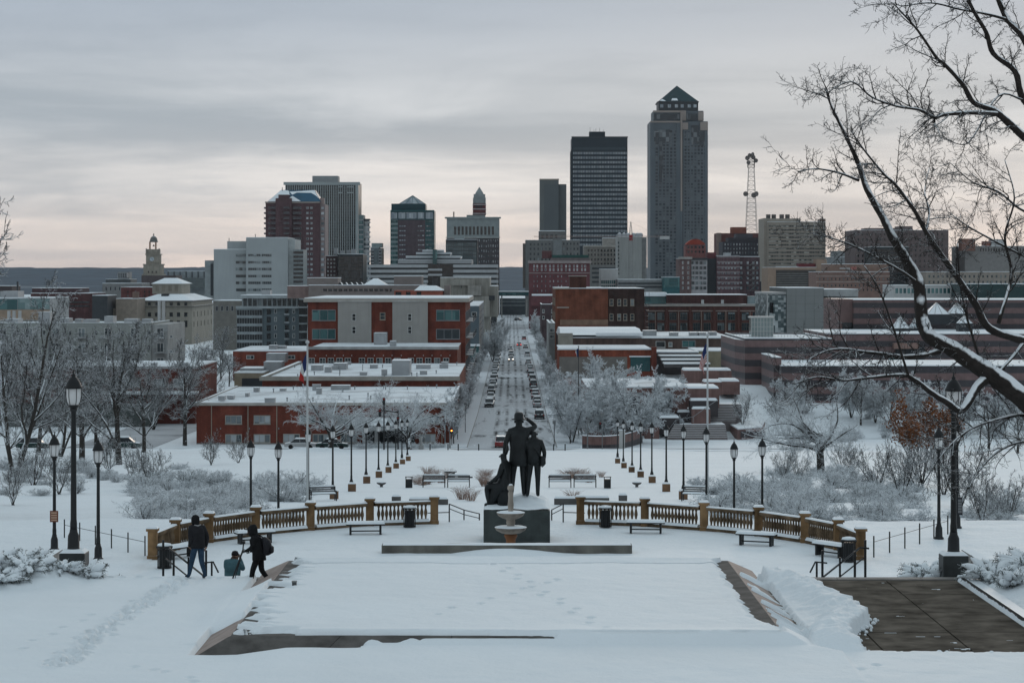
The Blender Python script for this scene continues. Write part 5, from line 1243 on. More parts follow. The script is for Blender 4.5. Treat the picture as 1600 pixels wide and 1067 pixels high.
for i in range(5): q.box(X(1008.5, d), X(1014, d), 640, 642.5, Z(476 + 9 * i, d), Z(475.4 + 9 * i, d)); q.tube([(X(1009, d), 640.2, Z(475 + 9 * i, d)), (X(1013.5, d), 640.2, Z(484 + 9 * i, d))], .06, 4); q.box(X(1008.5, d), X(1014, d), 640, 640.08, Z(471.5 + 9 * i, d), Z(471 + 9 * i, d))
for px in (1008.4, 1014): q.box(X(px, d), X(px, d) + .08, 640, 640.1, Z(520, d), Z(455, d))
q.build('fire_escape', FRD, b.r, kind='stuff')
d = 700
LBR = brickmat('dark_russet_brick', (.12, .045, .035), var=.15)
b = Bd('long_brick_works', 'long dark brick works with tall paired windows between piers', 1007, 1198, 478, d, 40, LBR)
b.band('cornice', 475.4, 478.6, mat('works_cornice', (.40, .37, .34), .8), .5); b.band('lintel_course', 485, 486.4, mat('works_lintel', (.33, .27, .24), .8), .25)
for px in (1007, 1040.5, 1077.5, 1115, 1153, 1194): b.front('brick_pier', px - 1, px + 3, 479, 530, LBR, .5)
for px in (1024, 1060, 1096, 1134, 1172): b.front('stone_pier', px - .8, px + .8, 486.6, 530, mat('works_pier', (.24, .17, .14), .8), .4)
for p0 in (1011.5, 1026, 1045, 1062, 1082, 1098.5, 1120, 1136.5, 1158, 1175):
    for cy in (494, 510.5):
        b.win(p0 + 6.5, cy, 11.5, 12.5, (mat('brown_frame', (.12, .10, .09), .7), GL), nx=3, ny=2, panes=False, sill=False)
b.box('upper_range', 1042, 1167, 461, 474.5, brickmat('upper_dark_brick', (.075, .028, .024)), d=712, depth=22); b.box('upper_snow', 1042, 1167, 459.9, 460.9, SNOWF, d=712, depth=22)
for px in (1096, 1127): b.box('vent_hood', px, px + 4, 468.5, 475, WHT, d=703, depth=.8)
b.box('glass_link', 1007.5, 1041, 463, 475, GLT, d=716, depth=14); b.box('link_roof', 1007, 1041.8, 457, 462.8, SNOWF, d=715, depth=15); b.box('pale_range', 1168, 1198, 463, 475, mat('pale_range_wall', (.30, .36, .37), .7), d=714, depth=12)
d = 600
PNL = mat('grey_panel', (.28, .295, .29), .7, .05, .3)
b = Bd('grey_panel_museum', 'modern grey panelled block with speckled glass side and white roof box', 1229, 1287, 450.5, d, 40, mat('panel_joint', (.13, .14, .14), .7))
for j in range(6):
    for i in range(4):
        b.front('panel', 1229.3 + 14.4 * i, 1243.4 + 14.4 * i, 451 + 12 * j, 462.8 + 12 * j, PNL, .12)
SPG = glassmat('speckled_glass', dark=(.07, .10, .105), lite=(.5, .54, .54), p=.3, cell=(.75, .6), rough=.3)
b.box('speckled_wing', 1199, 1228.9, 460, 525, SPG, d=601, depth=30); b.box('wing_roof', 1198.5, 1228.9, 456.5, 459.8, WHT, d=600.7, depth=30.5); b.box('dark_window', 1202.5, 1208.5, 473, 489, GLB, d=600.8, depth=.15); b.box('white_edge', 1198.3, 1200, 460, 525, WHT, d=600.4, depth=.5)
b.box('white_roof_box', 1287.1, 1341, 452.5, 463, mat('white_box', (.42, .44, .44), .7), d=601, depth=30); b.box('box_snow', 1287.1, 1341, 451.6, 452.4, SNOWF, d=601, depth=30); b.box('right_wall', 1294, 1341, 463.2, 520, mat('grey_right', (.25, .27, .27), .7), d=603, depth=20); b.box('dark_slot', 1287.1, 1293.9, 474, 516, FRD, d=602, depth=.9); b.box('box_bracket', 1297, 1307, 473, 478.5, FRD, d=601.5, depth=1.4)
# sheds and low walls
d = 520
SHB = brickmat('grey_brown_brick', (.13, .085, .07), var=.25)
b = Bd('shed_range', 'low weathered brown brick range with white metal shed roof', 875, 1145, 528, d, 50, SHB)
b.box('light_end', 872, 895, 520.5, 545, mat('lime_render', (.38, .36, .31), .85), d=519.7, depth=.28)
q = MB(); q.add([(X(875, d), d - .4, Z(520, d)), (X(932, d), d - .4, Z(520, d)), (X(932, d), d - .5, Z(524.5, d)), (X(1004, d), d - .5, Z(524.5, d)), (X(1004, d), d + 60, Z(521, d)), (X(875, d), d + 60, Z(521, d))], [(0, 1, 5), (1, 4, 5), (1, 2, 3, 4)])
MB().frus((X(875, d), X(1004, d), d - .4, d + 40), Z(523.5, d), (X(876, d), X(1003, d), d + 10, d + 30), Z(515, d)).build('shed_roof', SNOWF, b.r)
b.box('roof_lip', 931, 1004, 520.2, 525, SNOWF, d=519.2, depth=.75); b.band('coping', 526.8, 528.6, SNOWF, .25, 1004, 1145)
b.win(1032, 538, 15, 10, (FRW, GLB)); b.win(1047.5, 538, 6, 7, (FRW, GL)); b.win(1076, 537, 21, 10.5, (FRG, GLT), nx=2)
b.units([(1006, 1026, 517, 526, 530, 5), (1047, 1060, 520, 526.5, 528, 4), (1078, 1090, 520, 526.5, 530, 4), (1092, 1103, 520, 526.5, 530, 4), (1108, 1120, 519, 526.5, 532, 4)], 530)
d = 470
b = Bd('orange_shopfront', 'low orange brick shop with snow coping and teal window, right of street', 873, 1018, 546, d, 24, brickmat('shop_brick', (.30, .075, .038)))
b.band('coping', 543.8, 546.4, SNOWF, .3); b.front('teal_window', 985, 1016, 558, 580, GLT, .15); b.front('window_lintel', 983, 1017, 556, 557.8, SNOWF, .3); b.front('render_base', 874, 980, 557.5, 590, mat('shop_base', (.22, .2, .18), .85), .1)
b.box('end_pier', 1018.1, 1026, 542, 590, brickmat('pier_brick', (.20, .05, .03)), d=469, depth=3)
b = Bd('tan_low_wall_block', 'low tan block behind the planters right of the shop', 1086, 1148, 549, 490, 20, mat('tan_low', (.33, .29, .2), .85))
b = Bd('snowy_pergola', 'snow covered low terrace roofs beside the orange shop', 1026, 1090, 552, 480, 20, mat('terrace_dark', (.16, .15, .15), .8, snow=.5))
for i in range(4): b.box('roof_tier', 1026 + 4 * i, 1092 + 6 * i, 549 + 6 * i, 551 + 6 * i, SNOWF, d=478 - 6 * i, depth=5); b.box('tier_wall', 1027 + 4 * i, 1091 + 6 * i, 551.1 + 6 * i, 556 + 6 * i, mat('tier_dark', (.13, .12, .12), .8), d=478.3 - 6 * i, depth=4.6)
# corner buildings along the right pavement
for (p0, p1, py, d, nm, lb, m_) in ((858, 867, 508, 560, 'street_corner_house', 'narrow pale street house left of the shed range', mat('pale_house', (.34, .35, .34), .8)), (846, 866, 478, 800, 'plum_street_house', 'small plum brick street house by the warehouse corner', brickmat('plum_house', (.09, .06, .065)))):
    b = Bd(nm, lb, p0, p1, py, d, 40, m_, par=.5)
    b.wins([p0 + 3, p1 - 3], [py + 8, py + 18], 3.4, 5.4, (FRW, GL))
# skyway over the end of the street
sk = root('skyway', 'enclosed glass footbridge crossing the far end of the street', 'footbridge', (X(803, 1480), 1480, zg(1480)))
MB().box(X(779, 1480), X(826, 1480), 1480, 1485, Z(462.5, 1480), Z(456, 1480)).build('span', mat('skyway_dark', (.06, .085, .095), .6), sk); MB().box(X(779, 1480), X(826, 1480), 1479.5, 1485.5, Z(456, 1480), Z(454.6, 1480)).build('roof', SNOWF, sk)
MB().box(X(779, 1480), X(826, 1480), 1479.8, 1479.95, Z(460.8, 1480), Z(457.6, 1480)).build('glazing', GLT, sk)
for px in (783, 822): MB().box(X(px, 1480), X(px + 2, 1480), 1481, 1484, zg(1480), Z(462.6, 1480)).build('pier', CONC, sk)
b = Bd('street_end_deck', 'dark low deck closing the street below the footbridge', 781, 826, 466.5, 1560, 30, mat('deck_dark', (.09, .105, .115), .7))
for r_ in (470, 476): b.front('deck_band', 781, 826, r_, r_ + 2.5, mat('deck_band_pale', (.24, .27, .28), .7), .4)
# ---------------------------------------------------------------- banded granite history museum
PNK = (.165, .10, .095); DRK = (.042, .037, .042)
BND = bandmat('banded_granite', PNK, DRK, 1.2, .3)
CAPS = SNOWF
def museum(b): pass
d = 430
b = Bd('banded_museum', 'long low museum of banded rose and dark granite with stepped wings', 1164, 1300, 532, d, 40, BND, par=.35)
MB().add([(X(1148, 439), 439, zg(d) - .6), (X(1164, d) - .002, d, zg(d) - .6), (X(1164, d) - .002, d + 38, zg(d) - .6), (X(1148, 439), 468, zg(d) - .6), (X(1148, 439), 439, Z(532, d)), (X(1164, d) - .002, d, Z(532, d)), (X(1164, d) - .002, d + 38, Z(532, d)), (X(1148, 439), 468, Z(532, d))], [(0, 1, 5, 4), (4, 5, 6, 7), (3, 0, 4, 7), (2, 3, 7, 6)]).build('splayed_wing', BND, b.r)
MB().add([(X(1148, 439), 439.1, Z(531.9, d)), (X(1164, d), d + .1, Z(531.9, d)), (X(1164, d), d + 38, Z(531.9, d)), (X(1148, 439), 468, Z(531.9, d))], [(0, 1, 2, 3)]).build('wing_roof', SNOWF, b.r)
q = MB()
for i in range(40): x_ = X(1150, 434) + i * .62; q.box(x_, x_ + .04, 446, 446.04, Z(531.8, d), Z(531.8, d) + 1.0)
q.box(X(1150, 434), X(1150, 434) + 24.5, 445.97, 446.07, Z(531.8, d) + 1.0, Z(531.8, d) + 1.07); q.build('roof_railing', FRG, b.r, kind='stuff')
gx0, gx1 = X(1174, 450), X(1208, 450)
MB().box(gx0, gx1, 450, 454, Z(527, 450), Z(497, 450)).build('glass_lantern', glassmat('pale_green_glass', dark=(.16, .22, .21), lite=(.33, .38, .37), p=.5), b.r)
q = MB().box(gx0 - .25, gx1 + .25, 449.7, 454.3, Z(496.9, 450), Z(494.5, 450))
for i in range(8): q.box(lerp(gx0, gx1, i / 7) - .05, lerp(gx0, gx1, i / 7) + .05, 449.86, 449.98, Z(527, 450), Z(497, 450))
for j in range(4): q.box(gx0, gx1, 449.88, 449.97, Z(504 + 7 * j, 450), Z(503.4 + 7 * j, 450))
q.build('lantern_frame', FRW, b.r, kind='stuff')
def wing(p0, p1, py, dd, dep, name='wing', cap=1.6):
    b.box(name, p0, p1, py, 690, BND, d=dd, depth=dep); b.box('wing_coping', p0 - .5, p1 + .5, py - cap, py - .1, CAPS, d=dd - .2, depth=.9); b.box('wing_roof', p0, p1, py - .6, py - .15, CAPS, d=dd + 1, depth=dep - 1)
wing(1221, 1700, 572, 400, 29); wing(1293.5, 1700, 522, 470.5, 40); wing(1334, 1700, 469, 520, 40)
b.box('wing_end', 1209, 1220.9, 559, 690, BND, d=404, depth=20); b.box('end_coping', 1208.5, 1221, 557.5, 558.9, CAPS, d=403.8, depth=20)
b.box('rose_return', 1309, 1333.9, 467.5, 540, mat('rose_granite', (.23, .15, .14), .5, .15, .5), d=522, depth=24); b.box('dark_doorway', 1316, 1332, 504, 518, GLB, d=521.8, depth=.15)
b.box('entrance_dark', 1400, 1445, 541, 566, FRD, d=469.6, depth=.8); b.box('entrance_arch', 1397, 1436, 536, 545, mat('rose_arch', (.30, .19, .16), .6), d=468, depth=2)
b.box('teal_door', 1388, 1398, 560, 570, GLT, d=469.8, depth=.5)
for (p0, p1, ya, yb, dd) in ((1396, 1422, 494, 513, 492), (1449, 1484, 473, 491, 500), (1484, 1512, 473, 490, 506), (1498, 1520, 493, 505, 490), (1422, 1440, 497, 513, 496)):
    q = MB(); x0, x1 = X(p0, dd), X(p1, dd); w = x1 - x0
    q.frus((x0, x1, dd, dd + w), Z(yb, dd), (x0 + w * .48, x1 - w * .48, dd + w * .48, dd + w * .52), Z(ya, dd))
    ps = q.build('pyramid_skylight', mat('skylight_blue', (.06, .16, .19), .25, .2, .4, snow=.62), b.r)
    MB().box(x0, x1, dd, dd + w, Z(yb, dd) - 2.2, Z(yb, dd) - .01).build('skylight_base', FRD, b.r)
    q = MB()
    for t in (0, .33, .66, 1): q.tube([(lerp(x0, x1, t), dd - .02, Z(yb, dd)), (x0 + w * .5, dd + w * .48, Z(ya, dd))], .07, 4)
    q.build('skylight_bar', WHT, ps, kind='stuff')
# ================================================================ slope, planters and stairs below the museum
PT = mat('rose_granite_wall', (.22, .125, .11), .55, .2, .8, streak=.35)
PD = mat('dark_granite_wall', (.065, .055, .058), .5, .2, .8)
xs = np.concatenate([np.arange(20, 60, 1.0), np.arange(60, 230, 6.0)]); ys = np.concatenate([np.arange(364, 432, 1.5), np.arange(432, 540, 8.0)])
a, b_ = np.meshgrid(xs, ys)
ramp = np.clip((b_ - 366) / 52, 0, 1)
zz_ = np.minimum(zgv(ys)[:, None], -17.3) + 0.1 + ramp * 6.2 + 0.15 * fbm(a, b_, .12, 3, 4)
zz_ = np.where(a < 24, np.minimum(zz_, zgv(ys)[:, None] - .3), zz_)
put('museum_lawn', grid_mesh('museum_lawn', xs, ys, zz_, SNOWG), kind='structure')
def lawn_z(y): return min(zg(y), -17.3) + .1 + min(max((y - 366) / 52, 0), 1) * 6.2
pl = root('terrace_planters', 'stepped rose granite planters with snow tops beside the museum stairs', 'planter', (X(1090, 375), 375, zg(375)))
def plant(p0, p1, ya, yb, d, dep, m, snow=.35, name='planter_wall'):
    MB().box(X(p0, d), X(p1, d), d, d + dep, Z(yb, d) - 1.5, Z(ya, d)).build(name, m, pl)
    x0, x1 = X(p0, d), X(p1, d)
    q = MB(); q.frus((x0 + .05, x1 - .05, d + .05, d + dep - .05), Z(ya, d) + .002, (x0 + .25, x1 - .25, d + .3, d + dep - .3), Z(ya, d) + snow); q.build('snow_cap', SNOWF, pl)
for args in ((1073, 1124, 607, 622, 372, 9, PT), (1078, 1122, 626, 637, 369, 2.6, PD), (1081, 1110, 639, 652, 367, 1.8, PT), (1068, 1143, 579, 586, 420, 6, PT), (1126, 1156, 596, 603, 404, 7, PT), (1100, 1128, 597, 604, 395, 5, PT), (1008, 1030, 662, 679, 364, 3, PT), (1030, 1062, 653, 664, 366, 5, PD), (1058, 1084, 644, 654, 370, 5, PD)): plant(*args)
d = 366
rp = root('raised_planter', 'angular raised planter of rose granite holding a small bare tree', 'planter', (X(1160, d), d, zg(d)))
q = MB(); poly = [(X(1135, d + 10), d + 12), (X(1151, d - 3), d - 5), (X(1191, d), d), (X(1200, d + 10), d + 14)]
q.prism(poly, zg(d) - 1, Z(668, d)); q.build('planter_wall', PT, rp); q = MB(); q.prism([(lerp(x, X(1165, d), .02), lerp(y, d + 5, .02)) for x, y in poly], Z(668, d) + .002, Z(666, d)); q.build('snow_cap', SNOWF, rp)
MB().box(X(1152.5, d), X(1190, d), d - 5.15, d - 5.0, Z(680, d), Z(670, d)).build('dark_panel', PD, rp)
STN = mat('stair_granite', (.23, .20, .195), .7, .15, .8, snow=.68)
st = root('museum_stairs', 'wide granite stairs climbing to the museum terrace, dusted with snow', 'stairs', (X(1090, 362), 362, zg(362)))
z0 = Z(685, 361)
for i in range(8): MB().box(X(1042 + 2 * i, 361), X(1137, 361), 361 + i * .55, 361 + (i + 1) * .55 - .003 + (6 if i == 7 else 0), z0 - 1, z0 + (i + 1) * .24).build('step', STN, st)
zz0 = z0 + 8 * .24
for i in range(11): MB().box(X(1098 + 2.2 * i, 371), X(1150 + 1.5 * i, 371), 371.4 + i * .6, 371.4 + (i + 1) * .6 - .003 + (5 if i == 10 else 0), z0 - 1, zz0 + (i + 1) * .23).build('step', STN, st)
q = MB()
for (pa, ra, pb, rb) in ((1044, 672, 1056, 656), (1056, 656, 1083, 651), (1083, 651, 1104, 636), (1104, 636, 1122, 624)):
    q.tube([(X(pa, 365), 365, Z(ra, 365)), (X(pb, 366), 366, Z(rb, 366))], .05, 5); q.tube([(X(pa, 365), 365, Z(ra, 365)), (X(pa, 365), 365, Z(ra + 9, 365))], .05, 5)
q.build('handrail', FRG, st)
d = 340
q = MB(); n = 12; A = []
for i in range(n + 1):
    t = i / n; A.append((X(lerp(909, 1012, t), d), d + 6.5 * (2 * t - .5) ** 2 - 4 + (6 * max(0, t - .6))))
cw = root('curved_wall', 'low curved retaining wall of rose and dark granite by the corner', 'wall', (X(960, d), d, zg(d)))
for i in range(n):
    (x0, y0), (x1, y1) = A[i], A[i + 1]
    zt = Z(678 if i < 10 else 679, d); zm = Z(692, d); zb_ = zg(d) - 1
    for nm, a_, c_, m_, t_ in (('rose_course', zm + .002, zt, PT, .6), ('dark_course', zb_, zm, PD, .66)):
        MB().add([(x0, y0, a_), (x1 - .01, y1, a_), (x1 - .01, y1 + t_, a_), (x0, y0 + t_, a_), (x0, y0, c_), (x1 - .01, y1, c_), (x1 - .01, y1 + t_, c_), (x0, y0 + t_, c_)], [(3, 2, 1, 0), (4, 5, 6, 7), (0, 1, 5, 4), (1, 2, 6, 5), (2, 3, 7, 6), (3, 0, 4, 7)]).build(nm, m_, cw)
q = MB()
for i in range(n): (x0, y0), (x1, y1) = A[i], A[i + 1]; q.add([(x0, y0 - .03, zt + .01), (x1, y1 - .03, zt + .01), (x1, y1 + .62, zt + .01), (x0, y0 + .62, zt + .01), (x0, y0 - .0, zt + .13), (x1, y1 - .0, zt + .13), (x1, y1 + .55, zt + .13), (x0, y0 + .55, zt + .13)], [(4, 5, 6, 7), (0, 1, 5, 4), (2, 3, 7, 6), (1, 2, 6, 5), (3, 0, 4, 7)])
q.build('snow_cap', SNOWF, cw)
# pavilion half hidden by trees
d = 372
b = Bd('granite_pavilion', 'flat roofed rose granite pavilion behind the frosted trees', 917, 1074, 606, d, 30, PT)
b.front('shaded_opening', 922, 1000, 620, 660, FRD, .05)  # dark sheet painted in for the shade of an opening
# ================================================================ plaza: balustrade, statue, fountain
SST = mat('ochre_stone', (.20, .14, .09), .85, .4, 1.6, snow=.34, streak=.55, spec=.05)
SST2 = mat('ochre_stone_end', (.27, .165, .085), .85, .4, 1.6, snow=.30, streak=.5, spec=.05)
posts = [(3.16, 99.7), (5.9, 98.9), (8.3, 97.2), (10.4, 95.3), (12.0, 92.8), (13.0, 90.4), (13.4, 87.2)]
PZ = -2.45
prof = [(.045, .0), (.06, .03), (.06, .06), (.035, .09), (.045, .18), (.075, .30), (.07, .38), (.04, .52), (.035, .60), (.055, .63), (.055, .67)]
me_bal = MB().lathe(prof, (0, 0, 0), 8).mesh('baluster', SST, smooth=True)
for sg, nm in ((-1, 'left'), (1, 'right')):
    bl_ = root('balustrade', 'curved ochre stone balustrade on the %s side of the plaza' % nm, 'balustrade', (sg * 9 - .2, 95, PZ))
    P_ = [(sg * x - .2, y) for x, y in posts]
    for i, (x, y) in enumerate(P_):
        h = 1.08
        q = MB().box(x - .165, x + .165, y - .165, y + .165, PZ - .1, PZ + h).box(x - .22, x + .22, y - .22, y + .22, PZ + h + .002, PZ + h + .10).box(x - .19, x + .19, y - .19, y + .19, PZ - .1, PZ + .16)
        o = q.build('post', SST2, bl_)
        sn = MB(); sn.frus((x - .22, x + .22, y - .22, y + .22), PZ + h + .102, (x - .17, x + .17, y - .17, y + .17), PZ + h + .17); sn.build('snow_cap', SNOW, o)
    for (xa, ya), (xb, yb) in zip(P_, P_[1:]):
        v = Vector((xb - xa, yb - ya, 0)); Lg = v.length; u = v / Lg; nrm = Vector((-u.y, u.x, 0))
        def bar(q, z0, z1, w0, w1, e=.2, mi=0):
            c = [Vector((xa, ya, 0)) + u * e, Vector((xb, yb, 0)) - u * e]
            vs = []
            for zz2, w in ((z0, w0), (z1, w1)):
                for k_, s_ in ((0, -1), (1, -1), (1, 1), (0, 1)): p = c[k_] + nrm * s_ * w; vs.append((p.x, p.y, PZ + zz2))
            q.add(vs, [(3, 2, 1, 0), (4, 5, 6, 7), (0, 1, 5, 4), (1, 2, 6, 5), (2, 3, 7, 6), (3, 0, 4, 7)], mi)
        q = MB(); bar(q, .84, .90, .10, .10, .192); bar(q, .902, .98, .14, .13, .192); q.build('rail', SST, bl_)
        q = MB(); bar(q, -.05, .12, .12, .11, .192); q.build('base_rail', SST, bl_)
        q = MB(); bar(q, .982, 1.03, .13, .08, .2); bar(q, .122, .235, .15, .07, .25); q.build('rail_snow', SNOW, bl_)
        n = max(4, int(Lg / .21))
        for k_ in range(n):
            p = Vector((xa, ya, 0)) + u * (.3 + (Lg - .6) * (k_ + .5) / n)
            put('baluster', me_bal, bl_, (p.x, p.y, PZ + .168))
# statue group
d = 92.6
BRZ = mat('dark_bronze', (.016, .019, .020), .5, .35, 3.0, metal=.35, spec=.4)
BRS = mat('bronze_snow', (.016, .019, .020), .5, .3, 3.0, snow=.22, metal=.2)
PED = mat('dark_green_granite', (.050, .062, .058), .55, .4, 1.6, streak=.45, spec=.4)
sx = X(807, d)
stt = root('pioneer_statue', 'dark bronze statue group of three pioneers on green granite pedestal', 'statue', (sx, d + 1, PZ))
q = MB(); x0, x1 = X(755.5, d), X(859.5, d)
q.box(x0, x1, d, d + 2.6, PZ - .2, Z(797, d)); o = q.build('pedestal', PED, stt)
mod = o.modifiers.new('edge', 'BEVEL'); mod.width = .05; mod.segments = 2
xs = np.linspace(x0 + .02, x1 - .02, 60); ys = np.linspace(d + .02, d + 2.58, 40); a, b_ = np.meshgrid(xs, ys)
rim = np.minimum.reduce([a - xs[0], xs[-1] - a, b_ - ys[0], ys[-1] - b_])
hh = .04 + .07 * np.clip(rim / .15, 0, 1) + np.clip((b_ - d - .5) / .9, 0, 1) * .40 * np.exp(-((a - X(822, d)) / .95) ** 2) + .05 * fbm(a, b_, 1.6, 3, 2)
put('snow_cap', grid_mesh('snow_cap', xs, ys, Z(797, d) + hh, SNOW), stt, (0, 0, 0))
def skin_mesh(V, E, rootv, sub=1):
    names = list(V); idx = {n_: i for i, n_ in enumerate(names)}
    me = bpy.data.meshes.new('tmp'); me.from_pydata([V[n_][:3] for n_ in names], [(idx[a], idx[b]) for a, b in E], [])
    o = bpy.data.objects.new('tmp', me); COL.objects.link(o)
    o.modifiers.new('skin', 'SKIN')
    sv = me.skin_vertices[0].data
    for n_ in names:
        r = V[n_][3]; rr_ = r if hasattr(r, '__len__') else (r, r)
        sv[idx[n_]].radius = rr_; sv[idx[n_]].use_root = (n_ == rootv)
    ss = o.modifiers.new('sub', 'SUBSURF'); ss.levels = sub; ss.render_levels = sub
    dg = bpy.context.evaluated_depsgraph_get(); dg.update()
    ev = o.evaluated_get(dg).to_mesh()
    vs = [tuple(v.co) for v in ev.vertices]; fs = [tuple(p.vertices) for p in ev.polygons]
    o.evaluated_get(dg).to_mesh_clear()
    bpy.data.objects.remove(o); bpy.data.meshes.remove(me)
    return vs, fs
BODY_E = [('pelvis', 'spine'), ('spine', 'chest'), ('chest', 'neck'), ('neck', 'head'), ('head', 'crown'),
          ('chest', 'lsh'), ('lsh', 'lel'), ('lel', 'lwr'), ('lwr', 'lha'), ('chest', 'rsh'), ('rsh', 'rel'), ('rel', 'rwr'), ('rwr', 'rha'),
          ('pelvis', 'lhip'), ('lhip', 'lkn'), ('lkn', 'lan'), ('lan', 'lto'), ('pelvis', 'rhip'), ('rhip', 'rkn'), ('rkn', 'ran'), ('ran', 'rto')]
def body(pose, bulk=1.0):
    """standing figure facing +Y, 1.75 m; pose overrides joints"""
    V = dict(pelvis=(0, 0, .95, (.165 * bulk, .12 * bulk)), spine=(0, 0, 1.13, (.155 * bulk, .115 * bulk)), chest=(0, -.01, 1.34, (.19 * bulk, .13 * bulk)), neck=(0, .0, 1.50, .062), head=(0, .015, 1.585, (.082, .095)), crown=(0, .01, 1.69, (.075, .088)),
             lsh=(-.19, -.01, 1.40, .078 * bulk), lel=(-.245, -.03, 1.13, .058 * bulk), lwr=(-.25, .04, .89, .042), lha=(-.25, .06, .80, .036),
             rsh=(.19, -.01, 1.40, .078 * bulk), rel=(.245, -.03, 1.13, .058 * bulk), rwr=(.25, .04, .89, .042), rha=(.25, .06, .80, .036),
             lhip=(-.09, 0, .88, .105), lkn=(-.10, .02, .49, .072), lan=(-.10, -.01, .09, .052), lto=(-.11, .16, .045, .042),
             rhip=(.09, 0, .88, .105), rkn=(.10, .02, .49, .072), ran=(.10, -.01, .09, .052), rto=(.11, .16, .045, .042))
    for k_, v in pose.items():
        V[k_] = tuple(v) + (V[k_][3],) if len(v) == 3 else tuple(v)
    return V
def fingers(q, wr, ha, r, mi, side):
    """five unequal bent fingers rooted in the palm"""
    wr = Vector(wr); ha = Vector(ha); f = (ha - wr).normalized(); s_ = f.cross(Vector((0, 1, 0))).normalized() if abs(f.y) < .9 else Vector((1, 0, 0))
    up = s_.cross(f)
    for i, (off_, ln) in enumerate(((-.03, .075), (-.010, .085), (.010, .08), (.03, .062))):
        a_ = ha + up * off_ * 1.0; b1 = a_ + f * ln * .55 + s_ * .012 * side; c1 = b1 + f * ln * .35 + s_ * .03 * side
        q.tube([a_, b1, c1], [.0095, .009, .0065], 6, mi)
    a_ = lerp(wr, ha, .35) + up * .03; b1 = a_ + up * .03 + f * .03; q.tube([a_, b1, b1 + f * .03], [.011, .010, .007], 6, mi)
def figure(name, V, parent, origin, sc, rz, regions, mats, fing=True, sub=2, label=None, cat=None):
    """regions: joint -> material slot; faces take the slot of the nearest joint"""
    vs, fs = skin_mesh(V, BODY_E, 'pelvis', sub)
    q = MB(); q.add(vs, fs)
    J = np.array([V[k_][:3] for k_ in V]); K = list(V)
    # sample along bones so that the nearest sample names the region
    smp = []; reg = []
    for a, b in BODY_E:
        A_, B_ = np.array(V[a][:3]), np.array(V[b][:3])
        for t in np.linspace(0, 1, 6):
            smp.append(A_ + (B_ - A_) * t); reg.append(regions.get((a, b), regions.get(b if t > .35 else a, 0)))
    smp = np.array(smp); va = np.array(vs)
    for i, f in enumerate(fs):
        c = va[list(f)].mean(0); q.m[i] = reg[int(((smp - c) ** 2).sum(1).argmin())]
    if fing:
        fingers(q, V['lwr'][:3], V['lha'][:3], .01, regions.get('lha', 0), 1); fingers(q, V['rwr'][:3], V['rha'][:3], .01, regions.get('rha', 0), -1)
    # a face: nose, brow, ears (facing +Y)
    h = Vector(V['head'][:3]); t_ = (Vector(V['crown'][:3]) - h).normalized()
    fm = regions.get('face', 0)
    fw = Vector((0, 1, 0)); fw = (fw - t_ * fw.dot(t_)).normalized()
    fa = V.get('facing')
    q.tube([h + fw * .085 + t_ * .045, h + fw * .115 + t_ * .005], [.010, .018], 6, fm)
    for s_ in (-1, 1): q.lathe([(.004, -.03), (.018, -.015), (.02, .01), (.006, .03)], tuple(h + Vector((s_ * .085, 0, 0)) + t_ * .02), 6, fm)
    me = q.mesh(name, mats, (0, 0, 0), smooth=True)
    o = bpy.data.objects.new(name, me); COL.objects.link(o)
    if parent is not None:
        o.parent = parent; po = ORG[parent.name]; o.location = (origin[0] - po[0], origin[1] - po[1], origin[2] - po[2])
    else: o.location = origin
    ORG[o.name] = tuple(origin); o.scale = (sc,) * 3; o.rotation_euler = (0, 0, rz)
    if label: o['label'] = label
    if cat: o['category'] = cat
    return o
def kid(name, mb, mats, parent, smooth=True):
    """child piece modelled in its figure's own coordinates"""
    me = mb.mesh(name, mats, (0, 0, 0), smooth); o = bpy.data.objects.new(name, me); COL.objects.link(o); o.parent = parent
    return o
def ellring(q, rings, n=20, mi=0):
    """loft of ellipses (x, y, z, rx, ry)"""
    vs = []; fs = []
    for (x, y, z, rx, ry) in rings:
        for i in range(n): a_ = 2 * math.pi * i / n; vs.append((x + rx * math.cos(a_), y + ry * math.sin(a_), z))
    for j in range(len(rings) - 1):
        for i in range(n): k_ = (i + 1) % n; fs.append((j * n + i, j * n + k_, (j + 1) * n + k_, (j + 1) * n + i))
    fs.append(tuple(range(n - 1, -1, -1))); fs.append(tuple((len(rings) - 1) * n + i for i in range(n)))
    q.add(vs, fs, mi)
BM = [BRZ]
zf = Z(777, d)
# standing man in hat and long coat, right hand raised to his brow
V = body(dict(rsh=(.20, 0, 1.41), rel=(.37, .16, 1.49), rwr=(.23, .20, 1.61), rha=(.15, .20, 1.665), lel=(-.29, -.03, 1.13), lwr=(-.31, .03, .86), lha=(-.31, .05, .77), lkn=(-.13, .05, .49), lan=(-.16, .02, .09), lto=(-.17, .18, .045), rkn=(.09, .03, .49), ran=(.11, 0, .09)), 1.0)
man = figure('standing_man', V, stt, (X(811, d), d + 1.15, zf - .08), 1.90, R(0), {}, BM)
q = MB(); ellring(q, [(0, 0, 1.42, .19, .13), (0, 0, 1.25, .215, .15), (0, 0, 1.05, .19, .14), (0, 0, .85, .205, .155), (0, .0, .66, .225, .17)], 20); kid('coat', q, BRZ, man)
q = MB(); ellring(q, [(0, .01, 1.645, .155, .17), (0, .01, 1.665, .165, .18), (0, .01, 1.67, .105, .12), (0, .01, 1.76, .10, .115), (0, .01, 1.80, .075, .09), (0, .01, 1.81, .03, .04)], 20); kid('hat', q, [BRZ], man)
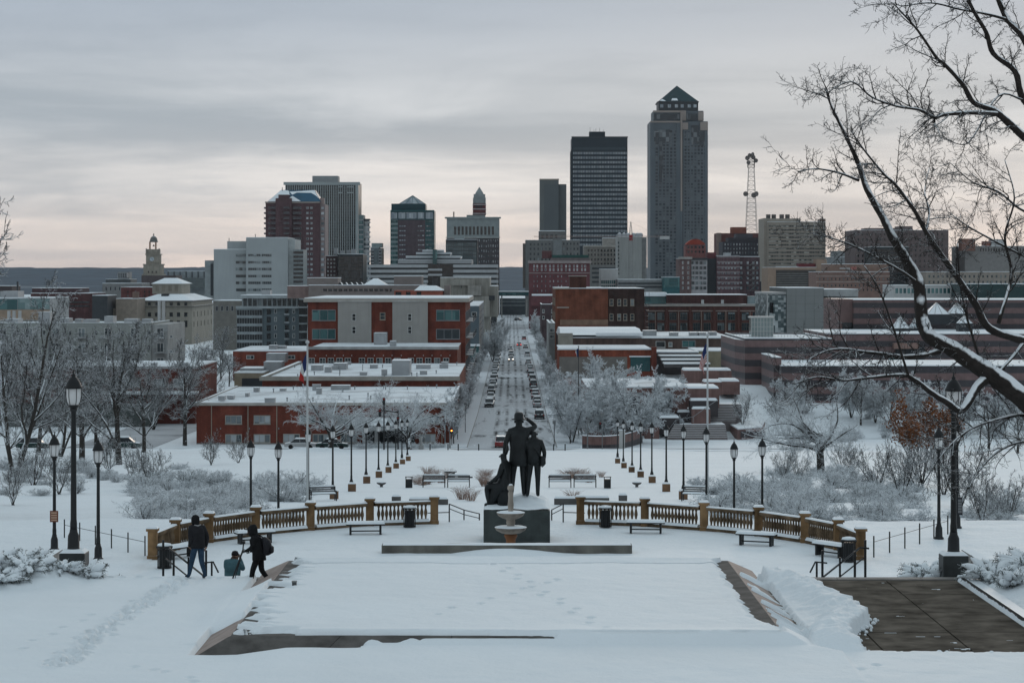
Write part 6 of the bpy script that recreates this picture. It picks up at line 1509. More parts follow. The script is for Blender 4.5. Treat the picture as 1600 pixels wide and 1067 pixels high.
# youth beside him
V = body(dict(lel=(-.25, .03, 1.13), lwr=(-.20, .15, .98), lha=(-.15, .2, .96), rel=(.27, -.02, 1.14), rwr=(.26, .02, .92), rha=(.25, .04, .83), lkn=(-.13, .03, .49), lan=(-.16, .0, .09), lto=(-.17, .16, .045), crown=(.0, .03, 1.69)), 1.02)
boy = figure('standing_youth', V, stt, (X(834.5, d), d + 1.05, zf - .1), 2.80 / 1.75, R(0), {}, BM)
q = MB(); ellring(q, [(0, 0, 1.42, .18, .13), (0, 0, 1.22, .20, .145), (0, 0, 1.02, .18, .14), (0, 0, .85, .195, .15)], 18); kid('jacket', q, BRZ, boy)
q = MB(); ellring(q, [(.20, -.06, .80, .055, .08), (.23, -.06, .86, .075, .10), (.23, -.06, 1.0, .07, .09), (.2, -.05, 1.06, .04, .06)], 12); kid('pouch', q, BRZ, boy)
q = MB(); q.tube([(-.16, .0, 1.40), (.02, -.145, 1.25), (.2, -.12, 1.02)], .018, 5); kid('strap', q, BRZ, boy)
# seated guide, knees to the left
V = body(dict(pelvis=(0, 0, .55, (.19, .17)), spine=(.0, 0, .78, (.16, .13)), chest=(0, -.02, 1.0, (.18, .13)), neck=(0, .0, 1.17, .062), head=(0, .03, 1.25, (.082, .095)), crown=(0, .03, 1.36, (.075, .088)), lsh=(-.18, -.02, 1.06), rsh=(.18, -.02, 1.06), lel=(-.22, .06, .80), lwr=(-.16, .30, .63), lha=(-.14, .37, .60), rel=(.22, .05, .80), rwr=(.15, .28, .64), rha=(.13, .35, .61),
               lhip=(-.10, .02, .52, .13), lkn=(-.12, .44, .53, .09), lan=(-.11, .36, .08, .065), lto=(-.11, .50, .04, .05), rhip=(.10, .02, .52, .13), rkn=(.11, .42, .50, .09), ran=(.10, .28, .07, .06), rto=(.10, .42, .03, .05)), .95)
gd = figure('seated_figure', V, stt, (X(788, d), d + .75, Z(795.5, d)), 1.62, R(66), {}, BM)
q = MB(); ellring(q, [(0, .33, .02, .15, .12), (0, .30, .15, .17, .14), (0, .22, .32, .19, .20), (0, .13, .47, .19, .26), (0, .03, .60, .175, .18), (0, 0, .74, .165, .13)], 18); kid('robe', q, BRZ, gd)
q = MB(); q.tube([(-.03, -.06, 1.33), (-.045, -.10, 1.5), (-.07, -.10, 1.68)], [.03, .035, .006], 6); q.tube([(-.02, -.06, 1.32), (-.0, -.10, 1.45), (.0, -.1, 1.55)], [.02, .025, .006], 6); kid('feather', q, BRZ, gd)
q = MB(); ellring(q, [(0, .02, .0, .2, .16), (0, .02, .25, .18, .15), (0, .02, .45, .14, .12)], 14); kid('rock_seat', q, BRS, gd)
# fountain
d = 74.0; fx = X(798, d)
FST = mat('stained_stone', (.38, .33, .28), .8, .35, 2.4, snow=.42, streak=.6)
FRU = mat('rusty_stone', (.26, .11, .05), .8, .35, 2.4, streak=.5)
fo = root('fountain', 'two tiered stone fountain with icy bowls before the pedestal', 'fountain', (fx, d, PZ))
zb2, zu = Z(831, d), Z(808, d)
MB().lathe([(.55, 0), (.55, .3), (.35, .4), (.18, 1.2), (.15, zb2 - PZ - .25), (.22, zb2 - PZ - .1), (.12, zb2 - PZ)], (fx, d, PZ), 20).build('pedestal', FRU, fo, smooth=True)
def bowl(nm, r, z, m): return MB().lathe([(.09, -.13), (.16, -.06), (r * .62, -.02), (r * .93, .06), (r * 1.0, .12), (r * 1.06, .15), (r * 1.0, .17), (r * .8, .12), (.05, .10)], (fx, d, z), 28).build(nm, m, fo, smooth=True)
bowl('lower_bowl', .50, zb2, FST); bowl('upper_bowl', .44, zu, FST)
MB().lathe([(.13, 0), (.11, .08), (.15, .2), (.12, .36), (.10, zu - zb2)], (fx, d, zb2 + .1), 14).build('middle_stem', FST, fo, smooth=True)
MB().lathe([(.12, 0), (.08, .1), (.10, .3), (.075, .5), (.09, .68), (.06, .74), (.11, .82), (.10, .9), (.04, .97)], (fx, d, zu + .1), 14).build('finial', FST, fo, smooth=True)
for nm, r, z in (('bowl_snow', .46, zb2), ('bowl_snow', .40, zu)): MB().lathe([(r, .125), (r * .9, .19), (r * .5, .21), (.05, .2)], (fx, d, z), 24).build(nm, SNOW, fo, smooth=True)
# ================================================================ lamps
IRON = mat('black_iron', (.012, .013, .014), .5, .2, 4.0, spec=.4)
LGL, _b, _bs = newmat('frosted_lamp_glass')
_bs.inputs['Base Color'].default_value = (.85, .86, .86, 1); _bs.inputs['Roughness'].default_value = .4
_tr = _b.n('ShaderNodeBsdfTranslucent', {'Color': (.92, .92, .92, 1)}); _ms = _b.n('ShaderNodeMixShader', {0: .55, 1: _bs.outputs[0], 2: _tr.outputs[0]})
_b.t.links.new(_ms.outputs[0], LGL.node_tree.nodes['Material Output'].inputs[0])
def make_lamp(name, H, k=1.0, pr=.07):
    r = root(name, 'lamp', 'street lamp', (0, 0, 0))
    MB().lathe([(.20 * k, 0), (.20 * k, .06), (.15 * k, .10), (.14 * k, .45), (.10 * k, .55), (.095 * k, .62)], (0, 0, 0), 12).build('base', IRON, r, smooth=True)
    MB().lathe([(pr * 1.15, .5), (pr * 1.15, .8), (pr, .9), (pr * .82, H - 1.15 * k), (pr * 1.2, H - 1.12 * k), (pr * 1.2, H - 1.05 * k)], (0, 0, 0), 10).build('pole', IRON, r, smooth=True)
    z = H - 1.05 * k
    ln = MB().lathe([(.07 * k, 0), (.13 * k, .03), (.13 * k, .07), (.09 * k, .09)], (0, 0, z), 12).build('lantern_base', IRON, r, smooth=True)
    MB().lathe([(.10 * k, .08), (.155 * k, .16), (.175 * k, .30), (.178 * k, .52), (.10 * k, .525)], (0, 0, z), 12).build('lantern_glass', LGL, r, smooth=True)
    q = MB()
    for i in range(6):
        a_ = math.pi / 3 * i; c, s_ = math.cos(a_), math.sin(a_); q.tube([(c * .135 * k, s_ * .135 * k, z + .08), (c * .165 * k, s_ * .165 * k, z + .17), (c * .188 * k, s_ * .188 * k, z + .3), (c * .19 * k, s_ * .19 * k, z + .53)], .011 * k, 4)
    q.build('lantern_bars', IRON, r)
    MB().lathe([(.21 * k, .53), (.225 * k, .555), (.20 * k, .60), (.155 * k, .72), (.085 * k, .83), (.045 * k, .86), (.055 * k, .90), (.02 * k, .94), (.012 * k, 1.05)], (0, 0, z), 14).build('lantern_roof', mat('black_iron_snow', (.012, .013, .014), .5, .2, 4.0, snow=.12), r, smooth=True)
    return r
lampA = make_lamp('street_lamp', 4.65); lampB = make_lamp('tall_street_lamp', 5.15, 1.12, .085)
first = {'a': True, 'b': True}
def lamp(px, d, z, label, big=False, group=None):
    k_ = 'b' if big else 'a'; src = lampB if big else lampA; loc = (X(px, d), d, z)
    if first[k_]:
        first[k_] = False; src.location = loc; src['label'] = label; ORG[src.name] = loc
        if group: src['group'] = group
        return src
    return clone(src, loc, random.uniform(0, 1), label=label, group=group)
BLKS = mat('planter_block_dark', (.05, .055, .055), .5, .3, 1.5, streak=.4)
def block(name, label, px, d, z0, z1, w, m, snow=True):
    r = root(name, label, 'plinth', (X(px, d), d, z0)); x = X(px, d)
    o = MB().box(x - w / 2, x + w / 2, d - w / 2, d + w / 2, z0 - .3, z1).build('block', m, r)
    mo = o.modifiers.new('edge', 'BEVEL'); mo.width = .02; mo.segments = 1
    q = MB(); q.frus((x - w / 2, x + w / 2, d - w / 2, d + w / 2), z1 + .003, (x - w * .36, x + w * .36, d - w * .36, d + w * .36), z1 + .09); q.build('snow_cap', SNOW, r)
    return r
block('lamp_plinth', 'dark stone plinth under the tall lamp at right end of terrace', 1490, 63.6, -.05, Z(866, 63.6), .70, BLKS); lamp(1490, 63.6, Z(866, 63.6), 'tall black lamp on dark stone plinth at right end of terrace', True, 'tall lamps on the terrace')
block('lamp_plinth', 'dark stone plinth under the tall lamp among left terrace shrubs', 116, 63.6, -.05, Z(862, 63.6), .70, BLKS); lamp(115, 63.6, Z(862, 63.6), 'tall black lamp rising from snowy shrubs at left end of terrace', True, 'tall lamps on the terrace')
LG = 'black lanterns along the walks'
lamp(85, 90, PZ, 'black lamp carrying a small brown notice, left of the tall left lamp', group=LG)
lamp(153.5, 87, PZ, 'black lamp by the chain fence, right of the tall left lamp', group=LG)
lamp(1467, 94, PZ, 'black lamp just left of the tall right lamp', group=LG)
lamp(1495.5, 98, PZ, 'black lamp with sign plates hidden behind the tall right lamp', group=LG)
lamp(392, 122, zg(122) - .4, 'black lamp behind the left balustrade, left one of two', group=LG); lamp(435, 122, zg(122) - .5, 'black lamp behind the left balustrade, right one of two', group=LG)
lamp(1147, 122, zg(122) - .5, 'black lamp behind the right balustrade, left one of two', group=LG); lamp(1191, 120, zg(120) - .3, 'black lamp behind the right balustrade, right one of two', group=LG)
left = [(481.5, 133), (520, 152), (549, 164), (572, 186), (591.5, 200), (606, 216), (618.5, 232), (628, 262), (636.5, 272)]
right = [(1103.7, 133), (1068, 152), (1041, 164), (1018.5, 186), (1001, 200), (987.6, 216), (974, 240), (965, 270)]
for nm, lst in (('left', left), ('right', right)):
    for i, (px, d) in enumerate(lst): lamp(px, d, zg(d), '%s lamp from the balustrade in the row %s of the walk' % (nth(i), nm), group=LG)
OCB = mat('ochre_block', (.22, .125, .07), .8, .3, 1.2, streak=.3)
for nm, lst in (('left', [(521, 146), (549, 160), (572, 178), (591, 193), (606, 208), (618, 222), (628, 240), (637, 256)]), ('right', [(1068.5, 146), (1042, 160), (1020, 178), (1002, 193), (988, 208), (976, 224), (966, 244)])):
    for i, (px, d) in enumerate(lst):
        d2 = d - 3.0; r = block('stone_plinth', '%s ochre stair plinth from the balustrade, %s of the walk' % (nth(i), nm), px + (1 if nm == 'left' else -1), d2, zg(d2), zg(d2) + .52, .52, OCB); r['group'] = 'ochre stair plinths'
# notice on the lamp, flat print
def flat(name, label, cat, px, d, zc, w, h, m, ink=None, rows=0):
    x = X(px, d); r = root(name, label, cat, (x, d - .12, zc))
    MB().box(x - w / 2, x + w / 2, d - .14, d - .11, zc - h / 2, zc + h / 2).build('plate', m, r)
    q = MB()
    for j in range(rows): zz2 = zc + h * (.32 - .64 * j / max(1, rows - 1)); q.box(x - w * .36, x + w * .36, d - .146, d - .141, zz2 - h * .06, zz2 + h * .06)
    if rows: q.build('print', ink, r, kind='stuff')
flat('notice_plate', 'small brown notice plate with pale lines on the lamp at far left', 'sign', 85.5, 90, Z(806, 90), .32, .44, mat('brown_sign', (.19, .07, .04), .7, .1), mat('sign_ink', (.52, .34, .24), .7), 4)
flat('sign_plate', 'stacked dark sign plates on the lamp behind the tall right lamp', 'sign', 1499, 98, Z(790, 98), .22, .75, mat('dark_sign', (.03, .03, .035), .7, .1), mat('sign_ink2', (.2, .2, .2), .7), 5)
# ================================================================ rails, fences, bins, benches
def rail_thing(name, label, cat, tubes, loc):
    r = root(name, label, cat, loc)
    for nm, pts, rad in tubes: MB().tube(pts, rad, 6).build(nm, IRON, r)
    return r
def hand(label, px, d, z, sg):
    x = X(px, d)
    rail_thing('stair_handrail', label, 'handrail', [('post', [(x, d, z - .5), (x, d, z + .95)], .035), ('post', [(x + sg * .28, d + .05, z - .6), (x + sg * .28, d + .05, z + .62)], .035), ('post', [(x + sg * .5, d + 1.4, z - 1.2), (x + sg * .5, d + 1.4, z + .3)], .03),
        ('rail', [(x - sg * .1, d - .05, z + .72), (x + sg * .14, d, z + .74), (x + sg * .8, d + 3, z - .5)], .028), ('rail', [(x + sg * .05, d, z + .45), (x + sg * .7, d + 3, z - .8)], .022)], (x, d, z))
hand('black iron stair handrail left of the walking man', 255, 63.6, .05, 1); hand('black iron stair handrail by the right end post', 1352, 63.6, .05, -1)
for lb, px, sg in (('stub of stair handrail between walking man and blue jacket', 322, 1), ('stub of stair handrail left of the right stair handrail', 1285, -1)):
    x = X(px, 65); rail_thing('handrail_stub', lb, 'handrail', [('post', [(x, 65, -1), (x, 65, .55)], .035), ('post', [(x + sg * .12, 65.3, -1.2), (x + sg * .12, 65.3, .2)], .03), ('rail', [(x - sg * .12, 64.9, .2), (x + sg * .2, 65, .22), (x + sg * .32, 65.2, -.1)], .025)], (x, 65, 0))
for sg, nm in ((-1, 'left'), (1, 'right')):
    P_ = [(sg * 13.75 - .3 - (.0 if sg < 0 else -.4) + sg * i * .85, 88.2 + i * (1.5 if sg > 0 else 1.2)) for i in range(6)]
    r = root('chain_fence', 'line of thin iron posts and rail outside the %s end of the balustrade' % nm, 'fence', (P_[0][0], P_[0][1], PZ))
    for x, y in P_: MB().tube([(x, y, PZ - .3), (x, y, PZ + .78)], .028, 6).build('post', IRON, r)
    MB().tube([(x, y, PZ + .55) for x, y in P_], .012, 5).build('rail', IRON, r)
# handrails of the walk behind the statue
for nm, pts in (('left', [(702, 100.5, .78), (725, 101.5, .42), (749, 103, .1)]), ('right', [(880, 100.5, .78), (862, 101.5, .42)])):
    Q = [(X(p, dd), dd, PZ + h) for p, dd, h in pts]
    r = root('walk_handrail', 'dark sloping handrail on the %s side behind the statue' % nm, 'handrail', (Q[0][0], Q[0][1], PZ))
    for x, y, z in Q: MB().tube([(x, y, z - 1.2), (x, y, z)], .03, 6).build('post', IRON, r)
    MB().tube(Q, .025, 5).build('rail', IRON, r); MB().tube([(x, y, z - .2) for x, y, z in Q], .02, 5).build('rail', IRON, r)
    xo = X(668 if nm == 'left' else 914, 99.7); MB().tube([(xo, 99.9, PZ + .45), (Q[0][0], 100.2, PZ + .45), ], .022, 5).build('rail', IRON, r)
def make_bin(name):
    r = root(name, 'bin', 'waste bin', (0, 0, 0)); n = 18; q = None
    MB().lathe([(.20, .06), (.20, .72)], (0, 0, 0), 14).build('liner', IRON, r)
    for i in range(n):
        a_ = 2 * math.pi * i / n; c, s_ = math.cos(a_), math.sin(a_); MB().tube([(c * .25, s_ * .25, .05), (c * .25, s_ * .25, .70), (c * .30, s_ * .30, .80)], .014, 4).build('slat', IRON, r)
    MB().lathe([(.28, .79), (.30, .80), (.30, .83), (.28, .84)], (0, 0, 0), 16).build('rim', IRON, r); MB().lathe([(.27, .03), (.27, .07)], (0, 0, 0), 16).build('foot_ring', IRON, r)
    MB().lathe([(.27, .845), (.24, .91), (.1, .94)], (0, 0, 0), 14).build('snow_cap', SNOW, r, smooth=True)
    return r
binA = make_bin('litter_bin')
bins = [(640, 98.3, 'slatted black bin against the left balustrade near the statue'), (257, 84.5, 'slatted black bin by the left end post of the balustrade'), (946, 98.3, 'slatted black bin against the right balustrade near the statue'), (1326, 86.5, 'slatted black bin by the right end post of the balustrade')]
for i, (px, d, lb) in enumerate(bins):
    loc = (X(px, d), d, PZ)
    if i == 0: binA.location = loc; binA['label'] = lb; binA['group'] = 'slatted plaza bins'
    else: clone(binA, loc, 0, label=lb, group='slatted plaza bins')
WD = mat('dark_bench', (.025, .022, .020), .6, .2, 3.0)
def make_plaza_bench(name):
    r = root(name, 'bench', 'bench', (0, 0, 0))
    for i in range(4): MB().box(-.8, .8, -.24 + i * .125, -.24 + i * .125 + .105, .40, .45).build('slat', WD, r)
    for x in (-.62, .62): MB().box(x - .04, x + .04, -.2, .2, 0, .38).box(x - .05, x + .05, -.24, .24, .381, .399).build('leg', IRON, r)
    MB().tube([(-.6, 0, .15), (.6, 0, .15)], .03, 5).build('stretcher', IRON, r)
    q = MB(); q.frus((-.8, .8, -.25, .26), .452, (-.76, .76, -.2, .2), .55); q.build('snow_cap', SNOW, r)
    return r
bA = make_plaza_bench('plaza_bench')
for i, (px, d, rz, lb) in enumerate([(571, 95.6, .10, 'snow topped backless bench by the left balustrade, nearest the statue'), (398, 92.5, .45, 'snow topped backless bench by the left balustrade, behind the backpacker'), (281, 87.5, .95, 'snow topped backless bench by the left balustrade, left of walking man'), (1009, 96.2, -.10, 'snow topped backless bench by the right balustrade, nearest the statue'), (1182, 91.8, -.40, 'snow topped backless bench by the right balustrade, middle one of three'), (1298, 88.2, -.95, 'snow topped backless bench by the right balustrade, nearest the bin')]):
    loc = (X(px, d), d, PZ)
    if i == 0: bA.location = loc; bA.rotation_euler = (0, 0, rz); bA['label'] = lb; bA['group'] = 'backless plaza benches'
    else: clone(bA, loc, rz, label=lb, group='backless plaza benches')
def make_park_bench(name):
    r = root(name, 'bench', 'bench', (0, 0, 0)); G = mat('grey_bench', (.16, .16, .16), .6, .15, 3.0)
    for i in range(4): MB().box(-.8, .8, -.22 + i * .115, -.22 + i * .115 + .095, .42, .455).build('slat', G, r)
    for i in range(3): MB().box(-.8, .8, .25 + i * .02, .28 + i * .02, .52 + i * .12, .61 + i * .12).build('back_slat', G, r)
    for x in (-.78, .78): MB().box(x - .03, x + .03, -.22, -.16, 0, .62).box(x - .03, x + .03, .2, .26, 0, .86).box(x - .03, x + .03, -.16, .2, .58, .62).build('leg_frame', IRON, r)
    q = MB(); q.frus((-.74, .74, -.22, .22), .457, (-.7, .7, -.16, .2), .54); q.build('seat_snow', SNOW, r)
    q = MB(); q.frus((-.75, .75, .25, .33), .86, (-.7, .7, .27, .31), .93); q.build('back_snow', SNOW, r)
    return r
bP = make_park_bench('park_bench')
for i, (px, d, rz, lb) in enumerate([(678, 165, 0, 'snowy slatted bench on the left lawn beside the bin, left one of a pair'), (716.5, 165, 0, 'snowy slatted bench on the left lawn, right one of a pair'), (875, 165, 0, 'snowy slatted bench on the right lawn, left one of a pair'), (914, 165, 0, 'snowy slatted bench on the right lawn beside the bin, right one of a pair'), (505, 140, .3, 'snowy slatted bench between the two nearest lamps left of the walk'), (1086, 140, -.3, 'snowy slatted bench between the two nearest lamps right of the walk')]):
    loc = (X(px, d), d, zg(d))
    if i == 0: bP.location = loc; bP['label'] = lb; bP['group'] = 'slatted park benches'
    else: clone(bP, loc, rz, label=lb, group='slatted park benches')
for px, lb in ((639, 'square black bin at left end of the left bench pair'), (949, 'square black bin at right end of the right bench pair')):
    d = 164; x = X(px, d); r = root('square_bin', lb, 'waste bin', (x, d, zg(d)), 'square park bins')
    MB().box(x - .24, x + .24, d - .24, d + .24, zg(d), zg(d) + .62).build('body', IRON, r); MB().box(x - .26, x + .26, d - .26, d + .26, zg(d) + .78, zg(d) + .84).build('lid', mat('bin_lid', (.03, .03, .03), .5, snow=.5), r)
    for a_, c_ in ((-1, -1), (1, -1), (1, 1), (-1, 1)): MB().box(x + a_ * .22 - .02, x + a_ * .22 + .02, d + c_ * .22 - .02, d + c_ * .22 + .02, zg(d) + .62, zg(d) + .78).build('lid_post', IRON, r)
GRW = mat('low_wall_dark', (.12, .115, .11), .8, .25, 1.5, snow=.25)
for i, (p0, p1, ya, yb, lb) in enumerate([(639, 679, 777, 783, 'low planter wall left of the mound, long one'), (683, 700, 777, 782, 'short low planter wall left of the statue'), (866, 908, 776, 782, 'low planter wall right of the statue mound'), (909, 952, 775, 783, 'long low planter wall behind the right balustrade'), (612, 626, 773, 783, 'small square planter block behind the left balustrade'), (967, 980, 771, 784, 'small square planter block behind the right balustrade')]):
    d = 134; x0, x1 = X(p0, d), X(p1, d); zt = Z(ya, d) - .1
    r = root('planter_wall', lb, 'low wall', ((x0 + x1) / 2, d, zg(d))); MB().box(x0, x1, d, d + .4, zg(d) - .3, zt).build('masonry', GRW, r); q = MB(); q.frus((x0, x1, d, d + .4), zt + .003, (x0 + .08, x1 - .08, d + .08, d + .33), zt + .12); q.build('snow_cap', SNOW, r)
for px, py, lb in ((596, 748, 'left'), (995, 744, 'right')):
    d = 166; x = X(px, d); r = root('planter_bowl', 'shallow stone bowl on a foot beside the %s lamps' % lb, 'planter', (x, d, zg(d))); MB().lathe([(.12, 0), (.1, .12), (.3, .22), (.36, .32), (.34, .34)], (x, d, zg(d)), 16).build('bowl', GRW, r); MB().lathe([(.33, .345), (.2, .40), (.02, .42)], (x, d, zg(d)), 14).build('snow_cap', SNOW, r)
for px, lb in ((704, 'left'), (893, 'right')):
    d = 188; x = X(px, d); r = root('stone_table', 'low snowy stone table with slabs on the %s lawn' % lb, 'table', (x, d, zg(d)))
    MB().box(x - .35, x + .35, d - .3, d + .3, zg(d) - .1, zg(d) + .5).build('block', GRW, r); MB().box(x - .5, x + .5, d - .45, d + .45, zg(d) + .502, zg(d) + .6).build('top', GRW, r)
    for a_ in (-1.3, 1.2): MB().box(x + a_ - .6, x + a_ + .6, d - .3, d + .3, zg(d) - .1, zg(d) + .16).build('slab', GRW, r)
# small valve box in the basin
x, d = X(460, 58.4), 58.4; r = root('valve_box', 'small grey box standing in the snow of the basin', 'box', (x, d, .35))
MB().box(x - .055, x + .055, d - .055, d + .055, .25, .53).build('body', mat('grey_box', (.10, .105, .105), .6), r); MB().box(x - .065, x + .065, d - .065, d + .065, .531, .56).build('lid', mat('grey_box_lid', (.22, .23, .23), .6), r)
# ================================================================ flags
def flag(name, label, px, d, ptop, pbase, m_pole, fl, rp=.06, fw=1.8, fh=1.15, dirx=-1, ftop=None, drop=.82):
    x = X(px, d); zt, zb_ = Z(ptop, d), zg(d) - .1 if pbase is None else Z(pbase, d)
    r = root(name, label, 'flagpole', (x, d, zb_))
    MB().lathe([(rp * 1.5, 0), (rp * 1.4, .4), (rp, .5), (rp * .7, zt - zb_)], (x, d, zb_), 10).build('pole', m_pole, r, smooth=True)
    MB().lathe([(.02, -.02), (.1, .03), (.12, .1), (.08, .17), (.01, .2)], (x, d, zt), 10).build('finial', m_pole, r, smooth=True)
    nu, nv = 26, 26; q = MB(); zf = Z(ftop, d)
    mats, colour = fl
    vs = []
    for i in range(nu + 1):
        for j in range(nv + 1):
            u, v = i / nu, j / nv
            fold = math.sin(u * 9 + v * 2.2) * .07 * u ** .5
            vs.append((x + dirx * (.06 + .30 * fw * (u ** .8) * (1 - .35 * u) * (1 - .45 * v * u) + .10 * u * math.sin(v * 5 + 1)), d + fold + .12 * math.sin(v * 6 + u * 3) * u, zf - v * fh * (1 - .45 * u) - u * fw * drop * (1 - .12 * v)))
    q.v = vs
    for i in range(nu):
        for j in range(nv): k_ = i * (nv + 1) + j; q.f.append([k_, k_ + 1, k_ + nv + 2, k_ + nv + 1]); q.m.append(colour((i + .5) / nu, (j + .5) / nv))
    q.build('flag', mats, r, smooth=True)
CR, CW, CBL = mat('flag_red', (.42, .03, .025), .8, .1), mat('flag_white', (.62, .62, .60), .8, .08), mat('flag_blue', (.02, .035, .12), .8, .1)
WP = mat('white_pole', (.55, .57, .57), .5, .06)
us = ([CR, CW, CBL], lambda u, v: 2 if (u < .4 and v < .54) else int(v * 13) % 2)
ia = ([CR, CW, CBL], lambda u, v: 2 if u < .33 else (1 if u < .67 else 0))
flag('flagpole', 'white flagpole with limp striped national flag at right', 1105.5, 136, 526, None, WP, us, .07, 1.75, 1.1, -1, 536)
flag('flagpole', 'white flagpole with limp blue white red state flag at left', 480.3, 130, 537, None, WP, ia, .07, 1.7, .9, -1, 553)
flag('dark_flagpole', 'dark flagpole with small tricolour flag above the frosted trees', 904, 372, 542, None, IRON, ia, .09, 2.4, 1.4, -1, 544, .35)
# ================================================================ vehicles
PAINT = {n_: mat('paint_' + n_, c, .35, .05, 1, snow=.25, spec=.5) for n_, c in dict(black=(.012, .012, .014), grey=(.10, .105, .11), silver=(.32, .33, .34), white=(.6, .61, .61), red=(.26, .02, .02), green=(.015, .05, .045), blue=(.03, .05, .09)).items()}
CG = mat('car_glass', (.02, .025, .03), .15, .1, spec=.5); TY = mat('tyre', (.02, .02, .02), .9); TL = mat('tail_lamp', (.35, .015, .01), .3); HL = mat('head_lamp', (.65, .66, .66), .2)
def emis(name, c, st_):
    m, b, bs = newmat(name); bs.inputs['Base Color'].default_value = (*c, 1); bs.inputs['Emission Color'].default_value = (*c, 1); bs.inputs['Emission Strength'].default_value = st_; return m
HLON = emis('head_lamp_lit', (1, .82, .6), 6.0); TLON = emis('tail_lamp_lit', (1, .06, .05), 2.5)
CM = {}
def car_meshes(kind, paint, lit=False):
    key = (kind, paint, lit)
    if key in CM: return CM[key]
    suv = kind == 'suv'; h = 1.72 if suv else 1.46; L = 2.3; w = .93 if suv else .89; bz = 1.02 if suv else .92
    q = MB()
    prof_ = [(-L, .30), (-L - .03, .55), (-L + .06, bz - .14), (-L + 1.0, bz), (L - .55 if not suv else L - .15, bz), (L - .03, bz - .1), (L + .02, .5), (L - .04, .30)]
    n = len(prof_)
    def ring(x, ins): return [(x, y * (1 - ins), z) for y, z in prof_]
    vs = ring(-w, .015) + [(-w + .08, y, z + .0) for y, z in prof_] + [(w - .08, y, z) for y, z in prof_] + ring(w, .015)
    vs = [(x, y, z if abs(x) < w - .01 else (z - .05 if z > .8 else z)) for x, y, z in vs]
    fs = []
    for s_ in range(3):
        for i in range(n): k_ = (i + 1) % n; fs.append((s_ * n + i, s_ * n + k_, (s_ + 1) * n + k_, (s_ + 1) * n + i))
    fs.append(tuple(range(n))); fs.append(tuple(range(4 * n - 1, 3 * n - 1, -1))); q.add(vs, fs)
    me_b = q.mesh('body', PAINT[paint])
    y0, y1 = (-L + .85, L - .12 if suv else L - .75); t0, t1 = (-L + 1.65, L - .45 if suv else L - 1.45)
    q = MB(); q.frus((-w + .09, w - .09, y0, y1), bz - .04, (-w + .22, w - .22, t0, t1), h - .04); me_c = q.mesh('cabin_glass', CG)
    q = MB(); q.frus((-w + .20, w - .20, t0 - .05, t1 + .05), h - .05, (-w + .27, w - .27, t0 + .06, t1 - .06), h)
    for s_ in (-1, 1):
        for (ya_, yb_) in ((y0, t0), ((y0 + y1) / 2, (t0 + t1) / 2), (y1, t1)): q.tube([(s_ * (w - .10), ya_, bz - .05), (s_ * (w - .215), yb_, h - .04)], .035, 4)
    me_r = q.mesh('roof', PAINT[paint])
    q = MB(); q.frus((-w + .22, w - .22, t0, t1), h + .002, (-w + .32, w - .32, t0 + .12, t1 - .12), h + .10); me_s = q.mesh('roof_snow', SNOWF)
    q = MB(); q.lathe([(.16, -.11), (.32, -.11), (.335, -.08), (.335, .08), (.32, .11), (.16, .11)], (0, 0, 0), 16); q.v = [(z, y, x) for x, y, z in q.v]; me_w = q.mesh('wheel', TY)
    me_h = MB().box(-.17, .17, -.03, .03, -.08, .08).mesh('headlight', HLON if lit else HL); me_t = MB().box(-.14, .14, -.03, .03, -.1, .1).mesh('taillight', TLON if lit else TL)
    CM[key] = (me_b, me_c, me_r, me_s, me_w, me_h, me_t, L, w, bz); return CM[key]
def car(name, label, kind, paint, loc, rz=0, lit=False, group=None, snow=True):
    me_b, me_c, me_r, me_s, me_w, me_h, me_t, L, w, bz = car_meshes(kind, paint, lit)
    r = put(name, None, None, loc, rz, label=label, cat='car', group=group)
    def ch(n_, me, p): o = bpy.data.objects.new(n_, me); COL.objects.link(o); o.parent = r; o.location = p; return o
    ch('body', me_b, (0, 0, 0)); ch('cabin_glass', me_c, (0, 0, 0)); ch('roof', me_r, (0, 0, 0))
    if snow: ch('roof_snow', me_s, (0, 0, 0))
    for a_ in (-1, 1):
        for b2 in (-1, 1): ch('wheel', me_w, (a_ * (w - .1), b2 * 1.38, .335))
        ch('headlight', me_h, (a_ * (w - .25), -L + .0, bz - .27)); ch('taillight', me_t, (a_ * (w - .2), L - .02, bz - .22))
    return r
rz0 = 0.0   # front faces the camera
pal = ['black', 'grey', 'silver', 'black', 'white', 'grey', 'blue', 'black', 'silver', 'grey']
leftrows = [472, 481, 501, 528, 555, 566, 585, 610, 648, 656, 680, 706, 736, 777, 815, 858, 905, 982, 1080]
for i, d in enumerate(leftrows): car('parked_car', '%s snow dusted %s car parked along the left kerb of the street' % (nth(i), pal[i % 10]), 'suv' if i % 3 == 0 else 'sedan', pal[i % 10], (-4.7 + random.uniform(-.15, .15), d, zg(d) + .03), rz0, group='cars parked at the left kerb')
pal2 = ['black', 'silver', 'white', 'grey', 'red', 'black', 'black', 'silver', 'grey', 'white', 'black', 'grey']
rightrows = [428, 472, 481, 503, 512, 531, 556, 566, 585, 595, 610, 644, 653, 700, 765, 850, 960]
for i, d in enumerate(rightrows): car('parked_car', '%s snow dusted %s car parked along the right kerb of the street' % (nth(i), pal2[i % 12]), 'suv' if i % 2 == 0 else 'sedan', pal2[i % 12], (5.1 + random.uniform(-.15, .15), d, zg(d) + .03), math.pi, group='cars parked at the right kerb')
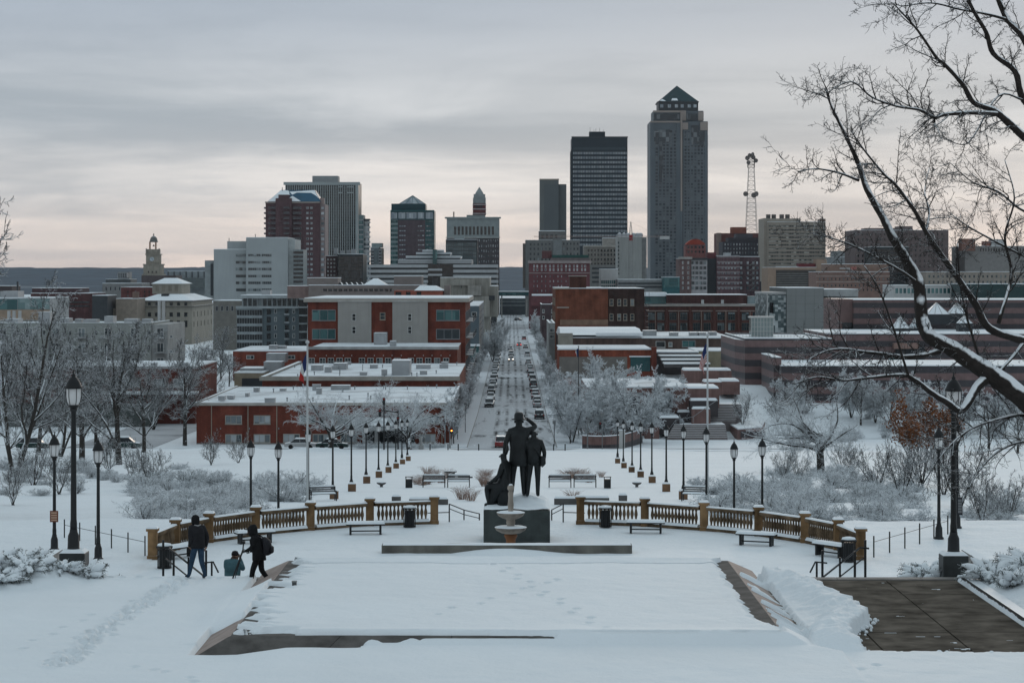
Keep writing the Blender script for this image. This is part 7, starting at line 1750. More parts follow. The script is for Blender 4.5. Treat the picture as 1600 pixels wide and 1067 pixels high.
for px, py, kd, pt, lb, rz, lit in ((798.5, 564, 'sedan', 'white', 'white car with lit headlamps driving towards the park', 0, True), (798.5, 556, 'suv', 'grey', 'grey car right behind the white car in the street', 0, False), (797, 547, 'sedan', 'black', 'black car third in the line driving towards the park', 0, False), (811, 541, 'sedan', 'red', 'red car driving away with glowing tail lamps', math.pi, True), (809.6, 501, 'suv', 'black', 'dark car crossing at the far junction', 1.2, False), (776, 487.5, 'sedan', 'black', 'far car waiting at left of the lit row', 0, True), (799, 487, 'sedan', 'grey', 'left car of the far row with lit headlamps', 0, True), (804, 487, 'suv', 'grey', 'right car of the far row with lit headlamps', 0, True)):
    d = 27.0 * F / (py - HZ); car('driving_car', lb, kd, pt, (X(px, d), d, zg(d) + .03), rz, lit, snow=False)
car('driving_car', 'red car at the junction hidden behind the statue', 'suv', 'red', (X(783, 338), 342, zg(342) + .03), math.pi, False, snow=False)
car('parked_car', 'dark green car buried in snow on the cross street before brick office', 'sedan', 'green', (X(519, 331), 331, zg(331) + .04), R(90))
car('parked_car', 'car wholly covered by snow left of the dark green car', 'sedan', 'white', (X(470, 331.5), 331.5, zg(331) + .04), R(90))
car('parked_car', 'dark car under bare trees on the cross street at far left', 'suv', 'green', (X(52, 326), 326, zg(326) + .04), R(90))
car('parked_car', 'dark green pickup sized car behind the white trunked tree', 'suv', 'green', (X(195, 330), 330, zg(330) + .04), R(90))
# ================================================================ junction: signals and signs
STG = mat('grey_post', (.22, .23, .23), .5, .1); AMB = emis('amber_lit', (1, .32, .04), 5.0)
def signal(label, px, d, hp, arm=0, heads=(), post=STG, lit=None):
    x = X(px, d); z = zg(d); r = root('traffic_signal', label, 'traffic light', (x, d, z))
    MB().lathe([(.16, 0), (.12, .3), (.10, .4), (.08, hp)], (x, d, z), 8).build('post', post, r)
    if arm: MB().tube([(x, d, z + hp - .3), (x + arm, d, z + hp)], [.08, .05], 6).build('arm', post, r)
    for hx, hz_, in heads:
        MB().box(x + hx - .18, x + hx + .18, d - .35, d - .1, z + hz_ - .5, z + hz_ + .5).build('signal_head', IRON, r)
        for j, c in enumerate((TL, AMB if lit == 'amber' else FRD, FRD)):
            q = MB(); q.lathe([(.11, 0), (.11, .03)], (0, 0, 0), 10); q.v = [(x_, -z_, y_) for x_, y_, z_ in q.v]; put('lens', q.mesh('lens', c), r, (x + hx, d - .36, z + hz_ + .32 - .32 * j))
signal('traffic signal with mast arm before the brick office canopy', 622, 318, 5.6, -2.6, ((-2.5, 5.2), (.0, 4.2)), IRON)
signal('tall dark signal pole among the lamps left of the walk', 600, 316, 7.2, 0, ((0, 6.8),), IRON)
signal('pale signal post with amber light at the left street corner', 703, 340, 4.2, .5, ((.25, 2.6),), STG, 'amber')
signal('pale signal post at the right street corner', 918, 330, 4.4, 1.0, ((1.8, 3.4),), STG)
for i, (px, d, h, lb) in enumerate(((941, 329, 5.2, 'bare steel post before the curved wall'), (866, 345, 3.8, 'slim dark post at right kerb by the frosted tree'), (706, 345, 4.8, 'slim dark lamp post on left pavement by the junction'), (727, 380, 5.0, 'slim dark post on the left pavement beyond the junction'), (715, 360, 5.0, 'middle slim dark post on left pavement'))):
    x = X(px, d); r = root('sign_post', lb, 'post', (x, d, zg(d))); MB().tube([(x, d, zg(d)), (x, d, zg(d) + h)], .06, 6).build('post', STG if 'steel' in lb else IRON, r); MB().box(x - .25, x + .25, d - .05, d + .02, zg(d) + h - .5, zg(d) + h).build('plate', STG, r)
x, d = X(972, 330), 330; r = root('info_pylon', 'white information slab before the curved granite wall', 'sign', (x, d, zg(d))); MB().box(x - .42, x + .42, d - .12, d + .12, zg(d) - .2, zg(d) + 2.7).build('slab', mat('slab_white', (.55, .55, .53), .7), r); MB().box(x - .46, x + .46, d - .16, d + .16, zg(d) + 2.702, zg(d) + 2.82).build('cap', SNOW, r)
x, d = X(658, 322), 322; r = root('stone_marker', 'pale stone marker in the snowy hedge by the brick office', 'marker', (x, d, zg(d))); MB().box(x - .35, x + .35, d - .3, d + .3, zg(d) - .2, zg(d) + .7).build('base', WHT, r); MB().lathe([(.22, 0), (.16, .5), (.22, 1.0), (.25, 1.2)], (x, d, zg(d) + .702), 10).build('figure', WHT, r)
for i, px in enumerate((672, 716, 748, 865, 883, 700)):
    d = 316; x = X(px, d); r = root('bollard', ['bollard beside pale signal post', 'bollard left of the street mouth', 'bollard at left edge of street mouth', 'bollard at right edge of street mouth', 'bollard right of the street mouth', 'bollard between pale signal and street mouth'][i], 'bollard', (x, d, zg(d)), 'bollards at the cross street'); MB().lathe([(.08, 0), (.08, .85), (.1, .9), (.05, 1.0)], (x, d, zg(d)), 8).build('post', IRON, r); MB().lathe([(.11, 0), (.08, .06)], (x, d, zg(d) + 1.0), 8).build('snow_cap', SNOW, r)
# ================================================================ trees and shrubs
BARK = mat('snowy_bark', (.055, .048, .042), .9, .3, 2.0, snow=.80)
BARKD = mat('dark_bark', (.035, .030, .027), .9, .3, 2.0, snow=.58)
TWIG = mat('snowy_twig', (.052, .048, .046), .9, .25, 2.0, snow=.54)
FROST = mat('frosted_twig', (.60, .63, .66), .9, .25, 2.0, snow=1.18)
FROST2 = mat('frosted_shrub', (.47, .485, .50), .9, .45, 1.2, snow=1.05)
def rv(rg): return Vector((rg.gauss(0, 1), rg.gauss(0, 1), rg.gauss(0, 1)))
def grow(rg, p, dr, L, r, lev, S, out):
    ns = S['ns'][lev]; step = L / ns; mx = len(S['ns']) - 1
    ra = r
    for i in range(ns):
        dr = (dr + rv(rg) * S['wig'][lev] + Vector((0, 0, S['up'][lev]))).normalized()
        q = p + dr * step
        rb = max(r * (1 - S['tap'][lev] * (i + 1) / ns), .0035)
        out.append((lev, p.x, p.y, p.z, ra, q.x, q.y, q.z, rb))
        t = (i + 1) / ns
        if lev < mx and t > S['start'][lev]:
            k = S['nch'][lev] / (ns * (1 - S['start'][lev]) + .01); n = int(k) + (1 if rg.random() < k - int(k) else 0)
            for _ in range(n):
                ang = R(S['ang'][lev] * rg.uniform(.65, 1.3)); ax = dr.cross(rv(rg))
                if ax.length < 1e-4: continue
                cd = Matrix.Rotation(ang, 3, ax.normalized()) @ dr
                if S.get('flat') and lev >= 1: cd.z *= S['flat']; cd.normalize()
                grow(rg, p.lerp(q, rg.random()), cd, L * S['rat'][lev] * rg.uniform(.6, 1.15) * (1.15 - .5 * t), min(rb, ra * .8) * S['rr'][lev], lev + 1, S, out)
        p, ra = q, rb
def seg_mesh(name, segs, m, n=4, minr=0.0):
    a = np.array([s_[1:] for s_ in segs], dtype=np.float64)
    p0, r0, p1, r1 = a[:, :3], np.maximum(a[:, 3], minr), a[:, 4:7], np.maximum(a[:, 7], minr)
    t = p1 - p0; t /= np.linalg.norm(t, axis=1, keepdims=True) + 1e-9
    ref = np.where(np.abs(t[:, 2:3]) > .9, np.array([[1.0, 0, 0]]), np.array([[0, 0, 1.0]]))
    u = np.cross(t, ref); u /= np.linalg.norm(u, axis=1, keepdims=True) + 1e-9
    w = np.cross(t, u)
    N = len(a); co = np.zeros((N, 2, n, 3))
    for k in range(n):
        c, s_ = math.cos(2 * math.pi * k / n + .5), math.sin(2 * math.pi * k / n + .5)
        o = u * c + w * s_
        co[:, 0, k] = p0 + o * r0[:, None]; co[:, 1, k] = p1 + o * r1[:, None]
    b_ = (np.arange(N) * 2 * n)[:, None]; k = np.arange(n); k2 = (k + 1) % n
    q = np.stack([b_ + k, b_ + k2, b_ + n + k2, b_ + n + k], -1).reshape(-1, 4)
    return raw_mesh(name, co.reshape(-1, 3), q, m, smooth=(n > 4))
def tree_proto(seed, S, split=1, mt=BARK, mc=TWIG, minr=.006, nt_=6):
    rg = random.Random(seed); out = []
    for (p, dr, L, r) in S['stems'](rg): grow(rg, Vector(p), Vector(dr).normalized(), L, r, 0, S, out)
    tr = [s_ for s_ in out if s_[0] <= split]; cr = [s_ for s_ in out if s_[0] > split]
    return seg_mesh('trunk', tr, mt, nt_), seg_mesh('crown', cr, mc, 3, minr)
def place_tree(name, label, proto, px, d, sc, rz=0, z=None, group=None, cat='tree', x=None):
    z = zg(d) if z is None else z
    r = put(name, None, None, (X(px, d) if x is None else x, d, z - .1), rz, sc, label=label, cat=cat, group=group)
    for n_, me in zip(('trunk', 'crown'), proto):
        o = bpy.data.objects.new(n_, me); COL.objects.link(o); o.parent = r
    return r
up1 = lambda H, r, tilt=.05: (lambda rg: [((0, 0, 0), (rg.gauss(0, tilt), rg.gauss(0, tilt), 1), H, r)])
def multi(n, H, r, spread): return lambda rg: [((rg.gauss(0, .04), rg.gauss(0, .04), 0), (math.cos(2 * math.pi * i / n + rg.random()) * spread, math.sin(2 * math.pi * i / n + rg.random()) * spread, 1), H * rg.uniform(.8, 1.1), r * rg.uniform(.7, 1)) for i in range(n)]
BIG = dict(stems=up1(9.8, .30), ns=[7, 7, 6, 5, 3], wig=[.06, .13, .17, .2, .22], up=[.02, .07, .05, .03, .02], tap=[.75, .8, .8, .8, .6], start=[.22, .2, .15, .1, 0], nch=[11, 8.5, 7, 5.5, 0], ang=[44, 42, 44, 45, 0], rat=[.74, .56, .52, .5, 0], rr=[.62, .55, .5, .5, 0])
BIG2 = dict(BIG, stems=multi(4, 10.5, .19, .28), nch=[7, 7, 6, 5.5, 0], rat=[.55, .5, .5, .5, 0])
VASE = dict(stems=up1(2.3, .26), ns=[4, 7, 6, 5, 3], wig=[.05, .12, .16, .2, .22], up=[.02, .03, .01, .0, .0], tap=[.2, .82, .8, .8, .6], start=[.55, .2, .15, .1, 0], nch=[10, 10, 8, 5, 0], ang=[54, 42, 44, 45, 0], rat=[3.5, .5, .5, .5, 0], rr=[.6, .5, .5, .5, 0])
BROAD = dict(stems=up1(3.2, .34), ns=[4, 8, 6, 5, 3], wig=[.05, .16, .2, .22, .24], up=[.02, .0, .0, .0, .0], tap=[.2, .82, .8, .8, .6], start=[.5, .15, .12, .1, 0], nch=[14, 10, 7, 5, 0], ang=[62, 45, 45, 45, 0], rat=[2.7, .48, .5, .5, 0], rr=[.6, .5, .5, .5, 0])
STREET = dict(stems=up1(6.0, .09), ns=[7, 5, 4, 3], wig=[.04, .12, .2, .22], up=[.0, .10, .06, .0], tap=[.85, .8, .7, .5], start=[.25, .15, .1, 0], nch=[24, 10, 6, 0], ang=[48, 40, 42, 0], rat=[.44, .42, .5, 0], rr=[.5, .5, .5, 0])
FRO = dict(stems=multi(4, 7.5, .14, .42), ns=[7, 6, 5, 4], wig=[.09, .16, .2, .24], up=[.02, .04, .01, -.02], tap=[.8, .8, .8, .6], start=[.15, .15, .1, 0], nch=[14, 12, 9, 0], ang=[48, 45, 45, 0], rat=[.5, .46, .48, 0], rr=[.55, .5, .5, 0])
SHR = dict(stems=multi(9, 1.5, .028, .75), ns=[5, 4, 3], wig=[.14, .2, .25], up=[.03, .05, .0], tap=[.7, .7, .6], start=[.15, .1, 0], nch=[10, 6, 0], ang=[45, 45, 0], rat=[.45, .5, 0], rr=[.6, .6, 0])
LOWS = dict(stems=multi(16, .95, .016, 1.5), ns=[4, 4, 3], wig=[.2, .25, .3], up=[.02, .03, .0], tap=[.6, .6, .6], start=[.05, .05, 0], nch=[11, 5, 0], ang=[50, 50, 0], rat=[.55, .5, 0], rr=[.75, .75, 0])
TALLS = dict(stems=multi(6, 3.2, .045, .42), ns=[6, 5, 4, 3], wig=[.1, .16, .2, .22], up=[.03, .06, .03, 0], tap=[.75, .75, .7, .6], start=[.2, .15, .1, 0], nch=[7, 6, 5, 0], ang=[40, 42, 45, 0], rat=[.5, .5, .5, 0], rr=[.6, .6, .6, 0])
pBig = [tree_proto(11, BIG, minr=.012), tree_proto(12, BIG, minr=.012), tree_proto(13, BIG2, minr=.012)]
pVase = [tree_proto(21, VASE, mt=BARK, mc=FROST2, minr=.010), tree_proto(22, VASE, mt=BARK, mc=FROST2, minr=.010)]
pBroad = [tree_proto(31, BROAD, mc=FROST2, minr=.008)]
pStreet = [tree_proto(41, STREET, mt=BARKD, mc=FROST2, minr=.024), tree_proto(42, STREET, mt=BARKD, mc=FROST, minr=.024)]
pFro = [tree_proto(51, FRO, mt=BARK, mc=FROST, minr=.026), tree_proto(52, FRO, mt=BARK, mc=FROST2, minr=.026)]
pShr = [tree_proto(61, SHR, 0, mc=FROST2, minr=.009), tree_proto(62, SHR, 0, mc=FROST2, minr=.009)]
pLow = [tree_proto(71, LOWS, 0, mt=FROST2, mc=FROST2, minr=.009, nt_=3), tree_proto(72, LOWS, 0, mt=FROST2, mc=FROST, minr=.010, nt_=3), tree_proto(73, LOWS, 0, mt=TWIG, mc=FROST2, minr=.008, nt_=3)]
pTall = [tree_proto(81, TALLS, 0, mc=TWIG, minr=.008), tree_proto(82, TALLS, 0, mt=BARKD, mc=BARKD, minr=.008)]
# left group
for px, d, pi, sc, rz, lb in ((22, 191, 2, 1.08, .4, 'big many stemmed bare tree at far left behind the lamps'), (128, 246, 0, .98, 2.0, 'bare snowy tree behind the tall left lamp'), (186, 238, 1, 1.0, .8, 'pale trunked bare tree right of the tall left lamp'), (289, 346, 0, 1.02, 4.0, 'dark spreading bare tree at the left corner of the brick office'), (60, 300, 1, .9, 3.0, 'bare tree standing farther back between far left tree and lamps'), (240, 390, 2, .9, 1.2, 'bare tree before the depot beyond the cross street'), (335, 470, 1, .8, 5.0, 'bare tree in the gap left of the tan garage'), (-62, 120, 0, 1.18, 1.0, 'tall bare tree at the left edge, only twig tips showing'), (-15, 230, 1, 1.0, 2.2, 'bare tree cut by the left edge of the view'), (95, 275, 2, .95, 5.9, 'bare many stemmed tree between tall lamp and far left tree'), (225, 300, 0, .85, 2.7, 'bare tree on the lawn edge left of brick office'), (345, 600, 0, .6, 2.1, 'small bare tree in the gap behind grey apartments'), (358, 560, 1, .55, 4.1, 'smaller bare tree in the gap before the blue apartments'), (318, 640, 2, .7, 3.3, 'bare tree before the limestone civic building side'), (150, 330, 0, .8, 5.3, 'bare tree across the road in front of the depot windows'), (348, 690, 1, .8, 1.1, 'frosty tree beside the limestone civic building'), (105, 800, 0, .8, 1.7, 'frosty tree clump before the dark red works'), (150, 780, 1, .8, .3, 'frosty tree in front of the tan blank block')):
    place_tree('bare_tree', lb, pBig[pi], px, d, sc * 1.2, rz, group='bare trees on the left')
place_tree('bare_tree', 'wide snow laden bare tree left before the brick office', pVase[0], 517, 324, (1.75, 1.6, 1.3), .5); place_tree('bare_tree', 'wide snow laden bare tree right before the brick office, by canopy', pVase[1], 640, 322, (1.6, 1.5, 1.3), 2.2)
# street trees
for sg, nm in ((-1, 'left'), (1, 'right')):
    for i in range(16):
        d = 352 + i * 23 + (i > 8) * (i - 8) * 14 + random.uniform(-4, 4)
        place_tree('street_tree', '%s young street tree along the %s pavement of the street' % (nth(i), nm), pStreet[(i + (sg > 0)) % 2], 0, d, random.uniform(.85, 1.1), random.uniform(0, 6), zg(d) + .1, 'street trees on the %s pavement' % nm, x=sg * random.uniform(8.6, 9.4))
# frosted trees right of the street
for px, d, pi, sc, rz, lb in ((894, 352, 0, .95, 0, 'white frosted tree at the right street corner'), (912, 366, 1, 1.05, 1, 'white frosted tree behind the corner one, below the dark flagpole'), (930, 420, 0, 1.2, 2, 'wide frosted tree before the orange shop'), (968, 425, 1, 1.1, 3, 'frosted tree right of the wide one before the orange shop'), (910, 412, 1, 1.0, 2.5, 'frosted tree between corner and orange shop'), (990, 352, 1, 1.12, 4, 'frosted tree above the curved granite wall'), (945, 356, 0, .95, 5, 'smaller frosted tree left above the curved wall'), (1030, 372, 0, 1.0, 2, 'frosted tree beside the stepped planters'), (874, 520, 1, .9, 2, 'frosted street side tree by the parked cars'), (843, 900, 0, 1.2, 1, 'far frosted tree at the end of the street, right'), (775, 860, 1, 1.25, 3, 'far frosted tree beside the concrete theatre'), (770, 720, 0, 1.1, 4, 'frosted tree before the concrete theatre, left pavement'), (1330, 385, 0, .8, 1, 'frosted tree against museum wall left of the lamps'), (1368, 380, 1, .85, 2, 'frosted tree against museum wall under the long branch'), (1420, 376, 0, .8, 3, 'frosted tree against museum wall behind the oak'), (1500, 372, 1, .85, 4, 'frosted tree against museum wall behind tall right lamp'), (1565, 368, 0, .8, 5, 'frosted tree against museum wall at right edge'), (1240, 388, 1, .7, 5, 'frosted tree at the museum corner'), (1050, 410, 1, .9, 5, 'frosted tree behind the pavilion roof'), (1010, 400, 0, .95, 1.2, 'frosted tree growing behind the pavilion')):
    place_tree('frosted_tree', lb, pFro[pi], px, d, sc * 1.12, rz, lawn_z(d) if (d > 366 and px > 1200) else None, group='frosted trees by the street')
place_tree('bare_tree', 'small many stemmed tree growing in the angular raised planter', pTall[1], 1160, 370, 1.55, 0, Z(668, 366) + .1); 
place_tree('bare_tree', 'low spreading bare tree in front of the banded museum', pBroad[0], 1283, 205, 1.12, .6)
for px, d, pr, sc, rz, z_, lb in ((1345, 378, pBig[0], .62, 0, None, 'bare tree against the museum wall, left'), (1392, 372, pBig[1], .6, 1, None, 'bare tree against the museum wall, middle'), (1455, 366, pBig[2], .62, 2, None, 'bare tree against the museum wall, behind the tall right lamp'), (1545, 330, pBig[0], .65, 3, None, 'bare tree at right edge before the museum'), (1590, 300, pBig[1], .62, 3.6, None, 'bare tree half cut by the right edge'), (1215, 380, pTall[0], 1.5, 2, None, 'thin bare tree on the museum lawn beside the raised planter')):
    place_tree('bare_tree', lb, pr, px, d, sc, rz, lawn_z(d) if d > 366 else None, 'bare trees before the museum')
# darker shrubs and saplings in the park
for px, d, k, sc, rz, lb in ((1408, 143, 1, 1.05, 0, 'dark bushy shrub tree right of the frosted shrub bed'), (1370, 158, 1, 1.0, 1, 'dark bushy shrub behind the frosted shrub bed'), (1432, 160, 1, 1.0, 2, 'dark many stemmed shrub under the orange oak'), (1475, 150, 1, .95, 3, 'dark shrub behind the right lamps'), (1500, 132, 0, 1.25, 4, 'bare sapling right of the tall right lamp'), (1535, 118, 0, .75, 5, 'twiggy shrub at the right by the snow bank'), (1575, 120, 0, .7, 1, 'twiggy shrub at the far right by the snow bank'), (1225, 190, 0, .7, 1, 'small sapling left of the spreading museum tree'), (1248, 182, 0, .65, 4, 'small sapling near the spreading museum tree trunk'), (1316, 210, 0, .8, 2, 'slim sapling right of the spreading museum tree'), (1333, 205, 0, .7, 2.6, 'slimmest sapling right of the spreading tree'),
                              (52, 165, 0, 1.0, 1, 'spreading bare shrub at far left below the big tree'), (92, 152, 0, .8, 2, 'bare shrub beside the notice lamp'), (170, 200, 0, 1.0, 3, 'bare shrub tree behind the chain fence lamp'), (210, 172, 0, .85, 4, 'small bare tree on the left lawn'), (236, 165, 0, .9, 5, 'twin stemmed small bare tree on the left lawn'), (330, 230, 0, .9, 0, 'bare shrub before the left corner of brick office'), (372, 240, 0, .8, 2, 'bare shrub below the left office windows'), (20, 135, 0, .7, .4, 'bare shrub at the left edge of the lawn')):
    place_tree('bare_shrub', lb, pTall[k], px, d, sc, rz, group='bare shrubs in the park', cat='shrub')
# frosted shrub beds, each shrub its own
rg = random.Random(3)
def bed(n, fpx, dr, lb, gp):
    for i in range(n):
        d = rg.uniform(*dr); p0, p1 = fpx(d); px = rg.uniform(p0, p1)
        place_tree('frosted_shrub', lb, rg.choice(pLow + pShr[:1]), px, d, (lambda q: (q * 1.15, q * 1.15, q * .72))(rg.uniform(.8, 1.3)), rg.uniform(0, 6), group=gp, cat='shrub')
bed(98, lambda d: (215, 500 - (d < 135) * 60), (116, 175), 'low frosted shrub in the dense bed left of the walk', 'frosted shrubs in the left bed')
bed(36, lambda d: (0, 300), (150, 235), 'low frosted shrub scattered on the far left lawn', 'frosted shrubs on the far left lawn')
bed(106, lambda d: (1092 + (d < 128) * 30, 1430), (116, 172), 'low frosted shrub in the dense bed right of the walk', 'frosted shrubs in the right bed')
bed(18, lambda d: (1195, 1350), (170, 215), 'low frosted shrub around the spreading museum tree', 'frosted shrubs by the museum tree')
bed(12, lambda d: (1500, 1610), (112, 135), 'low frosted shrub on the bank at far right', 'frosted shrubs at far right')
for i in range(26): d = rg.uniform(341, 346); place_tree('hedge_shrub', 'clipped snowy shrub in the hedge before the brick office', pLow[1], lerp(556, 692, (i + .5) / 26), d - 2, rg.uniform(.8, 1.0), rg.uniform(0, 6), group='hedge before the brick office', cat='shrub')
for i in range(18): d = rg.uniform(366, 382); place_tree('planter_shrub', 'snow laden shrub in the granite planters by the stairs', pLow[1], rg.uniform(1012, 1082), d, rg.uniform(1.0, 1.6), rg.uniform(0, 6), Z(662, 366) + rg.uniform(-.5, 1.2), group='shrubs in the granite planters', cat='shrub')
for i in range(28): d = rg.uniform(352, 420); place_tree('frosted_shrub', 'frosted shrub on the museum lawn', rg.choice(pLow), rg.uniform(1215, 1600), d, rg.uniform(1.2, 2.2), rg.uniform(0, 6), lawn_z(d) if d > 366 else None, 'frosted shrubs on the museum lawn', 'shrub')
# oak still holding its brown leaves
def leaf_mesh(name, seed, n, segs, size, m, lift=0.0, spread=.1, flat=False):
    rg2 = np.random.RandomState(seed); a = np.array([s_[1:] for s_ in segs]); i = rg2.randint(0, len(a), n); t = rg2.rand(n, 1)
    c = a[i, :3] * (1 - t) + a[i, 4:7] * t + rg2.normal(size=(n, 3)) * spread
    u = rg2.normal(size=(n, 3)); u /= np.linalg.norm(u, axis=1, keepdims=True); v = rg2.normal(size=(n, 3)); v -= u * (u * v).sum(1, keepdims=True); v /= np.linalg.norm(v, axis=1, keepdims=True)
    s_ = size * (.6 + .8 * rg2.rand(n, 1))
    co = np.stack([c - u * s_, c + v * s_ * .5, c + u * s_, c - v * s_ * .5], 1).reshape(-1, 3)
    return raw_mesh(name, co, np.arange(n * 4).reshape(-1, 4), m, smooth=False)
rg2 = random.Random(91); out = []; S = dict(TALLS)
for (p, dr, L, r) in S['stems'](rg2): grow(rg2, Vector(p), Vector(dr).normalized(), L, r, 0, S, out)
OAK = mat('brown_oak_leaf', (.26, .095, .035), .8, .4, 3.0, snow=.12)
d = 165; oak = put('oak_tree', None, None, (X(1441, d), d, zg(d)), .7, 1.62, label='small oak still holding rust brown leaves behind the right lamp', cat='tree')
for n_, me in (('trunk', seg_mesh('trunk', [q for q in out if q[0] < 2], BARKD, 5)), ('crown', seg_mesh('crown', [q for q in out if q[0] >= 2], BARKD, 3, .006)), ('leaves', leaf_mesh('leaves', 4, 4200, [q for q in out if q[0] >= 2 and q[3] > 1.9], .07, OAK))):
    o = bpy.data.objects.new(n_, me); COL.objects.link(o); o.parent = oak
# dried ornamental grasses
GRS_ = mat('dry_grass', (.42, .28, .22), .9, .3, 3.0, snow=.4)
def tuft(seed):
    rg3 = np.random.RandomState(seed); segs = []
    for i in range(90):
        a_ = rg3.rand() * 6.28; l = .5 + .5 * rg3.rand(); o_ = rg3.rand() * .25; lean = .2 + .5 * rg3.rand()
        p0 = np.array([math.cos(a_) * o_, math.sin(a_) * o_, 0]); p1 = p0 + np.array([math.cos(a_) * lean * l * .5, math.sin(a_) * lean * l * .5, l * .6]); p2 = p1 + np.array([math.cos(a_) * lean * l * .6, math.sin(a_) * lean * l * .6, l * .15])
        segs.append((0, *p0, .006, *p1, .006)); segs.append((0, *p1, .006, *p2, .003))
    return seg_mesh('grass_tuft', segs, GRS_, 3, .007)
tm = tuft(1)
for i, (px, d) in enumerate([(756, 185), (762, 190), (755, 172), (758, 168), (668, 172), (676, 178), (672, 192), (682, 196), (690, 176), (660, 170), (650, 172), (668, 196), (898, 186), (905, 192), (915, 190), (920, 176), (912, 178), (940, 190), (886, 182), (700, 190), (735, 140), (722, 142), (895, 140)]):
    put('grass_tuft', tm, None, (X(px, d), d, zg(d) - .05), i * 1.3, random.uniform(.8, 1.25), label='dry pinkish ornamental grass tuft on the snowy lawns beside the statue', cat='grass tuft', group='dry grass tufts round the lawns')
# evergreen junipers bowed under snow at the terrace ends
JUN = mat('juniper', (.022, .038, .026), .9, .4, 4.0, snow=.34); JST = mat('juniper_stem', (.05, .04, .03), .9)
def juniper(seed, n=34):
    rg3 = np.random.RandomState(seed); segs = []; lumps = MB()
    for i in range(n):
        a_ = rg3.rand() * 6.28; el = rg3.uniform(.12, .75); l = rg3.uniform(.5, 1.05); dv = np.array([math.cos(a_) * math.cos(el), math.sin(a_) * math.cos(el), math.sin(el)])
        p = np.zeros(3); pts = [p]
        for k in range(5): p = p + dv * l / 5; dv = dv + np.array([0, 0, -.09]); pts.append(p.copy())
        for k in range(5): segs.append((0, *pts[k], .012, *pts[k + 1], .008))
        for k in range(1, 6):
            for _ in range(16):
                v = rg3.normal(size=3) * .5 + dv * .8; v /= np.linalg.norm(v); b0 = pts[k] - dv * rg3.rand() * l / 5; segs.append((1, *b0, .007, *(b0 + v * rg3.uniform(.06, .15)), .003))
        # snow lying along the bowed branch
        w0 = rg3.uniform(.05, .10); cen = [pts[1] * .6 + pts[2] * .4, pts[2], pts[3], pts[4], pts[5] * .7 + pts[4] * .3]
        lumps.tube([(q[0] + rg3.normal() * .02, q[1] + rg3.normal() * .02, q[2] + .035) for q in cen], [w0 * .4, w0 * 1.1, w0 * (1.0 + rg3.rand() * .5), w0 * .9, w0 * .25], 7)
    return seg_mesh('branches', [q for q in segs if q[0] == 0], JST, 4), seg_mesh('foliage', [q for q in segs if q[0] == 1], JUN, 3, .006), lumps.mesh('snow_load', SNOW, smooth=True)
pj = [juniper(1), juniper(2)]
for gi, lst in enumerate(([(-13.9, 61.6), (-12.9, 61.2), (-12.1, 61.9), (-13.1, 62.3), (-11.55, 62.3), (-14.6, 62.4), (-13.6, 62.9), (-12.5, 62.75), (-15.4, 61.5), (-11.2, 62.9), (-14.9, 60.7), (-13.4, 60.5)], [(11.6, 64.6), (12.2, 63.9), (12.9, 63.9), (13.3, 62.6), (13.8, 61.6), (14.2, 62.7), (14.9, 61.6), (13.2, 64.4), (14.6, 63.6), (15.6, 62.6), (14.0, 60.2), (15.2, 60.6), (12.75, 61.2), (11.9, 65.3), (13.0, 59.6), (14.6, 58.6)])):
    for i, (x, y) in enumerate(lst):
        z_ = terrace_z(x, y) if y < 63 else -.15
        r = put('juniper_shrub', None, None, (x, y, z_ - .05), i * 1.7, random.uniform(.75, 1.05), label='low juniper bowed under snow at the %s end of the terrace' % ('left', 'right')[gi], cat='shrub', group='junipers at the %s end of the terrace' % ('left', 'right')[gi])
        for n_, me in zip(('branches', 'foliage', 'snow_load'), pj[i % 2]): o = bpy.data.objects.new(n_, me); COL.objects.link(o); o.parent = r
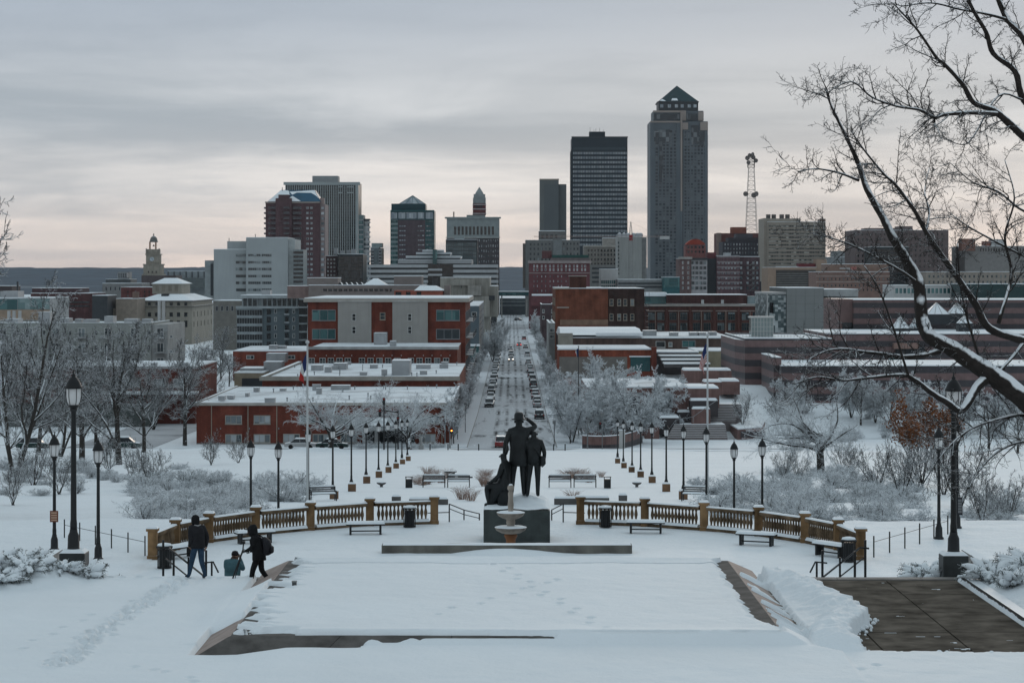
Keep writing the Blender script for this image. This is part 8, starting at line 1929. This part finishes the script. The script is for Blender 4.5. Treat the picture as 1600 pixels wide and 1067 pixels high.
# ---------------------------------------------------------------- the big tree reaching in from the right
D0 = 55.0
def pp(px, py, dd=0.0): d = D0 + dd; return Vector((X(px, d), d, Z(py, d)))
def cat_rom(P, n=6):
    Q = [P[0] * 2 - P[1]] + P + [P[-1] * 2 - P[-2]]; out = []
    for i in range(1, len(Q) - 2):
        for k in range(n):
            t = k / n; a, b, c, e = Q[i - 1], Q[i], Q[i + 1], Q[i + 2]
            out.append(.5 * ((2 * b) + (c - a) * t + (2 * a - 5 * b + 4 * c - e) * t * t + (3 * b - a - 3 * c + e) * t ** 3))
    return out + [P[-1]]
LIMBS = [  # rows of (px, py, depth offset), width at start / end in photograph pixels
    ([(1790, 1010, 6), (1775, 900, 5), (1740, 780, 4), (1680, 690, 2), (1620, 640, 0), (1560, 592, 0), (1511, 560, 0), (1482, 541, 0), (1454, 527, 0), (1441, 500, .2), (1435, 443, .4), (1419, 411, .5), (1396, 373, .6), (1380, 341, .8), (1355, 296, 1), (1342, 258, 1.2), (1326, 222, 1.3), (1300, 168, 1.5), (1290, 140, 1.6)], 56, 2.2),
    ([(1700, 590, 3), (1640, 550, 2), (1600, 532, 1.5), (1546, 513, 1), (1524, 475, .8), (1498, 437, .6), (1466, 392, .3), (1447, 363, 0), (1428, 328, -.2), (1400, 290, -.4), (1380, 271, -.5), (1349, 233, -.6), (1330, 205, -.7)], 21, 1.8),
    ([(1740, 790, 4), (1725, 600, 4), (1700, 400, 3.5), (1660, 270, 3), (1600, 214, 2.5), (1569, 186, 2.2), (1552, 172, 2), (1521, 160, 1.8), (1504, 132, 1.6), (1476, 101, 1.4), (1463, 90, 1.3), (1434, 48, 1.1), (1411, 22, 1), (1395, 5, .9)], 24, 1.8),
    ([(1557, 178, 2), (1518, 176, 1.5), (1476, 179, 1), (1460, 184, .8), (1437, 172, .5), (1400, 166, .2), (1362, 152, 0), (1330, 128, -.2), (1290, 146, -.3)], 9, 1.6),
    ([(1700, 400, 3.5), (1660, 230, 3.8), (1600, 157, 4), (1586, 112, 4), (1552, 84, 3.8), (1541, 51, 3.6), (1521, 17, 3.4), (1505, -20, 3.2)], 15, 5),
    ([(1640, 150, 5), (1600, 62, 5.2), (1574, 31, 5.4), (1560, 0, 5.5), (1545, -40, 5.6)], 13, 8),
    ([(1574, 31, 5.4), (1540, 22, 5), (1500, 15, 4.6), (1455, 5, 4), (1410, 10, 3.5)], 6, 2.0),
    ([(1468, 548, 0), (1441, 555, -.2), (1409, 557, -.4), (1374, 552, -.6), (1347, 549, -.8), (1321, 545, -.9), (1292, 548, -1), (1262, 562, -1.2)], 11, 2.0),
    ([(1541, 590, 0), (1525, 606, -.3), (1503, 640, -.6), (1480, 628, -.7), (1456, 613, -.8), (1430, 594, -.9), (1412, 586, -1), (1365, 589, -1.2), (1318, 594, -1.4), (1277, 589, -1.6), (1240, 600, -1.8)], 17, 1.8),
    ([(1435, 443, .4), (1410, 425, 0), (1375, 405, -.3), (1335, 385, -.5), (1305, 374, -.8), (1270, 366, -1)], 6, 1.5),
    ([(1342, 282, 1), (1310, 270, .8), (1275, 264, .5), (1248, 268, .3)], 5, 1.5),
    ([(1420, 590, -1), (1395, 510, -1.2), (1372, 450, -1.4), (1350, 415, -1.5)], 4.5, 1.5),
    ([(1600, 534, 1.5), (1580, 560, 1), (1540, 600, .4), (1535, 575, .2), (1512, 500, .0), (1500, 440, -.2), (1496, 380, -.3)], 7, 2),
    ([(1560, 505, 1), (1580, 430, 1.4), (1570, 370, 1.6), (1585, 310, 1.8), (1570, 250, 2)], 7, 1.6),
    ([(1660, 660, 1), (1600, 648, .5), (1560, 655, .2), (1520, 668, -.1), (1490, 690, -.4), (1465, 720, -.6)], 9, 1.6),
    ([(1650, 700, 1.5), (1600, 690, 1.2), (1560, 705, 1), (1530, 735, .8), (1512, 765, .6)], 7, 1.5),
    ([(1600, 157, 4), (1560, 150, 3.2), (1520, 215, 2.6), (1500, 226, 2.2), (1470, 212, 2)], 4, 1.2),
    ([(1447, 363, 0), (1452, 330, .3), (1445, 300, .6), (1452, 262, .9)], 4, 1.2),
    ([(1640, 330, 3), (1600, 330, 2.5), (1560, 300, 2.2), (1520, 285, 2), (1485, 255, 1.8)], 6, 1.3),
    ([(1650, 420, 3), (1600, 400, 2.5), (1545, 372, 2.2), (1510, 352, 2), (1480, 330, 1.8)], 6, 1.3)]
FB = mat('wet_dark_bark', (.028, .023, .020), .85, .35, 6.0, snow=.66, bump=.6, bscale=30)
FT = mat('wet_dark_twig', (.026, .021, .019), .85, .3, 6.0, snow=.32)
base_ = pp(1790, 1010, 6)
ft = root('leaning_tree', 'big bare tree leaning in from the right edge with snow on its limbs', 'tree', (base_.x, base_.y, -2.0))
TW = dict(ns=[6, 5, 3], wig=[.17, .2, .22], up=[.02, .02, .02], tap=[.75, .75, .6], start=[.08, .08, 0], nch=[8.5, 4.6, 0], ang=[52, 52, 0], rat=[.42, .42, 0], rr=[.62, .65, 0])
rg = random.Random(17); tw = []
for li, (P_, w0, w1) in enumerate(LIMBS):
    pts = cat_rom([pp(*p) for p in P_], 5); n = len(pts)
    k_ = D0 / F / 2
    rad = [max(.008, lerp(w0, w1, (i / (n - 1)) ** (.62 if li < 3 else .8)) * k_ * (1 + .05 * math.sin(i * 1.9))) for i in range(n)]
    if li == 0: pts = [Vector((base_.x, base_.y, -2.2))] + pts; rad = [rad[0] * 1.25] + rad
    MB().tube(pts, rad, 10 if w0 > 20 else 7).build('trunk' if li == 0 else 'limb', FB, ft, smooth=True)
    for i in range(3, len(pts)):
        if pts[i].x > X(1630, D0) + 1.0: continue
        r_ = rad[i]; f = i / len(pts)
        nn = 1 if rg.random() < (.34 if r_ > .06 else .66) else 0
        for _ in range(nn + (1 if i == len(pts) - 1 else 0)):
            t = (pts[i] - pts[i - 1]).normalized(); ax = t.cross(rv(rg)).normalized(); dr = Matrix.Rotation(R(rg.uniform(25, 70)), 3, ax) @ t
            dr.y *= .7
            grow(rg, pts[i], dr.normalized(), rg.uniform(.5, 1.2) * (1.1 if r_ < .05 else .8), min(.019, r_ * .7), 0, TW, tw)
ORGf = ORG[ft.name]
me = seg_mesh('twigs', tw, FT, 4, .0042); o = bpy.data.objects.new('crown', me); COL.objects.link(o); o.parent = ft; o.location = (-ORGf[0], -ORGf[1], -ORGf[2])
# ================================================================ people
JK = mat('black_jacket', (.016, .016, .019), .85, .3, 5.0, bump=.4, bscale=8); JN = mat('blue_jeans', (.025, .055, .095), .9, .3, 8.0); SH = mat('black_shoe', (.012, .012, .013), .7); SKN = mat('skin', (.45, .27, .20), .6, .05); GRYS = mat('grey_shoe', (.22, .23, .24), .7)
TJ = mat('teal_jacket', (.075, .16, .185), .85, .2, 6.0, bump=.4, bscale=8); BLK2 = mat('black_cloth', (.008, .008, .009), .9, .2, 5.0, bump=.4, bscale=8); CAPM = mat('dark_cap', (.02, .014, .016), .9)
S_ = 1.72 / 1.75
# man walking away to the left
d = 62.3; x = X(309, d); z = terrace_z(x, d) - .02
V = body(dict(chest=(-.02, .03, 1.35), neck=(-.03, .06, 1.50), head=(-.035, .09, 1.58), crown=(-.03, .09, 1.69), lsh=(-.21, .02, 1.40), rsh=(.18, .02, 1.40), lel=(-.25, -.06, 1.14), lwr=(-.22, .06, .93), lha=(-.20, .12, .88), rel=(.27, -.05, 1.14), rwr=(.27, .02, .90), rha=(.26, .05, .81),
              lhip=(-.09, 0, .90, .108), lkn=(-.13, .10, .49, .075), lan=(-.19, .16, .10, .055), lto=(-.21, .32, .05, .043), rhip=(.09, 0, .90, .108), rkn=(.10, -.03, .49, .078), ran=(.15, -.16, .12, .056), rto=(.15, -.02, .05, .043)), 1.18)
RG = dict(pelvis=1, lhip=1, rhip=1, lkn=1, rkn=1, lan=1, ran=1, lto=2, rto=2, head=3, crown=4, face=3, lha=3, rha=3, neck=0)
man = figure('person', V, None, (x, d, z), S_, R(35), RG, [JK, JN, SH, SKN, BLK2], label='person in dark jacket and blue jeans walking along the terrace edge', cat='person')
q = MB(); ellring(q, [(-.02, .02, 1.46, .13, .12), (-.02, .02, 1.38, .225, .165), (-.01, .01, 1.2, .225, .17), (0, 0, 1.0, .215, .165), (0, 0, .86, .215, .165)], 20); kid('jacket', q, JK, man)
q = MB(); ellring(q, [(-.03, .05, 1.47, .085, .09), (-.035, .07, 1.55, .112, .12), (-.035, .075, 1.64, .115, .125), (-.03, .075, 1.71, .10, .108), (-.03, .08, 1.755, .06, .065), (-.03, .08, 1.77, .02, .02)], 18); kid('hood', q, BLK2, man)
q = MB(); q.tube([(-.12, -.02, 1.49), (-.03, -.06, 1.475), (.08, -.02, 1.49)], .022, 6); kid('collar', q, mat('pale_collar', (.4, .4, .4), .8), man)
# person in black with hood, walking left
d = 62.2; x = X(404, d); z = terrace_z(x, d) - .02
V = body(dict(pelvis=(0, -.02, .93, (.16, .13)), chest=(0, .07, 1.30), spine=(0, .01, 1.1, (.16, .13)), neck=(0, .14, 1.44), head=(0, .20, 1.51), crown=(0, .22, 1.62), lsh=(-.18, .07, 1.35), rsh=(.18, .07, 1.35), lel=(-.21, .12, 1.12), lwr=(-.16, .30, 1.02), lha=(-.14, .37, 1.0), rel=(.22, .05, 1.10), rwr=(.19, .25, .98), rha=(.17, .32, .96),
              lhip=(-.08, 0, .86, .105), lkn=(-.09, .14, .48, .08), lan=(-.09, .20, .09, .058), lto=(-.09, .36, .05, .045), rhip=(.08, -.02, .86, .105), rkn=(.09, -.06, .46, .08), ran=(.10, -.30, .17, .056), rto=(.10, -.20, .05, .043)), 1.12)
RG = dict(lan=0, lto=1, rto=1, face=2, head=2, crown=0, lha=0, rha=0)
bp = figure('person', V, None, (x, d, z), S_, R(78), RG, [BLK2, GRYS, SKN], label='person dressed in black with hood and backpack walking left', cat='person')
q = MB(); ellring(q, [(0, .09, 1.40, .11, .11), (0, .07, 1.32, .21, .17), (0, .02, 1.12, .215, .18), (0, -.01, .95, .215, .18), (0, -.02, .76, .225, .19)], 20); kid('coat', q, BLK2, bp)
q = MB(); ellring(q, [(0, .10, 1.38, .11, .12), (0, .15, 1.46, .125, .14), (0, .175, 1.56, .13, .145), (0, .17, 1.65, .115, .13), (0, .15, 1.72, .07, .08), (0, .14, 1.74, .02, .02)], 18); kid('hood', q, BLK2, bp)
q = MB(); ellring(q, [(0, .30, 1.585, .09, .09), (0, .31, 1.595, .09, .10), (0, .25, 1.61, .07, .06)], 12); kid('hood_peak', q, BLK2, bp)
def at_person(px, dd, zz, rz, name, label, cat, mats, build):
    r = root(name, label, cat, (px, dd, zz), rz=rz); return r
q = MB()
bpk = put('backpack', None, None, (x, d, z), R(78), S_, label='black backpack on the back of the hooded person', cat='backpack'); PK = mat('backpack_cloth', (.012, .012, .016), .7, .2, 5.0, bump=.4)
q = MB(); ellring(q, [(0, -.22, .90, .13, .08), (0, -.25, .94, .165, .115), (0, -.26, 1.12, .17, .125), (0, -.22, 1.30, .155, .11), (0, -.17, 1.38, .10, .07), (0, -.16, 1.40, .04, .03)], 18); kid('pack', q, PK, bpk)
q = MB(); ellring(q, [(0, -.38, .96, .09, .03), (0, -.39, 1.0, .11, .04), (0, -.39, 1.12, .11, .04), (0, -.36, 1.16, .08, .03)], 14); kid('pocket', q, PK, bpk)
for s_ in (-1, 1): q = MB(); q.tube([(s_ * .09, -.14, 1.34), (s_ * .12, .02, 1.44), (s_ * .13, .20, 1.30), (s_ * .15, .16, 1.1), (s_ * .14, -.12, .98)], .022, 6); kid('strap', q, PK, bpk)
tp = put('tripod', None, None, (x, d, z), R(78), S_, label='slim dark photo tripod carried beside the hooded person', cat='tripod')
for a_, b2 in (((-.16, .40, 1.05), (-.20, .78, .02)), ((-.15, .40, 1.05), (-.10, .70, .06)), ((-.17, .38, 1.05), (-.24, .72, .08))): q = MB(); q.tube([a_, lerp(Vector(a_), Vector(b2), .5), b2], [.016, .013, .009], 6); kid('leg', q, IRON, tp)
q = MB(); q.tube([(-.16, .40, 1.03), (-.15, .38, 1.22)], .018, 6); q.box(-.20, -.11, .34, .42, 1.22, 1.29); kid('head', q, IRON, tp)
# photographer on the stairs in a teal jacket, camera at the eye
d = 66.6; x = X(363, d); zt = -0.175 * 8
V = body(dict(chest=(0, .04, 1.33), neck=(.02, .09, 1.47), head=(.03, .13, 1.55), crown=(.03, .14, 1.66), lel=(-.27, .16, 1.17), lwr=(-.10, .29, 1.47), lha=(-.05, .30, 1.53), rel=(.28, .16, 1.18), rwr=(.13, .29, 1.47), rha=(.09, .30, 1.53)), 1.28)
RG = dict(pelvis=1, lhip=1, rhip=1, lkn=1, rkn=1, lan=1, ran=1, lto=2, rto=2, head=3, crown=4, face=3, lha=3, rha=3)
ph = figure('person', V, None, (x, d, zt), S_ * 1.02, R(-18), RG, [TJ, JN, SH, SKN, CAPM], label='person in teal jacket and dark cap on the stairs photographing the city', cat='person')
q = MB(); ellring(q, [(0, .05, 1.46, .12, .12), (0, .03, 1.38, .24, .175), (0, .02, 1.2, .245, .19), (0, 0, 1.0, .235, .185), (0, 0, .85, .235, .185)], 20); kid('jacket', q, TJ, ph)
q = MB(); ellring(q, [(.03, .12, 1.60, .105, .115), (.03, .12, 1.66, .10, .11), (.03, .12, 1.71, .075, .08), (.03, .12, 1.73, .02, .02)], 18); ellring(q, [(.03, .24, 1.605, .07, .07), (.03, .24, 1.62, .07, .06)], 12); kid('cap', q, CAPM, ph)
cm = put('camera_body', None, None, (x, d, zt), R(-18), S_ * 1.02, label='small black camera held up by the person in teal', cat='camera'); q = MB(); q.box(-.04, .09, .24, .30, 1.52, 1.60); q.lathe([(.03, 0), (.03, .07)], (0, 0, 0), 10); q.v[-20:] = [(a_ + .025, .30 + c_, 1.555 + b2) for a_, b2, c_ in q.v[-20:]]; kid('body', q, IRON, cm, False)
# ================================================================ air
hm = bpy.data.materials.new('haze'); hm.use_nodes = True
hm.node_tree.nodes.clear()
ho = hm.node_tree.nodes.new('ShaderNodeOutputMaterial'); hv = hm.node_tree.nodes.new('ShaderNodeVolumePrincipled')
hv.inputs['Color'].default_value = (0.72, 0.82, 0.90, 1); hv.inputs['Density'].default_value = 0.000028; hv.inputs['Anisotropy'].default_value = 0.2
hm.node_tree.links.new(hv.outputs[0], ho.inputs['Volume'])
MB().box(-4300, 4300, -60, 9300, -22.0, 190).build('haze', hm, kind='stuff')
